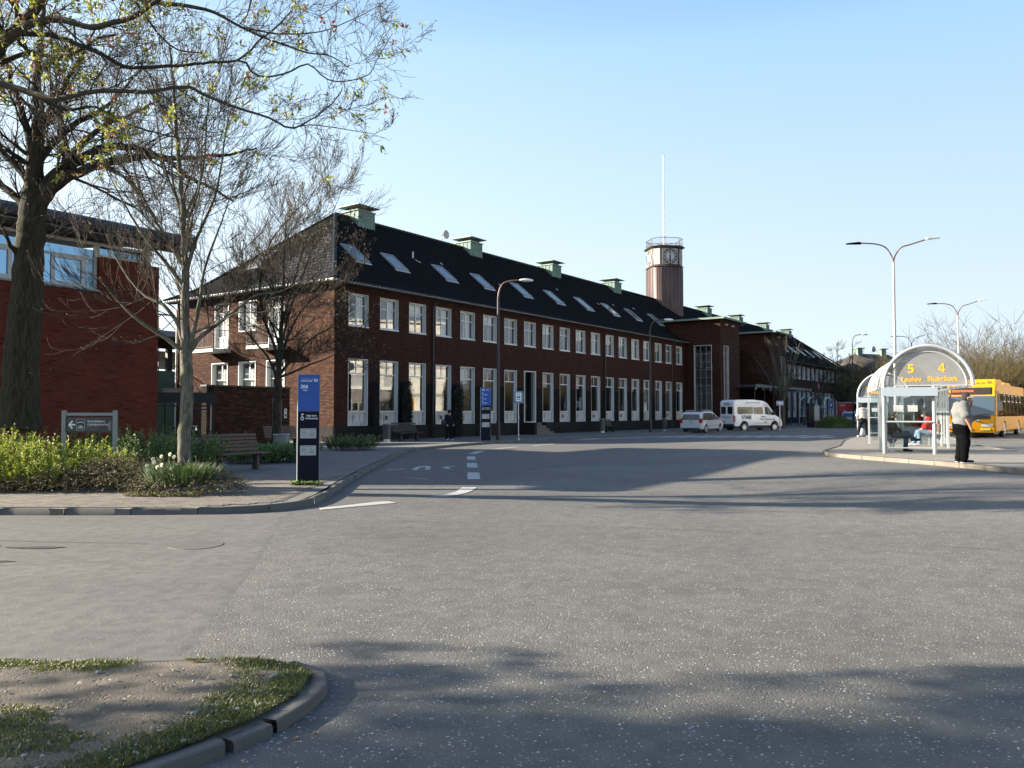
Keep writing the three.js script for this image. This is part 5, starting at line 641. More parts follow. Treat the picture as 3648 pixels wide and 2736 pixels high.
const rr = (x0, x1, y0, y1, r = 0.06, sk = [0, 0]) => { const o = []; [[x1 - r, y1 - r, 0], [x0 + r, y1 - r, 1], [x0 + r, y0 + r, 2], [x1 - r, y0 + r, 3]].forEach(([cx, cy, k]) => { for (let i = 0; i <= 4; i++) { const a = k * PI / 2 + i * PI / 8; let x = cx + r * Math.cos(a), y = cy + r * Math.sin(a); x += (k === 0 || k === 3 ? sk[1] : sk[0]) * (y - y0) / (y1 - y0); o.push([x, y]); } }); return o; };
function wheel(parent, x, z, r, w, rimM) { const side = Math.sign(z), t = mesh('wheel', [new THREE.TorusGeometry(r - w * 0.3, w * 0.32, 10, 28).scale(1, 1, 1.35).translate(x, r, z), cyl(r - 0.03, r - 0.03, w * 0.8, x, r, z, 24, PI / 2)], Mt.rubber, parent); const s = []; for (let i = 0; i < 7; i++) s.push(bx(0.07, r * 0.55, 0.02, 0, r * 0.36, 0).rotateZ(i * PI * 2 / 7).translate(x, r, z + side * w * 0.44)); mesh('rim', [new THREE.TorusGeometry(r * 0.62, 0.022, 8, 24).translate(x, r, z + side * w * 0.43), cyl(r * 0.16, r * 0.16, 0.04, x, r, z + side * w * 0.44, 14, PI / 2), ...s], rimM, t); }
const paint = (r, g, b, rough = 0.3, cc = 1) => new THREE.MeshPhysicalMaterial({ color: C(r, g, b), roughness: rough, clearcoat: cc, clearcoatRoughness: 0.06, side: THREE.DoubleSide });
// silver people carrier
function minivan(name, label, pos, turn, body, dark, plateText) {
  const t = thing(name, label, 'car', pos, turn), W = 1.8, prm = { b: 0.95, t: 1.62, l: 0.17, x0: -2.15, x1: 2.2, p: 0.16 };
  const o = [[-2.15, 0.3]]; archPath(o, -1.32, 0.37, 0.3); archPath(o, 1.36, 0.37, 0.3); o.push([2.12, 0.28], [2.2, 0.42], [2.18, 0.68], [2.05, 0.86], [1.25, 1.06], [0.55, 1.46], [0.3, 1.56], [-0.4, 1.63], [-1.3, 1.62], [-1.85, 1.55], [-1.98, 1.44], [-2.12, 0.98], [-2.17, 0.6]);
  mesh('body', carBody(o, W, prm.b, prm.t, prm.l, prm.p), body, t);
  for (const s of [-1, 1]) { const a = mesh('side_window', [sidePanel([[-1.72, 1.0], [0.02, 1.0], [0.02, 1.47], [-0.5, 1.52], [-1.5, 1.5], [-1.66, 1.42]], W, prm, s)], Mt.glassDark, t); void a; mesh('side_window', [sidePanel([[0.1, 1.0], [1.1, 1.03], [0.5, 1.4], [0.1, 1.47]], W, prm, s)], Mt.glassDark, t);
    mesh('roof_rail', [tube([[-1.6, 1.62, s * 0.66], [-1.3, 1.68, s * 0.66], [0, 1.68, s * 0.66], [0.3, 1.6, s * 0.66]], 0.018, 16, 6)], Mt.galv, t); mesh('mirror', [sph(0.1, 0.98, 1.08, s * 0.95, 0.8, 0.8, 1.1, 10)], body, t);
    mesh('tail_light', [bx(0.12, 0.34, 0.22, -2.07, 0.92, s * 0.76, 0, 0, -0.18)], mat(0.35, 0.012, 0.012, 0.2), t); mesh('door_moulding', [sidePanel([[-0.95, 0.55], [0.98, 0.55], [0.98, 0.6], [-0.95, 0.6]], W, prm, s, 0.012)], Mt.grey, t); mesh('door_seam', [sidePanel([[0.05, 0.4], [0.065, 0.4], [0.065, 1.0], [0.05, 1.0]], W, prm, s, 0.003)], Mt.dark, t); for (const x of [-0.75, 0.4]) mesh('door_handle', [sidePanel([[x - 0.1, 0.86], [x + 0.1, 0.86], [x + 0.1, 0.89], [x - 0.1, 0.89]], W, prm, s, 0.014)], Mt.grey, t); for (const x of [-1.32, 1.36]) wheel(t, x, s * 0.78, 0.315, 0.2, Mt.alu); mesh('headlight', sph(0.14, 2.0, 0.72, s * 0.6, 0.9, 0.6, 1.2, 10), Mt.glassDark, t); }
  mesh('rear_window', quad([-2.015, 1.42, 0.62], [-2.015, 1.42, -0.62], [-2.15, 1.02, -0.72], [-2.15, 1.02, 0.72]), Mt.glassDark, t); mesh('windscreen', quad([0.58, 1.47, -0.6], [0.58, 1.47, 0.6], [1.28, 1.08, 0.72], [1.28, 1.08, -0.72]), Mt.glassDark, t);
  const b = mesh('rear_bumper', [bx(0.1, 0.2, 1.6, -2.16, 0.5, 0), bx(0.08, 0.1, 1.5, -2.12, 0.31, 0)], body, t); mesh('bumper_valance', bx(0.1, 0.14, 1.4, -2.15, 0.33, 0), Mt.dark, b);
  const p = mesh('number_plate', bx(0.02, 0.11, 0.52, -2.19, 0.78, 0), Mt.white, t); sheet('plate_print', 0.5, 0.1, decal(250, 50, (x) => txt(x, plateText, 125, 27, 42, '#22262a', 'center', 'normal')), p, -2.202, 0.78, 0, -PI / 2); mesh('badge', cyl(0.06, 0.06, 0.02, -2.18, 0.93, 0, 16, 0, PI / 2), Mt.steel, t); mesh('exhaust', cyl(0.03, 0.03, 0.2, -2.1, 0.24, 0.45, 10, 0, PI / 2), Mt.steel, t); mesh('underbody', bb(-1.95, 2.0, 0.2, 0.32, -0.7, 0.7), Mt.black, t);
  return t;
}
minivan('silver_car', 'silver people carrier parked behind the white STAR van', [14.6, 0, -61.2], PI / 2 - 0.64, paint(0.5, 0.51, 0.52, 0.32), Mt.dark, 'TX 34 208');
minivan('blue_car', 'blue parked car rear beyond the low round bush', [41.2, 0, -97], PI / 2 - 0.5, paint(0.12, 0.25, 0.42, 0.3), Mt.dark, 'UR 51 733'); minivan('dark_blue_car', 'dark blue parked car half hidden at the far street end', [45.6, 0, -99.4], PI / 2 - 0.55, paint(0.05, 0.1, 0.2, 0.3), Mt.dark, 'RL 20 914');
// white high-roof van
{ const t = thing('white_van', 'white high-roof passenger van lettered STAR parked at the entrance', 'van', [19.85, 0, -66.2], PI / 2 - 1.16), W = 1.95, prm = { b: 1.1, t: 2.6, l: 0.13, x0: -2.5, x1: 2.5, p: 0.14 }, body = paint(0.7, 0.71, 0.72, 0.35, 0.6);
  const o = [[-2.5, 0.42]]; archPath(o, -1.5, 0.43, 0.42); archPath(o, 1.62, 0.43, 0.42); o.push([2.42, 0.36], [2.52, 0.5], [2.5, 0.8], [2.36, 1.06], [1.95, 1.22], [1.72, 1.34], [1.05, 2.2], [0.85, 2.38], [0.5, 2.5], [-0.5, 2.6], [-2.2, 2.58], [-2.42, 2.5], [-2.48, 2.3]);
  mesh('body', carBody(o, W, prm.b, prm.t, prm.l, prm.p), body, t);
  for (const s of [-1, 1]) { mesh('side_window', sidePanel(rr(-2.15, -0.62, 1.42, 2.0, 0.06), W, prm, s), Mt.glassDark, t); mesh('side_window', sidePanel(rr(-0.5, 0.42, 1.42, 1.99, 0.06), W, prm, s), Mt.glassDark, t); mesh('front_window', sidePanel([[0.62, 1.4], [1.5, 1.33], [1.45, 1.45], [0.98, 2.0], [0.62, 1.98]], W, prm, s), Mt.glassDark, t); mesh('roof_seam', [sidePanel([[-2.4, 2.14], [0.9, 2.1], [0.9, 2.12], [-2.4, 2.16]], W, prm, s, 0.008)], Mt.grey, t);
    mesh('door_seam', [sidePanel([[0.54, 0.6], [0.552, 0.6], [0.552, 2.08], [0.54, 2.08]], W, prm, s, 0.004), sidePanel([[-0.565, 0.6], [-0.553, 0.6], [-0.553, 2.08], [-0.565, 2.08]], W, prm, s, 0.004)], Mt.grey, t); mesh('sill_trim', [sidePanel([[-1.0, 0.42], [1.12, 0.42], [1.12, 0.5], [-1.0, 0.5]], W, prm, s, 0.01)], Mt.dark, t); for (const x of [-1.5, 1.62]) wheel(t, x, s * 0.84, 0.345, 0.22, Mt.galv);
    mesh('tail_light', bx(0.14, 0.5, 0.12, -2.46, 1.05, s * 0.88), mat(0.3, 0.012, 0.012, 0.25), t); mesh('mirror', bx(0.12, 0.3, 0.16, 1.5, 1.5, s * 1.05), Mt.black, t); mesh('door_handle', [sidePanel([[0.2, 1.2], [0.42, 1.2], [0.42, 1.24], [0.2, 1.24]], W, prm, s, 0.014)], Mt.black, t); mesh('headlight', sph(0.17, 2.3, 0.92, s * 0.72, 0.8, 0.7, 0.9, 12), Mt.glassDark, t); }
  mesh('windscreen', quad([1.08, 2.2, -0.7], [1.08, 2.2, 0.7], [1.74, 1.37, 0.82], [1.74, 1.37, -0.82]), Mt.glassDark, t);
  for (const s of [-1, 1]) { const d = mesh('rear_door', [bb(-2.515, -2.5, 0.62, 2.42, s > 0 ? 0.012 : -0.8, s > 0 ? 0.8 : -0.012)], body, t); mesh('rear_window', [bb(-2.523, -2.516, 1.42, 2.02, s > 0 ? 0.12 : -0.72, s > 0 ? 0.72 : -0.12)], Mt.glassDark, d); mesh('hinge', bx(0.05, 0.08, 0.06, -2.5, 1.8, s * 0.84), Mt.dark, d); }
  const p = mesh('number_plate', bb(-2.53, -2.517, 0.72, 0.86, -0.62, -0.18), mat(0.55, 0.42, 0.05, 0.5), t); sheet('plate_print', 0.42, 0.12, decal(210, 60, (x) => txt(x, 'RV 94 226', 105, 31, 42, '#1c1c18', 'center', 'normal')), p, -2.5315, 0.79, -0.4, -PI / 2);
  mesh('rear_bumper', [bb(-2.6, -2.45, 0.42, 0.6, -0.9, 0.9)], Mt.dark, t); mesh('underbody', bb(-2.3, 2.3, 0.26, 0.44, -0.75, 0.75), Mt.black, t); mesh('front_bumper', bb(2.42, 2.56, 0.36, 0.62, -0.78, 0.78), Mt.grey, t);
  const put = (n, w, h, cx, cy, draw, cw = 512) => { const L = leanAt(cy, prm.b, prm.t, prm.l), o2 = sheet(n, w, h, decal(cw, Math.round(cw * h / w), draw), t, cx, cy, W / 2 * L + 0.016); o2.rotation.x = cy > prm.b ? -0.085 : 0; };
  put('side_lettering', 1.5, 0.5, -1.3, 1.17, (x, w, h) => { txt(x, 'STAR', w / 2, h / 2 + 8, h * 0.86, '#101214', 'center', 'bold'); });
  put('side_emblem', 1.75, 0.75, 0.75, 0.98, (x, w, h) => { x.strokeStyle = '#2a2d31'; x.lineWidth = 8; x.beginPath(); x.arc(w * 0.3, h * 0.5, h * 0.36, 3.6, 5.6); x.stroke(); x.beginPath(); x.arc(w * 0.3, h * 0.5, h * 0.28, 3.8, 5.4); x.stroke(); x.beginPath(); x.arc(w * 0.42, h * 0.5, h * 0.4, 0.9, 2.3); x.stroke(); x.beginPath(); x.arc(w * 0.42, h * 0.48, h * 0.32, 0.9, 2.3); x.stroke(); txt(x, '★', w * 0.1, h * 0.22, 54, '#3a3d42', 'center'); txt(x, 'Hotel & Restaurant', w * 0.56, h * 0.48, 50, '#202327', 'center'); txt(x, '•', w * 0.86, h * 0.8, 30, '#202327', 'center'); });
  put('side_phone', 1.7, 0.1, 0.25, 0.62, (x, w, h) => txt(x, 'www.hotelstar.dk   Fredericia  75 92 01 55', w / 2, h / 2, 24, '#33363a', 'center', 'normal'));
  put('roof_lettering', 1.5, 0.2, -0.55, 2.34, (x, w, h) => { x.strokeStyle = '#23262a'; x.lineWidth = 7; x.strokeRect(12, 12, 42, 42); txt(x, 'Erhvervscentrum', w * 0.56, h / 2, 50, '#3a3036', 'center'); });
  const rs = (n, w, h, y, draw, z = 0) => sheet(n, w, h, decal(400, Math.round(400 * h / w), draw), t, -2.532, y, z, -PI / 2);
  rs('rear_lettering', 1.1, 0.32, 2.24, (x, w, h) => txt(x, 'STAR', w / 2, h / 2 + 4, h * 0.9, '#101214', 'center', 'bold')); rs('rear_print', 1.4, 0.42, 1.14, (x, w, h) => { txt(x, 'Hotel & Restaurant', w / 2, h * 0.42, 36, '#25346a', 'center'); txt(x, 'Vejlevej 1  Fredericia', w / 2, h * 0.72, 22, '#444', 'center', 'normal'); x.strokeStyle = '#a33'; x.lineWidth = 6; x.beginPath(); x.arc(90, 60, 40, 3.5, 6); x.stroke(); }); rs('rear_phone', 0.66, 0.1, 0.76, (x, w, h) => txt(x, '75 92 01 55', w / 2, h / 2, 44, '#25346a', 'center', 'normal'), 0.35);
}
// yellow town bus
{ const t = thing('yellow_bus', 'yellow town bus with lit orange destination display waiting behind the shelter', 'bus', [25.05, 0.18, -43.6], 0), L = 12, W = 2.52, H = 2.98; t.rotation.y = -PI + 0.891; const ye = matte(0.5, 0.215, 0.006, 0.5), yd = matte(0.52, 0.225, 0.006, 0.5);
  // front lower edge at x = 0, the bus extends to -x
  const o = [[-L, 0.34]]; archPath(o, -8.6, 0.55, 0.34); archPath(o, -2.75, 0.55, 0.34); o.push([-0.06, 0.3], [0.02, 0.5], [0.04, 0.95], [-0.05, 1.3], [-0.22, 2.3], [-0.34, 2.72], [-0.55, 2.94], [-0.9, 2.98], [-L + 0.2, 2.98], [-L, 2.8]);
  const prm = { b: 1.2, t: 3.0, l: 0.05, x0: -L, x1: 0.04, p: 0.075 }; mesh('body', carBody(o, W, prm.b, prm.t, prm.l, prm.p, 0.08, [[-11.3, 1.3], [-11.3, 2.3], [-1.2, 2.3], [-1.2, 1.3]]), ye, t);
  const fx = (y) => y < 0.95 ? 0.05 : y < 1.3 ? lerp(0.05, -0.04, (y - 0.95) / 0.35) : y < 2.3 ? lerp(-0.04, -0.21, y - 1.3) : lerp(-0.21, -0.33, (y - 2.3) / 0.42), hw = (y) => W / 2 * leanAt(y, prm.b, prm.t, prm.l) * 0.915;
  const fr = (z0, z1, y0, y1, off = 0.012, n = 8, bow = 0.1) => { const p = [], id = []; for (let i = 0; i <= n; i++) for (const y of [y0, (y0 + y1) / 2, y1]) { const z = lerp(z0, z1, i / n), k = z / (W / 2); p.push(fx(y) + off - bow * k * k * 0.4, y, z); } for (let i = 0; i < n; i++) for (let j = 0; j < 2; j++) { const a = i * 3 + j; id.push(a, a + 3, a + 1, a + 3, a + 4, a + 1); } return raw(p, id); };
  mesh('windscreen', fr(-1.14, 1.14, 1.22, 2.28, 0.03), new THREE.MeshPhysicalMaterial({ color: C(0.03, 0.05, 0.07), roughness: 0.05, clearcoat: 1 }), t); mesh('windscreen_bar', fr(-0.02, 0.02, 1.22, 2.28, 0.036), Mt.black, t);
  const db = mesh('display_box', fr(-1.0, 1.0, 2.36, 2.76, 0.035), Mt.black, t); { const d = new THREE.MeshStandardMaterial({ map: canvasTex(512, 128, (x) => { x.fillStyle = '#120806'; x.fillRect(0, 0, 512, 128); txt(x, 'EKSTRATUR', 150, 64, 52, '#ff5a1e', 'center'); }), emissiveMap: canvasTex(512, 128, (x) => { x.fillStyle = '#000'; x.fillRect(0, 0, 512, 128); txt(x, 'EKSTRATUR', 150, 64, 52, '#ff4a12', 'center'); }), emissive: C(1, 1, 1), emissiveIntensity: 0.35, roughness: 0.4 }); const s = sheet('destination_display', 1.9, 0.34, d, db, -0.235, 2.56, 0, PI / 2); s.rotation.order = 'YXZ'; s.rotation.x = -0.27; }
  mesh('front_grille', fr(-0.95, 0.95, 1.02, 1.2, 0.02), Mt.black, t); mesh('grille_wedge', quad([0.09, 1.03, -0.4], [0.09, 1.03, 0.4], [0.085, 0.9, 0.06], [0.085, 0.9, -0.06]), Mt.black, t); mesh('silver_band', fr(-0.42, 0.42, 0.93, 1.0, 0.026), Mt.galv, t);
  for (const s of [-1, 1]) { mesh('headlight', [fr(s * 0.52, s * 1.06, 0.62, 0.76, 0.03, 5)], mat(0.6, 0.62, 0.63, 0.15, { metalness: 0.4 }), t); mesh('mirror', [bx(0.16, 0.5, 0.22, 0.12, 1.72, s * 1.4), tube([[-0.25, 2.5, s * 1.12], [0.05, 2.45, s * 1.34], [0.12, 2.1, s * 1.4], [0.12, 1.9, s * 1.4]], 0.03, 14, 6)], Mt.black, t); for (const x of [-2.75, -8.6]) wheel(t, x, s * 1.1, 0.48, 0.28, Mt.galv);
    const pw = mesh('side_glazing', sidePanel([[-11.6, 1.16], [-0.55, 1.16], [-0.62, 2.42], [-11.6, 2.42]], W, prm, s, 0.01), Mt.glassTint, t); for (let i = 0; i < 5; i++) mesh('vent_window', [...[[0, 0.6, 0.36, 0.39], [0, 0.6, 0, 0.03], [0, 0.03, 0.03, 0.36], [0.57, 0.6, 0.03, 0.36]].map(([a, b, c, d]) => sidePanel([[-3.2 - i * 1.6 + a, 1.98 + c], [-3.2 - i * 1.6 + b, 1.98 + c], [-3.2 - i * 1.6 + b, 1.98 + d], [-3.2 - i * 1.6 + a, 1.98 + d]], W, prm, s, 0.018))], Mt.galv, pw); for (let i = 0; i < 6; i++) mesh('window_post', sidePanel([[-1.7 - i * 1.6, 1.16], [-1.62 - i * 1.6, 1.16], [-1.62 - i * 1.6, 2.42], [-1.7 - i * 1.6, 2.42]], W, prm, s, 0.014), Mt.black, pw);
    mesh('skirt_line', [sidePanel([[-L + 0.1, 1.1], [-0.3, 1.1], [-0.3, 1.125], [-L + 0.1, 1.125]], W, prm, s, 0.012)], Mt.whiteWorn, t); }
  const em = mesh('front_emblem', [fr(-0.05, 0.05, 0.42, 0.52, 0.03, 3)], mat(0.2, 0.03, 0.03, 0.5), t); void em; mesh('number_plate', fr(-0.95, -0.45, 0.42, 0.54, 0.03, 3), mat(0.5, 0.4, 0.05, 0.5), t);
  mesh('roof_pod', [ext(rr(-2.4, -0.95, 2.9, 3.14, 0.1), 1.5, 0.04).translate(0, 0, -0.75)], yd, t); mesh('roof_pod', [ext(rr(-5.4, -3.2, 2.9, 3.3, 0.16), 1.6, 0.05).translate(0, 0, -0.8)], yd, t); mesh('roof_pod', [ext(rr(-9, -6.4, 2.9, 3.2, 0.12), 1.6, 0.05).translate(0, 0, -0.8)], yd, t); mesh('pod_grille', [0, 1, 2, 3, 4].map((i) => bx(0.02, 0.05, 0.14, -0.945, 3.02, -0.5 + i * 0.25)), Mt.black, t); mesh('underbody', bb(-L + 0.3, -0.4, 0.2, 0.36, -1.05, 1.05), Mt.black, t); mesh('wiper', [bar([0.07, 1.24, 0.1], [-0.02, 1.95, 0.45], 0.012, 5), bar([0.07, 1.24, -0.3], [0.06, 1.32, -0.95], 0.012, 5)], Mt.black, t);
}

// ---------- people: tapered capsules joined by a smooth minimum, meshed with marching cubes ----------
function sdf(prims, lo, hi, res, k = 0.03, bump) {
  const mc = new MarchingCubes(res, new THREE.MeshStandardMaterial(), false, false, 120000), f = mc.field, half = res / 2, sx = (hi[0] - lo[0]) / 2, sy = (hi[1] - lo[1]) / 2, sz = (hi[2] - lo[2]) / 2, cx = (lo[0] + hi[0]) / 2, cy = (lo[1] + hi[1]) / 2, cz = (lo[2] + hi[2]) / 2;
  const P = prims.map((p) => p.c ? { e: 1, c: p.c, r: p.r } : { a: p[0], b: p[1], ra: p[2], rb: p[3], f: p[4] || 1, d: [p[1][0] - p[0][0], p[1][1] - p[0][1], p[1][2] - p[0][2]] });
  P.forEach((p) => { if (!p.e) p.l2 = p.d[0] ** 2 + p.d[1] ** 2 + p.d[2] ** 2; });
  for (let z = 0; z < res; z++) for (let y = 0; y < res; y++) for (let x = 0; x < res; x++) {
    const X = cx + (x - half) / half * sx, Y = cy + (y - half) / half * sy, Z = cz + (z - half) / half * sz; let acc = 9;
    for (const p of P) { let d; if (p.e) { const q = Math.hypot((X - p.c[0]) / p.r[0], (Y - p.c[1]) / p.r[1], (Z - p.c[2]) / p.r[2]); d = (q - 1) * Math.min(p.r[0], p.r[1], p.r[2]); } else { const ax = X - p.a[0], ay = Y - p.a[1], az = (Z - p.a[2]), t = clamp((ax * p.d[0] + ay * p.d[1] + az * p.d[2]) / p.l2); d = Math.hypot(ax - p.d[0] * t, ay - p.d[1] * t, (az - p.d[2] * t) / p.f) - lerp(p.ra, p.rb, t); }
      const h = clamp(0.5 + 0.5 * (acc - d) / k); acc = lerp(acc, d, h) - k * h * (1 - h); }
    if (bump) acc += bump(X, Y, Z);
    f[x + y * res + z * res * res] = -acc;
  }
  mc.isolation = 0; mc.update(); const n = mc.count, pos = new Float32Array(n * 3); for (let i = 0; i < n; i++) { pos[i * 3] = cx + mc.positionArray[i * 3] * sx; pos[i * 3 + 1] = cy + mc.positionArray[i * 3 + 1] * sy; pos[i * 3 + 2] = cz + mc.positionArray[i * 3 + 2] * sz; }
  const g = new THREE.BufferGeometry(); g.setAttribute('position', new THREE.BufferAttribute(pos, 3)); const m = mergeVertices(g, 1e-4); m.computeVertexNormals(); return m.toNonIndexed();
}
const skin = mat(0.42, 0.23, 0.16, 0.6), jeans = mat(0.05, 0.075, 0.12, 0.9), cloth = (r, g, b) => new THREE.MeshPhysicalMaterial({ color: C(r, g, b), roughness: 0.95, specularIntensity: 0.15, side: THREE.DoubleSide });
// joints: hip h, neck n, head, shoulders, elbows, wrists, knees, ankles ; person faces +z
function person(label, pos, turn, J, col, o = {}) {
  const t = thing('person', label, 'person', pos, turn), S = o.size || 1, fat = o.fat || 1, res = o.res || 52, all = Object.values(J).flat(1).filter((q) => Array.isArray(q)), bnd = (list, pad) => [[0, 1, 2].map((k) => Math.min(...list.map((q) => q[k])) - pad), [0, 1, 2].map((k) => Math.max(...list.map((q) => q[k])) + pad)];
  const { hip, chest, neck, head, sh, el, wr, hd, kn, an, toe } = J, dir = (a, b, l) => { const d = V(...b).sub(V(...a)).normalize().multiplyScalar(l); return [b[0] + d.x, b[1] + d.y, b[2] + d.z]; };
  // body: skin, one continuous surface with head, neck, trunk, arms, hands and legs
  const bp = [[hip, chest, 0.12 * fat, 0.13 * fat, 1], [chest, neck, 0.1, 0.055], [neck, head, 0.055, 0.065], { c: [head[0], head[1] + 0.045, head[2]], r: [0.078, 0.115, 0.098] }, { c: [head[0] + (o.look?.[0] || 0) * 0.1, head[1] + 0.02, head[2] + 0.1], r: [0.017, 0.025, 0.02] }, { c: [head[0], head[1] - 0.05, head[2] + 0.045], r: [0.045, 0.035, 0.045] }, { c: [head[0] + 0.08, head[1] + 0.03, head[2] - 0.005], r: [0.015, 0.03, 0.02] }, { c: [head[0] - 0.08, head[1] + 0.03, head[2] - 0.005], r: [0.015, 0.03, 0.02] }];
  for (const i of [0, 1]) { bp.push([chest, sh[i], 0.07, 0.058], [sh[i], el[i], 0.055 * fat, 0.042 * fat], [el[i], wr[i], 0.043 * fat, 0.028], [wr[i], hd[i], 0.03, 0.03]); bp.push([[hip[0] + (i ? -1 : 1) * 0.09, hip[1] - 0.05, hip[2]], kn[i], 0.09, 0.055], [kn[i], an[i], 0.055, 0.035], [an[i], toe[i], 0.035, 0.03]);
    const w = V(...wr[i]), h = V(...hd[i]), f = h.clone().sub(w).normalize(), s = V().crossVectors(f, V(0, 0, 1)).normalize(); if (s.lengthSq() < 0.1) s.set(1, 0, 0); const nn = V().crossVectors(s, f);
    for (let q = 0; q < 4; q++) { const b = h.clone().addScaledVector(s, (q - 1.5) * 0.019).addScaledVector(f, 0.015), m = b.clone().addScaledVector(f, 0.04 - 0.004 * Math.abs(q - 1.3)), e = m.clone().addScaledVector(f, 0.018).addScaledVector(nn, 0.026); bp.push([b.toArray(), m.toArray(), 0.0105, 0.0095], [m.toArray(), e.toArray(), 0.0095, 0.008]); }
    const tb = h.clone().addScaledVector(s, -0.03).addScaledVector(f, -0.02), te = tb.clone().addScaledVector(s, -0.025).addScaledVector(f, 0.04); bp.push([tb.toArray(), te.toArray(), 0.012, 0.009]); }
  const [l0, h0] = bnd(all, 0.22); mesh('body', sdf(bp, l0, h0, o.bres || 60, 0.02), skin, t);
  // hair
  const hc = [head[0], head[1] + 0.065, head[2] - 0.018]; const hg = sdf([{ c: hc, r: [0.092, 0.11, 0.108] }, { c: [hc[0], hc[1] - 0.06, hc[2] - 0.035], r: [0.08, 0.07, 0.06] }], [hc[0] - 0.16, hc[1] - 0.2, hc[2] - 0.18], [hc[0] + 0.16, hc[1] + 0.16, hc[2] + 0.18], 30, 0.02, (x, y, z) => Math.max(0, (z - (head[2] + 0.045)) * 2.4 - (y - head[1] - 0.07) * 1.6) + 0.004 * Math.sin(x * 160) * Math.sin(z * 140)); mesh(o.cap ? 'cap' : 'hair', hg, mat(...(col.hair || [0.02, 0.014, 0.01]), 0.9), t);
  const eye = [bx(0.022, 0.01, 0.01, head[0] - 0.032, head[1] + 0.045, head[2] + 0.092), bx(0.022, 0.01, 0.01, head[0] + 0.032, head[1] + 0.045, head[2] + 0.092)]; mesh('eyes', eye, Mt.black, t); mesh('mouth', bx(0.045, 0.008, 0.01, head[0], head[1] - 0.04, head[2] + 0.088), mat(0.25, 0.09, 0.08, 0.6), t);
  // top with sleeves
  const sl = o.sleeve ?? 1, tp = [[hip, chest, 0.16 * fat, 0.165 * fat, 0.85], [[hip[0], hip[1] - 0.03, hip[2]], hip, 0.14 * fat, 0.16 * fat, 0.85], [chest, [lerp(chest[0], neck[0], 0.55), lerp(chest[1], neck[1], 0.55), lerp(chest[2], neck[2], 0.55)], 0.13 * fat, 0.085 * fat]]; if (o.belly) tp.push({ c: [hip[0], hip[1] + 0.16, hip[2] + 0.09], r: [0.17 * fat, 0.2, 0.16] });
  for (const i of [0, 1]) { tp.push([chest, sh[i], 0.11 * fat, 0.085 * fat]); if (sl >= 1) tp.push([sh[i], el[i], 0.08 * fat, 0.065 * fat], [el[i], [0, 1, 2].map((k) => lerp(el[i][k], wr[i][k], 0.9)), 0.062 * fat, 0.048]); else tp.push([sh[i], [0, 1, 2].map((k) => lerp(sh[i][k], el[i][k], sl)), 0.082 * fat, 0.086 * fat]); }
  const [l1, h1] = bnd([hip, chest, neck, ...sh, ...el, ...(sl >= 1 ? wr : [])], 0.26); mesh(o.top || 'shirt', sdf(tp, l1, h1, res, 0.05, (x, y, z) => 0.011 * Math.sin(y * 26 + x * 11 + 2 * Math.sin(z * 9)) * Math.sin(x * 14 + z * 12 + y * 5)), cloth(...col.top), t);
  const lp = [[[hip[0], hip[1] - 0.02, hip[2]], [hip[0], hip[1] - 0.1, hip[2]], 0.17 * fat, 0.16 * fat, 0.92]]; const lw = o.baggy ? 1.3 : 1; for (const i of [0, 1]) { const hx = [hip[0] + (i ? -1 : 1) * 0.085, hip[1] - 0.06, hip[2]]; lp.push([hx, kn[i], 0.115 * lw, 0.085 * lw], [kn[i], [an[i][0], an[i][1] + 0.02, an[i][2]], 0.083 * lw, 0.068 * lw]); }
  const [l2, h2] = bnd([hip, ...kn, ...an], 0.24); mesh('trousers', sdf(lp, l2, h2, res, 0.03, (x, y, z) => 0.01 * Math.sin(y * 30 + z * 14 + x * 11) * (0.5 + 0.5 * Math.sin(y * 9 + 1))), cloth(...col.legs), t);
  for (const i of [0, 1]) { const d = V(toe[i][0] - an[i][0], 0, toe[i][2] - an[i][2]).normalize(), a = [an[i][0] - d.x * 0.04, an[i][1] - 0.035, an[i][2] - d.z * 0.04], b = toe[i], s = mesh('shoe', sdf([[a, b, 0.048, 0.036], [an[i], a, 0.045, 0.045]], ...bnd([a, b, an[i]], 0.1), 26, 0.02, (x, y) => Math.max(0, (Math.min(a[1], b[1]) - 0.03 - y) * 3)), cloth(...col.shoe), t); if (col.sole) mesh('sole', sdf([[[a[0], a[1] - 0.035, a[2]], [b[0], b[1] - 0.025, b[2]], 0.05, 0.04]], ...bnd([a, b], 0.12), 22, 0.01, (x, y, z) => Math.max(0, Math.abs(y - (Math.min(a[1], b[1]) - 0.028)) - 0.012) * 2), cloth(...col.sole), s); }
  if (o.extra) o.extra(t, J); if (S !== 1) t.scale.setScalar(S); return t;
}
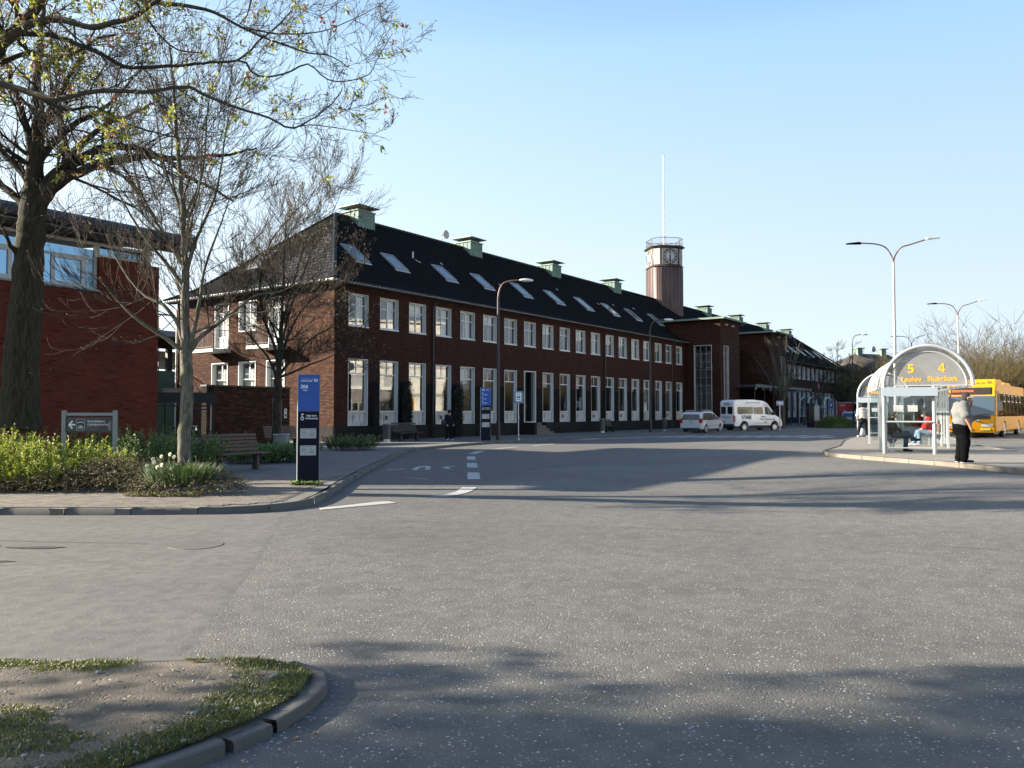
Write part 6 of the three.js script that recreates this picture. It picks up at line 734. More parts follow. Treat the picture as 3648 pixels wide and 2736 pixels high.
// man on the island: head bowed, one hand at his face, the other in the pocket
{ const J = { hip: [0, 0.98, 0], chest: [0, 1.33, -0.03], neck: [0, 1.53, 0.03], head: [0, 1.63, 0.13], sh: [[0.2, 1.46, -0.01], [-0.2, 1.46, -0.01]], el: [[0.26, 1.2, 0.12], [-0.29, 1.17, 0.02]], wr: [[0.12, 1.46, 0.26], [-0.24, 0.95, 0.12]], hd: [[0.05, 1.54, 0.25], [-0.22, 0.89, 0.14]], kn: [[0.13, 0.53, 0.02], [-0.13, 0.53, 0.04]], an: [[0.16, 0.09, -0.04], [-0.13, 0.09, 0.0]], toe: [[0.2, 0.045, 0.13], [-0.12, 0.045, 0.2]] };
  person('stout man in grey T-shirt and black trousers standing on the island, hand at face', [11.55, 0.286, -20.5], 1.35, J, { top: [0.15, 0.15, 0.147], legs: [0.0035, 0.0035, 0.004], hair: [0.028, 0.017, 0.012], shoe: [0.012, 0.012, 0.013], sole: [0.6, 0.6, 0.58] }, { sleeve: 0.78, fat: 1.42, baggy: true, belly: true, res: 66, bres: 88, extra: (t) => { const g = mesh('sunglasses', [bx(0.155, 0.034, 0.02, 0, 1.685, 0.235), bx(0.006, 0.02, 0.12, -0.088, 1.688, 0.175), bx(0.006, 0.02, 0.12, 0.088, 1.688, 0.175)], Mt.white, t); mesh('lens', [bx(0.06, 0.03, 0.012, -0.04, 1.684, 0.243), bx(0.06, 0.03, 0.012, 0.04, 1.684, 0.243)], Mt.black, g); mesh('hem', [cyl(0.1, 0.1, 0.02, -0.28, 1.215, 0.02, 18)], Mt.black, t); } }); }
const seat = (lean, cross) => ({ hip: [0, 0.56, -0.04], chest: [0, 0.9, -0.08 + lean], neck: [0, 1.1, -0.04 + lean * 1.4], head: [0, 1.2, 0.02 + lean * 1.5], sh: [[0.18, 1.03, -0.07 + lean], [-0.18, 1.03, -0.07 + lean]], el: [[0.22, 0.78, 0.05 + lean], [-0.22, 0.78, 0.05 + lean]], wr: [[0.1, 0.66, 0.26], [-0.1, 0.66, 0.26]], hd: [[0.05, 0.63, 0.33], [-0.05, 0.63, 0.33]], kn: [[0.12, 0.54, 0.4], cross ? [-0.02, 0.62, 0.42] : [-0.12, 0.53, 0.42]], an: [[0.13, 0.1, 0.38], cross ? [0.2, 0.42, 0.62] : [-0.13, 0.1, 0.55]], toe: [[0.14, 0.045, 0.56], cross ? [0.24, 0.4, 0.8] : [-0.14, 0.045, 0.73]] });
const inShelter = (x, z) => [11.85 + 0.9359 * x + 0.3523 * -z, 0.286, -25.3 + 0.3523 * x + 0.9359 * z];
person('person in black jacket and jeans seated inside the near bus shelter, facing right', inShelter(0.3, -1.15), -0.36 + PI / 2, seat(0.02, true), { top: [0.005, 0.005, 0.006], legs: [0.04, 0.065, 0.1], hair: [0.06, 0.04, 0.028], shoe: [0.015, 0.015, 0.016] }, { fat: 1.12, top: 'jacket' });
person('person in red jacket and cap seated on the far shelter bench, facing left', inShelter(2.08, -6.8), -0.36 - PI / 2, seat(0.12, false), { top: [0.45, 0.02, 0.025], legs: [0.14, 0.2, 0.28], hair: [0.02, 0.02, 0.025], shoe: [0.4, 0.4, 0.4] }, { fat: 1.05, top: 'jacket', cap: true });
const stand = (sp, st) => ({ hip: [0, 0.95, 0], chest: [0, 1.27, 0], neck: [0, 1.48, 0.01], head: [0, 1.59, 0.03], sh: [[0.18, 1.4, 0], [-0.18, 1.4, 0]], el: [[0.25, 1.13, -0.02], [-0.25, 1.13, -0.02]], wr: [[0.22, 0.92, 0.1], [-0.22, 0.92, 0.1]], hd: [[0.2, 0.86, 0.14], [-0.2, 0.86, 0.14]], kn: [[0.1 + sp, 0.51, st], [-0.1 - sp, 0.51, -st]], an: [[0.12 + sp * 2, 0.08, st * 0.6], [-0.12 - sp * 2, 0.08, -st * 1.6]], toe: [[0.14 + sp * 2, 0.045, 0.16 + st * 0.6], [-0.14 - sp * 2, 0.045, 0.14 - st * 1.6]] });
person('person in cream jacket and dark trousers standing by the second shelter, seen from behind', [18.4, 0.286, -41.9], PI - 0.3, stand(0.05, 0.03), { top: [0.45, 0.43, 0.38], legs: [0.014, 0.014, 0.018], hair: [0.012, 0.01, 0.012], shoe: [0.6, 0.6, 0.6] }, { fat: 1.1, top: 'jacket', res: 46, bres: 56, extra: (t) => { mesh('hood', sph(0.13, 0, 1.47, -0.1, 1.2, 0.6, 0.7), cloth(0.5, 0.47, 0.42), t); mesh('shopping_bag', [sph(0.16, 0.02, 0.25, 0.24, 1, 1.3, 0.5)], mat(0.5, 0.58, 0.58, 0.6), t); } });
person('person in dark clothes with a shoulder bag waiting in front of the station wall', [-3.3, 0.088, -42.0], 0.6, stand(0.0, 0.06), { top: [0.014, 0.014, 0.02], legs: [0.012, 0.012, 0.016], hair: [0.015, 0.015, 0.02], shoe: [0.6, 0.6, 0.6] }, { size: 0.93, cap: true, top: 'jacket', res: 46, bres: 56, extra: (t) => { const b = mesh('shoulder_bag', [sph(0.19, -0.33, 1.02, -0.05, 0.7, 1, 0.9)], mat(0.02, 0.025, 0.05, 0.8), t); mesh('strap', bar([-0.3, 1.15, -0.03], [0.12, 1.47, 0.02], 0.018, 6), Mt.black, b); } });

// ---------- trees and plants ----------
class Wood { constructor() { this.p = []; this.n = []; this.u = []; this.i = []; }
  tube(pts, rad, sides) { // swept tapered branch with bark uv (metres)
    const o = this.p.length / 3, N = pts.length, d = V(), u = V(), w = V(), wrap = sides > 6, cols = wrap ? sides + 1 : sides, big = rad[0] > 0.12, cu = Math.max(0.25, Math.round(rad[0] * 2 * PI * 4) / 4); let ref = Math.abs(pts[1].y - pts[0].y) > 0.7 * pts[1].distanceTo(pts[0]) ? V(1, 0, 0) : V(0, 1, 0), len = 0;
    for (let k = 0; k < N; k++) { d.copy(pts[Math.min(k + 1, N - 1)]).sub(pts[Math.max(k - 1, 0)]).normalize(); u.crossVectors(d, ref).normalize(); w.crossVectors(d, u).normalize(); ref = w.clone().negate(); ref.crossVectors(u, d); if (k) len += pts[k].distanceTo(pts[k - 1]);
      for (let s = 0; s < cols; s++) { const a = (s % sides) / sides * 2 * PI, c = Math.cos(a), e = Math.sin(a), nx = u.x * c + w.x * e, ny = u.y * c + w.y * e, nz = u.z * c + w.z * e, R = rad[k] * (big ? 1 + 0.16 * (fbm(c * 2.2 + 5, len * 0.8 + e * 2.2, 17, 3) - 0.5) : 1); this.p.push(pts[k].x + nx * R, pts[k].y + ny * R, pts[k].z + nz * R); this.n.push(nx, ny, nz); this.u.push(s / sides * cu, len); } }
    for (let k = 0; k < N - 1; k++) for (let s = 0; s < sides; s++) { const a = o + k * cols + s, b = o + k * cols + (wrap ? s + 1 : (s + 1) % sides); this.i.push(a, b, a + cols, b, b + cols, a + cols); }
  }
  geo() { const g = new THREE.BufferGeometry(); g.setAttribute('position', new THREE.Float32BufferAttribute(this.p, 3)); g.setAttribute('normal', new THREE.Float32BufferAttribute(this.n, 3)); g.setAttribute('uv', new THREE.Float32BufferAttribute(this.u, 2)); g.setIndex(this.i); return g; }
}
class Leaves { constructor() { this.p = []; this.c = []; this.i = []; }
  leaf(q, dir, nrm, len, wid, col) { const o = this.p.length / 3, s = V().crossVectors(dir, nrm).normalize().multiplyScalar(wid), m = q.clone().addScaledVector(dir, len * 0.45).addScaledVector(nrm, -len * 0.1), e = q.clone().addScaledVector(dir, len); for (const v of [q, m.clone().add(s), e, m.clone().sub(s)]) { this.p.push(v.x, v.y, v.z); this.c.push(...col); } this.i.push(o, o + 1, o + 2, o, o + 2, o + 3); }
  geo() { return raw(this.p, this.i, this.c); }
}
const rv = (r) => V(r() * 2 - 1, r() * 2 - 1, r() * 2 - 1).normalize();
function grow(W, T, tips, p, d, len, rad, lvl, c, r) { // W thick wood, T twigs
  const n = lvl === 0 ? 7 : lvl === 1 ? 5 : 3, pts = [p.clone()], rs = [rad], q = p.clone(), dir = d.clone().normalize(), kids = [];
  for (let k = 1; k <= n; k++) { dir.addScaledVector(rv(r), c.wig * (1 + lvl * 0.4)); dir.y += c.up / n * (1 + lvl * 0.5); dir.normalize(); q.addScaledVector(dir, len / n); pts.push(q.clone()); rs.push(Math.max(c.rmin, rad * (1 - 0.75 * k / n))); if (lvl < c.max && k >= (lvl ? 1 : 2)) kids.push([q.clone(), dir.clone(), k / n]); }
  (rad > 0.014 ? W : T).tube(pts, rs, rad > 0.05 ? 8 : rad > 0.014 ? 6 : 3);
  if (lvl >= c.max) { tips.push([q.clone(), dir.clone()]); return; }
  if (lvl >= c.max - 1) tips.push([q.clone(), dir.clone()]);
  for (const [kp, kd, f] of kids) { const m = c.kids[lvl] * (0.5 + r()); for (let z = 0; z < m; z++) { const a = rv(r), s = a.addScaledVector(kd, -a.dot(kd)).normalize(); grow(W, T, tips, kp, kd.clone().multiplyScalar(Math.cos(c.ang)).addScaledVector(s, Math.sin(c.ang) * (0.6 + 0.6 * r())), len * c.ratio * (1.05 - 0.45 * f) * (0.6 + 0.7 * r()), Math.max(c.rmin, rs[1] * c.rr * (1 - 0.5 * f)), lvl + 1, c, r); } }
}
function limb(W, T, tips, L, c, r, dens, l0, from = 0.15) { // a traced limb with side branches
  const cv = new THREE.CatmullRomCurve3(L[2].map((q) => V(...q)), false, 'centripetal'), len = cv.getLength(), n = Math.max(8, Math.ceil(len / 0.14)), pts = [], rs = []; for (let k = 0; k <= n; k++) { const t = k / n, p = cv.getPointAt(t); p.addScaledVector(rv(r), Math.min(0.02, L[0] * 0.15)); pts.push(p); rs.push(lerp(L[0], L[1], Math.pow(t, 0.8)) * (L[0] > 0.1 ? 1 : 0.95 + 0.1 * r())); }
  W.tube(pts, rs, L[0] > 0.2 ? 26 : L[0] > 0.1 ? 14 : 8); const m = Math.round(len * dens * (1 - from));
  for (let k = 0; k < m; k++) { const t = from + (1 - from) * (k + r()) / m, p = cv.getPointAt(t), d = cv.getTangentAt(t), a = rv(r), s = a.addScaledVector(d, -a.dot(d)).normalize(); grow(W, T, tips, p, d.clone().multiplyScalar(0.55).addScaledVector(s, 0.8), l0 * (0.45 + 0.9 * r()) * (1.1 - 0.5 * t), Math.max(c.rmin, lerp(L[0], L[1], t) * 0.3), 1, c, r); }
  tips.push([pts[n].clone(), cv.getTangentAt(1)]);
}
function tree(name, label, limbs, c, seed, dens, l0, mats, leafFn, group) {
  const t = thing(name, label, 'tree', [0, 0, 0], 0, group), r = rnd(seed), W = new Wood(), T = new Wood(), tips = [], base = limbs[0][2][0]; t.position.set(base[0], 0, base[2]);
  limbs.forEach((L, i) => limb(W, T, tips, L, c, r, i === 0 && c.bareTrunk ? 0.01 : dens, l0, i === 0 && c.bareTrunk ? 0.9 : 0.12)); const off = (g) => g.translate(-base[0], 0, -base[2]);
  mesh('trunk', off(W.geo()), mats[0], t, true); mesh('crown', off(T.geo()), mats[1], t, true); if (leafFn) { const Lv = new Leaves(); tips.forEach((q) => leafFn(Lv, q[0], q[1], r)); mesh(c.leafName || 'buds', off(Lv.geo()), c.leafMat, t); } return t;
}
const budCol = [[0.3, 0.2, 0.08], [0.36, 0.27, 0.1], [0.22, 0.13, 0.06], [0.4, 0.34, 0.14]];
const buds = (sz, n) => (Lv, p, d, r) => { for (let k = 0; k < n; k++) Lv.leaf(p.clone().addScaledVector(rv(r), sz * 0.8), d.clone().add(rv(r).multiplyScalar(0.7)).normalize(), rv(r), sz * (0.7 + 0.7 * r()), sz * 0.28, budCol[Math.floor(r() * 4)]); };
const sparse = (sz, n, pr) => (Lv, p, d, r) => { if (r() < pr) buds(sz, n)(Lv, p, d, r); };
const youngCol = [[0.42, 0.46, 0.05], [0.34, 0.4, 0.05], [0.5, 0.48, 0.08], [0.3, 0.16, 0.05], [0.28, 0.34, 0.05]];
const young = (sz, n, p0) => (Lv, p, d, r) => { if (r() > p0(p)) { if (r() < 0.3) buds(0.035, 2)(Lv, p, d, r); return; } const m = n * (0.6 + r()), red = r() < 0.14; for (let k = 0; k < m; k++) { const dr = d.clone().multiplyScalar(0.3).add(rv(r)).normalize(); Lv.leaf(p.clone().addScaledVector(dr, 0.015), dr, rv(r), sz * (0.6 + 0.8 * r()), sz * 0.26, red ? [0.26, 0.09, 0.05] : youngCol[Math.floor(r() * 5)]); } };
const bMat = leafMat(1, 1, 1, 0.2), lMat = leafMat(1, 1, 1, 0.45);
const LN=[
[0.13,0.07,[[-8.93,6.2,-12.6],[-8.51,6.89,-12.54],[-8.14,7.41,-12.49],[-7.94,7.56,-12.43],[-7.66,7.81,-12.37],[-7.46,7.98,-12.31],[-7.32,8.15,-12.26],[-7.16,8.57,-12.2]]],
[0.07,0.03,[[-8.02,7.3,-12.3],[-7.65,7.57,-12.23],[-7.03,7.68,-12.16],[-6.52,7.53,-12.09],[-6.1,7.55,-12.01],[-5.64,7.68,-11.94],[-5.42,7.81,-11.87],[-5.09,7.96,-11.8]]],
[0.055,0.018,[[-8.85,7.02,-12.7],[-8.33,7.26,-12.78],[-7.95,7.47,-12.87],[-7.56,7.45,-12.95],[-7.23,7.55,-13.03],[-6.9,7.86,-13.12],[-6.67,7.93,-13.2]]],
[0.055,0.012,[[-8.58,7.59,-12.5],[-7.89,7.63,-12.53],[-7.34,7.62,-12.56],[-6.99,7.49,-12.59],[-6.63,7.36,-12.62],[-6.19,7.14,-12.65],[-5.89,7.16,-12.68],[-5.41,7.2,-12.72],[-4.85,7.27,-12.75],[-4.49,7.31,-12.78],[-4.29,7.47,-12.81],[-4.08,7.72,-12.84],[-3.85,7.92,-12.87],[-3.63,8.2,-12.9]]],
[0.02,0.005,[[-4.46,7.32,-12.8],[-4.35,7.31,-12.84],[-4.26,7.15,-12.88],[-4.04,7.1,-12.92],[-3.7,7.19,-12.96],[-3.37,7.35,-13.0],[-3.1,7.13,-13.04],[-2.96,7.09,-13.08],[-2.38,7.23,-13.12],[-2.27,7.48,-13.16],[-2.01,7.96,-13.2]]],
[0.06,0.008,[[-8.78,6.92,-12.4],[-8.05,6.76,-12.36],[-7.47,6.58,-12.33],[-7.08,6.48,-12.29],[-6.65,6.57,-12.26],[-6.24,6.59,-12.22],[-5.65,6.56,-12.19],[-5.0,6.61,-12.15],[-4.6,6.41,-12.11],[-4.15,6.23,-12.08],[-3.75,6.1,-12.04],[-3.36,5.92,-12.01],[-3.14,5.99,-11.97],[-2.78,6.23,-11.94],[-2.56,6.48,-11.9]]],
[0.01,0.004,[[-3.36,5.92,-12.0],[-3.08,5.95,-11.96],[-2.64,5.89,-11.92],[-2.23,5.81,-11.88],[-2.01,5.78,-11.84],[-1.87,5.93,-11.8]]],
[0.045,0.008,[[-6.37,8.23,-12.3],[-5.67,8.06,-12.36],[-5.07,8.01,-12.41],[-4.75,7.95,-12.47],[-4.35,7.75,-12.52],[-3.99,7.6,-12.58],[-3.61,7.48,-12.63],[-3.25,7.39,-12.69],[-2.95,7.37,-12.74],[-2.67,7.21,-12.8]]],
[0.016,0.005,[[-4.34,7.73,-12.5],[-3.75,7.63,-12.52],[-3.07,7.67,-12.54],[-2.62,7.85,-12.56],[-2.23,8.06,-12.58],[-1.98,8.25,-12.6]]],
[0.02,0.006,[[-4.11,8.2,-12.4],[-4.13,7.92,-12.3],[-4.13,7.76,-12.2],[-4.2,7.57,-12.1]]],
[0.05,0.02,[[-7.89,8.15,-12.2],[-7.79,8.03,-12.3],[-7.83,7.74,-12.4],[-7.81,7.42,-12.5],[-7.65,7.35,-12.6]]],
[0.03,0.008,[[-6.04,8.23,-12.2],[-5.81,7.89,-12.3],[-5.56,7.54,-12.4],[-5.32,7.36,-12.5],[-4.94,7.35,-12.6]]],
[0.03,0.006,[[-7.69,6.73,-12.7],[-7.23,6.5,-12.8],[-6.88,6.6,-12.9],[-6.4,6.37,-13.0],[-6.0,6.26,-13.1],[-5.45,6.17,-13.2],[-4.89,6.27,-13.3]]]];
const LT1=[
[0.44,0.28,[[-11.69,1.17,-19.0],[-11.7,2.74,-19.0],[-11.68,3.59,-19.0],[-11.62,4.4,-19.0],[-11.58,5.3,-19.0],[-11.53,6.15,-19.0],[-11.48,6.89,-19.0]]],
[0.22,0.03,[[-11.5,6.58,-19.0],[-11.43,7.64,-18.92],[-11.31,8.47,-18.84],[-11.33,9.51,-18.76],[-11.22,10.55,-18.68],[-11.07,11.63,-18.6]]],
[0.13,0.015,[[-11.4,6.89,-19.0],[-11.4,7.69,-19.08],[-11.19,8.07,-19.17],[-10.69,8.62,-19.25],[-10.09,9.0,-19.33],[-9.57,9.57,-19.42],[-9.18,10.14,-19.5]]],
[0.13,0.015,[[-11.33,6.71,-19.0],[-10.72,7.39,-18.8],[-10.19,7.87,-18.6],[-9.47,8.31,-18.4],[-8.76,8.49,-18.2],[-8.06,8.74,-18.0]]],
[0.16,0.02,[[-11.36,6.46,-19.0],[-11.08,6.87,-18.93],[-10.62,7.19,-18.87],[-9.83,7.47,-18.8],[-8.99,7.62,-18.73],[-8.46,7.64,-18.67],[-8.05,7.49,-18.6],[-7.64,7.13,-18.53],[-6.99,6.82,-18.47],[-6.5,6.51,-18.4]]],
[0.15,0.02,[[-11.33,6.8,-19.0],[-11.1,7.26,-19.1],[-10.52,7.73,-19.2],[-9.92,8.07,-19.3],[-9.32,8.1,-19.4],[-8.7,7.91,-19.5],[-8.31,7.9,-19.6],[-7.11,8.02,-19.7],[-6.39,8.23,-19.8]]],
[0.13,0.04,[[-11.57,6.15,-19.0],[-11.78,6.6,-19.05],[-12.12,6.91,-19.1],[-12.59,7.19,-19.15],[-13.33,7.73,-19.2]]],
[0.13,0.03,[[-11.52,6.8,-19.0],[-11.68,7.23,-19.0],[-12.07,7.66,-19.0],[-12.34,7.97,-19.0],[-12.61,8.79,-19.0]]],
[0.13,0.02,[[-11.49,7.45,-19.0],[-11.49,7.84,-18.88],[-11.69,8.87,-18.75],[-11.88,9.46,-18.62],[-11.98,10.25,-18.5]]],
[0.1,0.015,[[-11.45,8.27,-19.0],[-10.85,9.04,-18.75],[-10.38,9.53,-18.5],[-9.96,9.93,-18.25],[-9.55,10.43,-18.0]]],
[0.09,0.012,[[-11.72,5.17,-19.0],[-11.73,5.34,-18.8],[-11.78,5.51,-18.6],[-11.82,5.84,-18.4],[-11.9,6.0,-18.2]]],
[0.05,0.008,[[-9.83,7.47,-18.8],[-9.13,7.11,-18.6],[-8.61,6.55,-18.4],[-8.27,6.17,-18.2],[-7.8,5.59,-18.0]]]];
const LT2=[
[0.13,0.11,[[-6.28,0.55,-15.3],[-6.27,0.82,-15.3],[-6.25,1.52,-15.3],[-6.24,2.1,-15.3],[-6.26,2.77,-15.3]]],
[0.1,0.02,[[-6.26,2.69,-15.3],[-6.3,3.67,-15.3],[-6.31,4.34,-15.3],[-6.34,5.05,-15.3],[-6.45,6.48,-15.3],[-6.53,7.18,-15.3],[-6.59,8.05,-15.3],[-6.69,8.76,-15.3]]],
[0.055,0.008,[[-6.31,2.69,-15.3],[-6.47,2.88,-15.26],[-6.77,3.11,-15.21],[-7.06,3.3,-15.17],[-7.28,3.49,-15.13],[-7.57,3.8,-15.09],[-7.86,4.14,-15.04],[-8.15,4.25,-15.0]]],
[0.05,0.008,[[-6.31,2.89,-15.3],[-6.49,3.33,-15.38],[-6.81,3.69,-15.47],[-7.17,3.86,-15.55],[-7.53,4.2,-15.63],[-7.9,4.74,-15.72],[-8.11,5.16,-15.8]]],
[0.055,0.006,[[-6.21,2.73,-15.3],[-6.03,3.01,-15.33],[-5.66,3.32,-15.37],[-5.32,3.6,-15.4],[-4.98,3.85,-15.43],[-4.44,3.97,-15.47],[-4.05,4.18,-15.5]]],
[0.05,0.006,[[-6.19,2.81,-15.3],[-6.07,3.27,-15.22],[-5.95,3.72,-15.13],[-5.86,4.22,-15.05],[-5.68,4.67,-14.97],[-5.47,5.15,-14.88],[-5.17,5.95,-14.8]]],
[0.045,0.006,[[-6.3,3.98,-15.3],[-6.52,4.29,-15.24],[-6.78,4.63,-15.18],[-7.1,5.05,-15.12],[-7.35,5.5,-15.06],[-7.84,6.45,-15.0]]],
[0.045,0.006,[[-6.31,4.38,-15.3],[-6.63,4.83,-15.38],[-6.99,5.37,-15.46],[-7.31,5.95,-15.54],[-7.69,7.3,-15.62],[-7.95,7.83,-15.7]]],
[0.045,0.006,[[-6.29,4.22,-15.3],[-6.19,4.75,-15.36],[-5.98,5.36,-15.42],[-5.81,5.85,-15.48],[-5.55,7.55,-15.54],[-5.3,8.18,-15.6]]],
[0.035,0.005,[[-6.32,4.73,-15.3],[-6.22,5.31,-15.23],[-6.0,5.88,-15.15],[-5.89,7.1,-15.07],[-5.63,7.69,-15.0]]],
[0.035,0.005,[[-6.33,5.01,-15.3],[-6.46,5.57,-15.33],[-6.6,6.13,-15.35],[-6.67,7.56,-15.38],[-6.9,8.2,-15.4]]],
[0.03,0.005,[[-6.35,5.33,-15.3],[-6.12,5.79,-15.26],[-5.96,6.25,-15.22],[-5.83,7.69,-15.18],[-5.55,8.4,-15.14],[-5.44,8.84,-15.1]]],
[0.03,0.005,[[-6.37,5.45,-15.3],[-6.64,6.02,-15.35],[-6.82,6.55,-15.4],[-7.09,7.94,-15.45],[-7.37,8.57,-15.5]]],
[0.03,0.004,[[-6.22,3.04,-15.3],[-5.92,3.19,-15.22],[-5.65,3.26,-15.14],[-5.2,3.48,-15.06],[-4.75,3.47,-14.98],[-4.27,3.62,-14.9]]]];
const LT3=[
[0.16,0.13,[[-7.93,-0.39,-27.0],[-7.96,0.56,-27.0],[-7.95,1.8,-27.0],[-7.91,2.83,-27.0]]],
[0.1,0.015,[[-7.91,2.76,-27.0],[-7.87,3.87,-27.0],[-7.81,4.91,-27.0],[-7.78,6.09,-27.0],[-7.76,7.34,-27.0],[-7.7,8.39,-27.0]]],
[0.06,0.008,[[-7.92,2.63,-27.0],[-8.17,3.31,-26.9],[-8.56,3.85,-26.8],[-9.01,4.39,-26.7],[-9.32,4.93,-26.6]]],
[0.06,0.008,[[-7.91,2.97,-27.0],[-8.09,3.87,-27.06],[-8.39,4.57,-27.12],[-8.63,5.56,-27.19],[-8.59,6.55,-27.25],[-8.34,7.41,-27.31],[-7.74,8.27,-27.38],[-6.92,9.14,-27.44],[-6.37,9.87,-27.5]]],
[0.06,0.008,[[-7.87,2.9,-27.0],[-7.48,3.31,-26.88],[-6.84,3.98,-26.75],[-6.26,4.31,-26.62],[-5.56,4.57,-26.5]]],
[0.05,0.008,[[-7.87,3.18,-27.0],[-7.62,4.15,-27.08],[-7.23,5.0,-27.16],[-6.7,5.56,-27.24],[-6.02,6.0,-27.32],[-5.34,6.22,-27.4]]],
[0.05,0.006,[[-7.83,3.87,-27.0],[-7.55,5.12,-27.06],[-7.09,6.45,-27.12],[-6.77,7.38,-27.18],[-6.16,8.52,-27.24],[-5.83,9.38,-27.3]]],
[0.05,0.006,[[-7.86,3.73,-27.0],[-8.17,4.68,-26.85],[-8.75,5.49,-26.7],[-9.12,6.08,-26.55],[-9.41,6.67,-26.4]]],
[0.04,0.006,[[-7.8,4.56,-27.0],[-7.46,6.12,-27.2],[-7.04,7.78,-27.4],[-6.67,9.04,-27.6],[-6.59,10.1,-27.8]]],
[0.05,0.006,[[-7.89,2.76,-27.0],[-7.33,2.96,-26.85],[-6.68,3.23,-26.7],[-6.1,3.42,-26.55],[-5.53,3.82,-26.4]]]];
LN.unshift([0.26, 0.2, [[-12.6, 0, -16.3], [-12.5, 1.8, -16.2], [-12.2, 3.4, -15.6], [-11.4, 4.8, -14.6], [-10.1, 5.8, -13.4], [-8.9, 6.25, -12.6]]], [0.14, 0.07, [[-11.4, 4.8, -14.6], [-10.2, 6.3, -13.5], [-8.85, 7.02, -12.7]]], [0.12, 0.06, [[-11, 5.1, -14.3], [-9.9, 6.8, -13.2], [-8.58, 7.59, -12.5]]], [0.1, 0.06, [[-11.9, 4.2, -15.1], [-10.3, 6.0, -13.4], [-8.84, 6.98, -12.4]]]);
tree('maple_tree', 'maple reaching in from the upper left with opening yellow-green leaves', LN, { max: 3, kids: [1, 1.25, 1.0], ang: 0.7, ratio: 0.6, rr: 0.7, wig: 0.17, up: 0.1, rmin: 0.0032, leafName: 'young_leaves', leafMat: lMat, bareTrunk: true }, 101, 3.2, 1.15, [Mt.barkDark, Mt.twig], young(0.078, 6, (p) => clamp(0.36 - (p.x + 7.6) * 0.075, 0.04, 0.36) * (fbm(p.x * 1.4, p.y * 1.4 + p.z, 33, 2) > 0.5 ? 1.5 : 0.25)));
tree('large_tree', 'large old tree with thick dark trunk in front of the red building', LT1, { max: 3, kids: [1, 1.3, 1.1], ang: 0.62, ratio: 0.62, rr: 0.66, wig: 0.16, up: 0.1, rmin: 0.0045, leafMat: bMat, bareTrunk: true }, 102, 3.4, 1.75, [Mt.bark, Mt.twig], sparse(0.035, 1, 0.25));
tree('young_tree', 'slender grey-barked bare tree rising from the daffodil mound', LT2, { max: 3, kids: [1, 1.15, 0.9], ang: 0.42, ratio: 0.62, rr: 0.68, wig: 0.08, up: 0.28, rmin: 0.0036, leafMat: bMat, bareTrunk: true }, 103, 3.4, 1.6, [Mt.barkGrey, Mt.twig], sparse(0.028, 1, 0.3));
tree('budding_tree', 'small budding tree in front of the station end wall', LT3, { max: 3, kids: [1, 1.5, 1.2], ang: 0.52, ratio: 0.62, rr: 0.66, wig: 0.11, up: 0.22, rmin: 0.0048, leafMat: bMat, bareTrunk: true }, 104, 4.0, 1.8, [Mt.bark, Mt.twig], sparse(0.045, 1.4, 0.4));
// trees out of the frame on the left whose crowns shade the foreground
function simpleTree(name, label, x, z, h, seed, c, mats, leafFn, group, lean = 0) {
  const r = rnd(seed), L = [[h * 0.024, h * 0.016, [[x, 0, z], [x + 0.05, h * 0.15, z], [x + lean * 0.4, h * ((c.y0 || 0.22) + 0.1), z + 0.05]]]]; const n = c.main || 8; for (let k = 0; k < n; k++) { const a = k / n * 2 * PI + r() * 0.6, sp = h * c.spread * (0.6 + 0.6 * r()), y0 = h * ((c.y0 || 0.22) + 0.1 * r()), top = h * (0.68 + 0.36 * r()); L.push([h * 0.012, h * 0.002, [[x + lean * 0.3, y0, z], [x + lean * 0.5 + Math.cos(a) * sp * 0.3, lerp(y0, top, 0.35), z + Math.sin(a) * sp * 0.3], [x + lean * 0.8 + Math.cos(a) * sp * 0.7, lerp(y0, top, 0.75), z + Math.sin(a) * sp * 0.7], [x + lean + Math.cos(a) * sp, top, z + Math.sin(a) * sp]]]); }
  return tree(name, label, L, c, seed, c.dens || 2.4, c.l0 || 1.3, mats, leafFn, group);
}
const shade = { max: 3, kids: [1, 1.4, 1.4], ang: 0.75, ratio: 0.62, rr: 0.6, wig: 0.15, up: 0.12, rmin: 0.005, spread: 0.32, main: 9, y0: 0.4, leafName: 'young_leaves', leafMat: lMat, bareTrunk: true, dens: 1.25, l0: 1.55 };
simpleTree('roadside_maple', 'leafing maple left of the viewpoint, nearest to the road', -13.5, -2.5, 9.2, 201, shade, [Mt.barkDark, Mt.twig], young(0.17, 6, () => 0.92), 'maples outside the left picture edge'); simpleTree('roadside_maple', 'leafing maple left of the viewpoint, middle one of the row', -17.8, -2.3, 9.8, 202, shade, [Mt.barkDark, Mt.twig], young(0.17, 6, () => 0.92), 'maples outside the left picture edge'); simpleTree('roadside_maple', 'leafing maple left of the viewpoint, farthest from the road', -24, -1.6, 11, 203, shade, [Mt.barkDark, Mt.twig], young(0.17, 6, () => 0.92), 'maples outside the left picture edge');
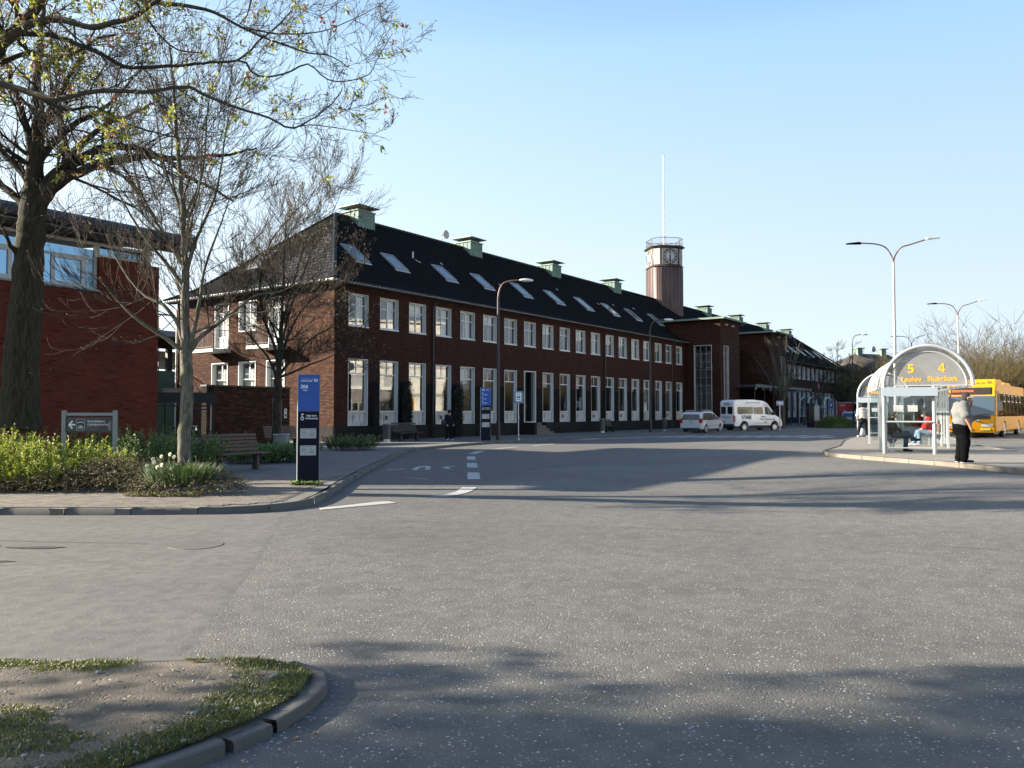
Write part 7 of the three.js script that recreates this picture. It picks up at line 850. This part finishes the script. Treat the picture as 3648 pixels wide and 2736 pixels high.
// bare trees farther away
const bare = { max: 3, kids: [1, 1.3, 1.3], ang: 0.5, ratio: 0.62, rr: 0.6, wig: 0.1, up: 0.35, rmin: 0.012, spread: 0.2, main: 8, bareTrunk: true, dens: 1.4, l0: 1.7 };
simpleTree('entrance_tree', 'bare upright tree in shade behind the white van', 24.6, -72.5, 8.6, 211, { ...bare, kids: [1, 0.8, 0.5], rmin: 0.008, spread: 0.28, main: 12, dens: 0.6, l0: 1.9 }, [Mt.barkDark, Mt.twig]);
simpleTree('street_tree', 'thin bare street tree between the glass porch and the round bush', 33.2, -86, 7.2, 212, { ...bare, kids: [1, 0.8, 0.6], main: 6, spread: 0.18, dens: 0.8 }, [Mt.barkDark, Mt.twig]);
[[44, -118, 10.5, 'left'], [50, -122, 12, 'right'], [47, -112, 8.5, 'lowest'], [57, -118, 9.5, 'fourth']].forEach(([x, z, h, w], i) => simpleTree('far_bare_tree', ['bare tree just right of the far wing roof', 'tallest bare tree beside the distant house', 'low bare tree in front of the distant house', 'bare tree before the distant house gable'][i], x, z, h, 220 + i, { ...bare, kids: [1, 1.1, 0.9], rmin: 0.014, dens: 0.95, spread: 0.36, up: 0.2, ang: 0.7 }, [Mt.bark, Mt.twigOlive], null, 'bare trees around the distant house'));
// thicket of upright twiggy shrubs behind the bus
function thicket(seed, n, h) { const r = rnd(seed), T = new Wood(); for (let k = 0; k < n; k++) { const a = r() * 2 * PI, q = Math.sqrt(r()), p = V(Math.cos(a) * q * 1.2, r() * h * 0.25, Math.sin(a) * q * 1.2), d = V(Math.cos(a) * (0.15 + 0.75 * q), 1, Math.sin(a) * (0.15 + 0.75 * q)).add(rv(r).multiplyScalar(0.25)).normalize(), len = h * (0.45 + 0.5 * r()), pts = [p.clone()], rs = [0.03], m = 4; for (let i = 1; i <= m; i++) { d.add(rv(r).multiplyScalar(0.12)).normalize(); p.addScaledVector(d, len / m); pts.push(p.clone()); rs.push(0.028 * (1 - i / (m + 0.6)));
  if (i > 1) for (let b = 0; b < 4; b++) { const e = d.clone().add(rv(r).multiplyScalar(0.75)).normalize(), l = h * 0.2 * (0.4 + r()), m2 = p.clone().addScaledVector(e, l * 0.5), e2 = e.clone().add(rv(r).multiplyScalar(0.3)); T.tube([p.clone(), m2, m2.clone().addScaledVector(e2, l * 0.5)], [0.012, 0.01, 0.006], 3); } } T.tube(pts, rs, 4); } return T.geo(); }
{ const gs = [join(thicket(31, 220, 6)), join(thicket(32, 200, 6)), join(thicket(33, 60, 8))], spots = [];
  const r = rnd(300); [[40, 70, 1.15], [43.5, 69, 1.0], [47, 68, 1.1], [50.5, 67, 1.05], [41.5, 74, 1.35], [45.5, 73, 1.25], [49.5, 72, 1.2], [54, 71, 1.1], [38, 77, 1.1], [43, 79, 1.4], [48, 78, 1.3], [53.5, 77, 1.2], [59, 76, 1.15], [36.5, 72.5, 0.8], [57, 66, 0.9], [62, 84, 1.4], [56, 84, 1.4], [50, 86, 1.4]].forEach(([x, z, s], i) => spots.push([x, z, s * 0.86 * (0.9 + 0.2 * r()), i]));
  const words = ['leftmost of the front row behind the bus', 'second of the front row above the bus roof', 'third of the front row behind the bus', 'fourth of the front row at the right edge', 'behind the bus front', 'tall one behind the bus roof pods', 'tall one left of the right edge', 'tall one at the right edge', 'far left of the thicket', 'back row, highest twigs left', 'back row, highest twigs centre', 'back row, right of centre', 'back row, at the right edge', 'small one beside the lamp post', 'small one at the right edge', 'last row, right', 'last row, centre', 'last row, left'];
  spots.forEach(([x, z, s, i]) => { const t = thing('twiggy_shrub', 'olive-brown twiggy shrub, ' + words[i], 'shrub', [x, 0, -z], i * 1.3, 'thicket behind the bus'); t.scale.set(s, s, s); mesh('twigs', gs[i % 2], [Mt.twigOlive, Mt.twigBrown, Mt.twigOlive][i % 3], t, true); if (i > 3 && i % 2) { const m = mesh('long_shoots', gs[2], Mt.twigGrey, t, true); m.scale.setScalar(1.05); } });
}
// ---- planted corner on the left ----
{ const bed = structure(mesh('planting_bed', [flat([[-13.5, 16.45], [-9, 16.3], [-6.6, 16.1], [-6.2, 16.9], [-7.4, 18.6], [-8.1, 20], [-8.7, 22], [-9.8, 25], [-10.6, 29], [-10.2, 33.4], [-13.6, 34], [-19, 20]].map(([x, z]) => [x, z]), 0.112)], colorless(Mt.soil))); void bed; }
function colorless(m) { const c = m.clone(); c.vertexColors = false; c.color.setRGB(0.55, 0.52, 0.45); return c; }
function leafy(name, label, x, z, y0, fn, seed, m, stems, group) { const t = thing(name, label, 'shrub', [x, y0, z], 0, group), r = rnd(seed), Lv = new Leaves(), T = new Wood(); fn(Lv, T, r); if (T.p.length) mesh('stems', T.geo(), stems || Mt.twig, t); mesh('leaves', Lv.geo(), m, t); return t; }
const shootLeaves = (Lv, T, r, base, d, len, n, sz, cols, rad = 0.004) => { const pts = [base.clone()], p = base.clone(), rs = [rad]; for (let k = 1; k <= 4; k++) { d.add(rv(r).multiplyScalar(0.12)).normalize(); p.addScaledVector(d, len / 4); pts.push(p.clone()); rs.push(rad * (1 - k / 5)); } T.tube(pts, rs, 3); for (let k = 0; k < n; k++) { const t = 0.25 + 0.75 * (k + r()) / n, i = Math.min(3, Math.floor(t * 4)), q = pts[i].clone().lerp(pts[i + 1], t * 4 - i), o = rv(r); o.y = Math.abs(o.y) * 0.7 + 0.15; o.normalize(); Lv.leaf(q, o, rv(r), sz * (0.6 + 0.7 * r()), sz * 0.33, cols[Math.floor(r() * cols.length)]); } };
const limeCols = [[0.38, 0.41, 0.025], [0.3, 0.35, 0.025], [0.44, 0.46, 0.04], [0.2, 0.26, 0.02]];
[[-10.9, -15.9, 1.5, 1.3, 1.5], [-9.7, -16.1, 1.3, 1.1, 1.25], [-8.6, -16.35, 0.8, 0.8, 1.05], [-9.2, -15.5, 0.9, 0.6, 0.75]].forEach(([x, z, rx, rz, h], i) => leafy('lime_shrub', ['tall yellow-green shrub at the left picture edge', 'yellow-green shrub left of the bicycle parking sign', 'yellow-green shrub under the bicycle parking sign', 'low yellow-green shrub in front of the sign'][i], x, z, 0.1, (Lv, T, r) => { const N = 210 * rx; for (let k = 0; k < N; k++) { const a = r() * 2 * PI, q = Math.sqrt(r()), b = V(Math.cos(a) * q * rx * 0.75, 0, Math.sin(a) * q * rz * 0.75), d = V(Math.cos(a) * 0.35 * q, 1, Math.sin(a) * 0.35 * q); shootLeaves(Lv, T, r, b, d, h * (0.55 + 0.5 * r()) * (1 - 0.3 * q), 34, 0.05, limeCols); } }, 400 + i, lMat, Mt.twig, 'yellow-green shrubs of the planted corner'));
const darkCols = [[0.1, 0.17, 0.03], [0.085, 0.14, 0.028], [0.13, 0.2, 0.035], [0.07, 0.11, 0.025]];
[[-8.4, -18.3, 1.1, 1.35], [-9.6, -19, 1.2, 1.3], [-8.0, -19.6, 1.0, 1.2], [-10.9, -18.2, 1.2, 1.2]].forEach(([x, z, R, h], i) => leafy('green_shrub', ['dark green shrub in shade right of the sign', 'dark green shrub in shade behind the sign', 'dark green shrub in shade next to the bench', 'dark green shrub at the foot of the large tree'][i], x, z, 0.1, (Lv, T, r) => { for (let k = 0; k < 170; k++) { const a = r() * 2 * PI, q = Math.sqrt(r()), b = V(Math.cos(a) * q * R * 0.7, 0, Math.sin(a) * q * R * 0.7), d = V(Math.cos(a) * 0.4 * q, 1, Math.sin(a) * 0.4 * q); shootLeaves(Lv, T, r, b, d, h * (0.5 + 0.55 * r()) * (1 - 0.25 * q), 30, 0.06, darkCols); } }, 410 + i, leafMat(1, 1, 1, 0.25), Mt.twig, 'green shrubs in the shade of the red building'));
// brown-green creeping mounds
const coto = [[0.11, 0.1, 0.04], [0.15, 0.12, 0.05], [0.19, 0.13, 0.06], [0.07, 0.075, 0.03], [0.24, 0.17, 0.09], [0.1, 0.12, 0.04]];
[[-8.6, -15.5, 1.15, 0.7, 0.46], [-7.5, -15.6, 1.1, 0.75, 0.66], [-6.75, -15.6, 0.8, 0.7, 0.55], [-9.9, -15.2, 0.9, 0.55, 0.3], [-6.05, -14.95, 1.0, 0.75, 0.5]].forEach(([x, z, rx, rz, h], i) => leafy('creeping_shrub', ['wide brown creeping shrub in front of the sign', 'tallest brown creeping shrub of the mound', 'brown creeping shrub left of the slender tree', 'flat brown creeping shrub at the left picture edge', 'brown creeping mound around the slender tree with daffodils'][i], x, z, 0.1, (Lv, T, r) => {
  const N = Math.round(900 * rx); for (let k = 0; k < N; k++) { const a = r() * 2 * PI, q = Math.pow(r(), 0.6), X = Math.cos(a) * q * rx, Z = Math.sin(a) * q * rz, y = h * Math.sqrt(Math.max(0, 1 - q * q)) * (0.55 + 0.5 * r()) * (0.8 + 0.4 * fbm(X * 2 + i, Z * 2, 61, 3)), d = V(Math.cos(a) * (0.5 + q), 0.5 - 0.75 * q, Math.sin(a) * (0.5 + q)).add(rv(r).multiplyScalar(0.7)).normalize(); shootLeaves(Lv, T, r, V(X, Math.max(0.01, y * 0.85), Z), d, 0.16 + 0.16 * r(), 12, 0.026, coto, 0.003); } }, 420 + i, leafMat(1, 1, 1, 0.15), Mt.twigBrown, 'creeping shrubs of the planted corner'));
// daffodils and dandelions in the mound
{ const t = thing('daffodil_clump', 'clump of green daffodil blades with white flowers at the slender tree', 'flowers', [-6.15, 0.42, -14.75], 0), r = rnd(55), Lv = new Leaves(); const blade = (b, d, l) => { const o = Lv.p.length / 3, c = [[0.07, 0.13, 0.03], [0.1, 0.17, 0.045], [0.055, 0.1, 0.025]][Math.floor(r() * 3)], p = b.clone(), s = V(-d.z, 0, d.x).normalize().multiplyScalar(0.009); for (let k = 0; k <= 4; k++) { const w = 1 - Math.pow(k / 4, 3) * 0.9; Lv.p.push(p.x + s.x * w, p.y, p.z + s.z * w, p.x - s.x * w, p.y, p.z - s.z * w); Lv.c.push(...c, ...c); p.addScaledVector(d, l / 4); d.y -= 0.12; } for (let k = 0; k < 4; k++) { const a = o + k * 2; Lv.i.push(a, a + 1, a + 2, a + 1, a + 3, a + 2); } };
  for (let k = 0; k < 620; k++) { const a = r() * 2 * PI, q = Math.sqrt(r()), b = V(0.05 + Math.cos(a) * q * 0.62, -0.12, Math.sin(a) * q * 0.36); blade(b, V(Math.cos(a) * 0.5 * q + 0.2 * (r() - 0.5), 1, Math.sin(a) * 0.5 * q + 0.2 * (r() - 0.5)).normalize(), 0.3 + 0.2 * r()); } mesh('blades', Lv.geo(), leafMat(1, 1, 1, 0.3), t);
  const petal = norm((() => { const L = new Leaves(); for (let k = 0; k < 6; k++) { const a = k * PI / 3, d = V(Math.cos(a), Math.sin(a), 0.1).normalize(); L.leaf(V(0, 0, 0), d, V(0, 0, 1), 0.036, 0.014, [0.75, 0.74, 0.66]); } return L.geo(); })());
  [[-0.42, 0.32, 0.12], [-0.36, 0.26, 0.2], [-0.3, 0.36, 0.05], [-0.5, 0.2, 0.18], [-0.46, 0.26, 0.0], [-0.12, 0.4, 0.1], [-0.02, 0.36, 0.16], [-0.28, 0.18, 0.26], [-0.44, 0.12, 0.26], [-0.18, 0.22, 0.3], [0.0, 0.16, 0.32]].forEach(([x, y, z]) => { const f = mesh('flower', petal, bMat, t, true); f.position.set(x, y, z); f.rotation.set(-0.3, 0.4 * Math.sin(x * 9), 0); f.scale.setScalar(1.15); mesh('trumpet', cyl(0.008, 0.013, 0.022, 0, 0, 0.012, 8, PI / 2), mat(0.6, 0.5, 0.12, 0.7), f); mesh('stalk', bar([0, 0, 0], [0.01, -y - 0.1, -0.02], 0.003, 4), mat(0.08, 0.14, 0.04, 0.8), f); });
  const d = thing('dandelion_patch', 'yellow dandelions at the foot of the daffodil mound', 'flowers', [-5.5, 0.1, -14.35], 0), r2 = rnd(66); for (let k = 0; k < 11; k++) { const x = (r2() - 0.5) * 0.75, z = (r2() - 0.5) * 0.22, h = 0.06 + 0.16 * r2(); const f = mesh('flower_head', [sph(0.019, x, h, z, 1, 0.5, 1, 8)], mat(0.62, 0.42, 0.01, 0.8), d); mesh('stalk', bar([x, 0, z], [x, h, z], 0.003, 4), mat(0.1, 0.14, 0.05, 0.8), f); } }
leafy('weeds', 'small green weeds around the foot of the near bus totem', -4.2, -16.5, 0.1, (Lv, T, r) => { for (let k = 0; k < 90; k++) { const x = (r() - 0.5) * 0.62, z = 0.1 + (r() - 0.5) * 0.16; shootLeaves(Lv, T, r, V(x, 0, z), V((r() - 0.5), 0.8, r() * 0.6).normalize(), 0.04 + 0.06 * r(), 7, 0.035, [[0.16, 0.24, 0.03], [0.2, 0.28, 0.04], [0.1, 0.16, 0.03]], 0.002); } }, 431, lMat, Mt.twig);
leafy('mound_edge_weeds', 'yellow-green moss and weeds at the front edge of the daffodil mound', -6.2, -14.25, 0.1, (Lv, T, r) => { for (let k = 0; k < 320; k++) { const x = (r() - 0.5) * 1.3, z = (r() - 0.5) * 0.3; shootLeaves(Lv, T, r, V(x, 0, z), V((r() - 0.5), 0.7, (r() - 0.5)).normalize(), 0.03 + 0.06 * r(), 6, 0.026, [[0.16, 0.18, 0.03], [0.22, 0.24, 0.04], [0.12, 0.12, 0.04], [0.2, 0.1, 0.04]], 0.002); } }, 432, lMat, Mt.twig);
// low dark planting by the bench, yard wall and along the station plinth, round bush at the far wing
const deep = [[0.08, 0.125, 0.035], [0.095, 0.15, 0.04], [0.07, 0.105, 0.03]], deepM = leafMat(1, 1, 1, 0.15);
[[-7.6, -23.5, 0.9, 0.6, 'dark grassy plant clump left of the steel bin'], [-6.7, -24.2, 0.9, 0.55, 'dark grassy plant clump behind the near bus totem'], [-9.4, -24.5, 1.3, 0.5, 'low dark planting behind the brown bench'], [-10.8, -27, 1.4, 0.6, 'low dark planting before the yard wall'], [-6.3, -31.5, 1.1, 0.6, 'low dark shrub at the station corner beside the pavement']].forEach(([x, z, R, h, l], i) => leafy('dark_planting', l, x, z, 0.1, (Lv, T, r) => { for (let k = 0; k < 220; k++) { const a = r() * 2 * PI, q = Math.sqrt(r()); shootLeaves(Lv, T, r, V(Math.cos(a) * q * R * 0.8, 0, Math.sin(a) * q * R * 0.6), V(Math.cos(a) * 0.6 * q, 1, Math.sin(a) * 0.6 * q), h * (0.5 + 0.6 * r()), 14, 0.08, i < 2 ? [[0.08, 0.15, 0.035], [0.1, 0.18, 0.045]] : deep, 0.004); } }, 440 + i, deepM, Mt.twig, 'dark planting near the station corner'));
leafy('round_bush', 'low round clipped bush at the end of the far wing pavement', 30.6, -75.6, 0.08, (Lv, T, r) => { for (let k = 0; k < 5000; k++) { const v = rv(r); v.y = Math.abs(v.y); const q = V(v.x * 1.75, v.y * 1.05, v.z * 1.6).multiplyScalar(0.9 + 0.12 * r()); Lv.leaf(q, v.clone().add(rv(r).multiplyScalar(0.8)).normalize(), rv(r), 0.12, 0.04, deep[Math.floor(r() * 3)]); } T.tube([V(0, 0, 0), V(0, 0.9, 0)], [0.1, 0.05], 5); }, 450, deepM);
{ const c = mesh('bush_core', sph(1, 0, 0, 0, 1.5, 0.85, 1.35, 16), mat(0.08, 0.125, 0.035, 0.95), scene.getObjectByName('round_bush')); void c; }
// climbers on the piers of the station, low stems along the plinth
[[2.78, 1.2, 3.3, 0, 'bare climber stems on the first pier of the station'], [5.05, 3.0, 3.2, 1, 'dark leafy climber between the second and third ground-floor windows'], [9.6, 2.8, 3.2, 1, 'dark leafy climber between the fourth and fifth ground-floor windows'], [7.35, 1.0, 1.6, 0, 'low climber stems on the third pier of the station'], [11.8, 1.1, 0.9, 0, 'low dry stems under the fifth window'], [21.5, 2.6, 0.7, 0, 'low dry stems along the plinth right of the steps'], [29, 3.4, 0.6, 0, 'low dry stems along the far plinth']].forEach(([u, w, h, lf, l], i) => { const p = toWorld(u, 0.088, 0.16), t = thing('climber', l, 'climber', p.toArray(), BT, 'climbers on the station front'), r = rnd(470 + i), Lv = new Leaves(), T = new Wood(); const W = lf ? 0.42 : w * 0.35; for (let k = 0; k < 26 + lf * 30; k++) { const q = V((r() - 0.5) * W, 0, 0.02), pts = [q.clone()], rs = [0.014]; const top = h * (0.5 + 0.5 * r()); for (let m = 1; m <= 7; m++) { q.x = clamp(q.x + (r() - 0.5) * 0.16, -W, W); q.y = top * m / 7; q.z = 0.01 + 0.1 * r(); pts.push(q.clone()); rs.push(0.013 * (1 - m / 9)); if (lf) for (let z = 0; z < 12; z++) { const o = rv(r); o.z = Math.abs(o.z); Lv.leaf(q.clone().add(V((r() - 0.5) * 0.2, (r() - 0.5) * 0.4, r() * 0.1)), o, rv(r), 0.09, 0.035, [[0.012, 0.016, 0.009], [0.018, 0.022, 0.01], [0.02, 0.015, 0.01]][Math.floor(r() * 3)]); } } T.tube(pts, rs, 4); } mesh('stems', T.geo(), mat(0.03, 0.024, 0.02, 0.95), t); if (lf) mesh('leaves', Lv.geo(), bMat, t); });
// grass tufts and moss of the worn island
{ const r = rnd(91), Lv = new Leaves(), cols = [[0.13, 0.15, 0.02], [0.18, 0.19, 0.025], [0.08, 0.1, 0.018], [0.2, 0.19, 0.05], [0.15, 0.12, 0.05]]; const xe = (z) => islX(z) - 0.03;
  const patch = (x, z) => { const e = xe(z) - x; let m = 0; m = Math.max(m, 0.95 * sst(0.55, 0.05, e) * sst(0.35, 0.6, fbm(x * 3, z * 3, 7, 3) + 0.15)); m = Math.max(m, sst(0.49, 0.61, fbm(x * 1.6 + 3, z * 2.2, 8, 4)) * sst(2.2, 0.3, e)); m = Math.max(m, 0.9 * sst(0.25, 0.03, 4.97 - z) * sst(0.4, 0.6, fbm(x * 2.4, 3, 9, 3))); m = Math.max(m, sst(0.6, 0.7, fbm(x * 1.3, z * 1.9, 10, 4)) * 0.85); return m; };
  for (let k = 0; k < 230000; k++) { const z = lerp(1.2, 4.98, Math.pow(r(), 0.5)), x = xe(z) - 0.02 - 4.2 * Math.pow(r(), 1.5); if (r() > patch(x, z)) continue; const y = 0.07 + 0.05 * (fbm(x * 1.5, z * 1.5, 51, 4) - 0.5), c = cols[Math.floor(r() * (r() < 0.75 ? 3 : 5))], h = 0.01 + 0.03 * r() * r() * (0.4 + 1.2 * fbm(x * 2, z * 2, 12, 2)); Lv.leaf(V(x, y, -z), V((r() - 0.5) * 2, 0.8, (r() - 0.5) * 2).normalize(), rv(r), h, 0.0032, c); }
  const g = mesh('grass', Lv.geo(), lMat); g.userData = { kind: 'stuff', label: 'short grass and moss on the worn corner island', category: 'grass' };
  const peb = [], pr = rnd(14); for (let k = 0; k < 160; k++) { const z = lerp(2, 4.9, pr()), x = xe(z) - 0.05 - 3 * pr() * pr(); peb.push(new THREE.DodecahedronGeometry(0.006 + 0.014 * pr() * pr(), 0).scale(1, 0.6, 1).rotateY(pr() * 6).translate(x, 0.085 + 0.05 * (fbm(x * 1.5, z * 1.5, 51, 4) - 0.5), -z)); } const pb = mesh('pebbles', peb, mat(0.3, 0.28, 0.25, 0.9)); pb.userData = { kind: 'stuff', label: 'scattered pebbles and crumbs on the bare soil', category: 'pebbles' };
  [[-0.98, 4.02], [-1.06, 3.95], [-1.22, 3.68], [-1.62, 3.2], [-2.0, 2.86], [-0.62, 4.25]].forEach(([x, z], i) => { const t = thing('cigarette_butt', ['orange cigarette butt at the kerb break of the worn island', 'cigarette butt just below the broken kerb stone', 'cigarette butt below the short kerb stone', 'cigarette butt halfway along the long island kerb', 'cigarette butt nearest the lower picture edge', 'cigarette butt farthest out on the asphalt from the island'][i], 'cigarette butt', [x, 0.009, -z], i * 1.1, 'cigarette butts along the island kerb'); mesh('filter', cyl(0.004, 0.004, 0.02, 0, 0, 0, 8, 0, PI / 2), mat(0.42, 0.17, 0.05, 0.8), t); mesh('paper', cyl(0.0039, 0.0039, 0.012, 0.0162, 0, 0, 8, 0, PI / 2), Mt.whiteWorn, t); }); }

renderer.render(scene, camera);
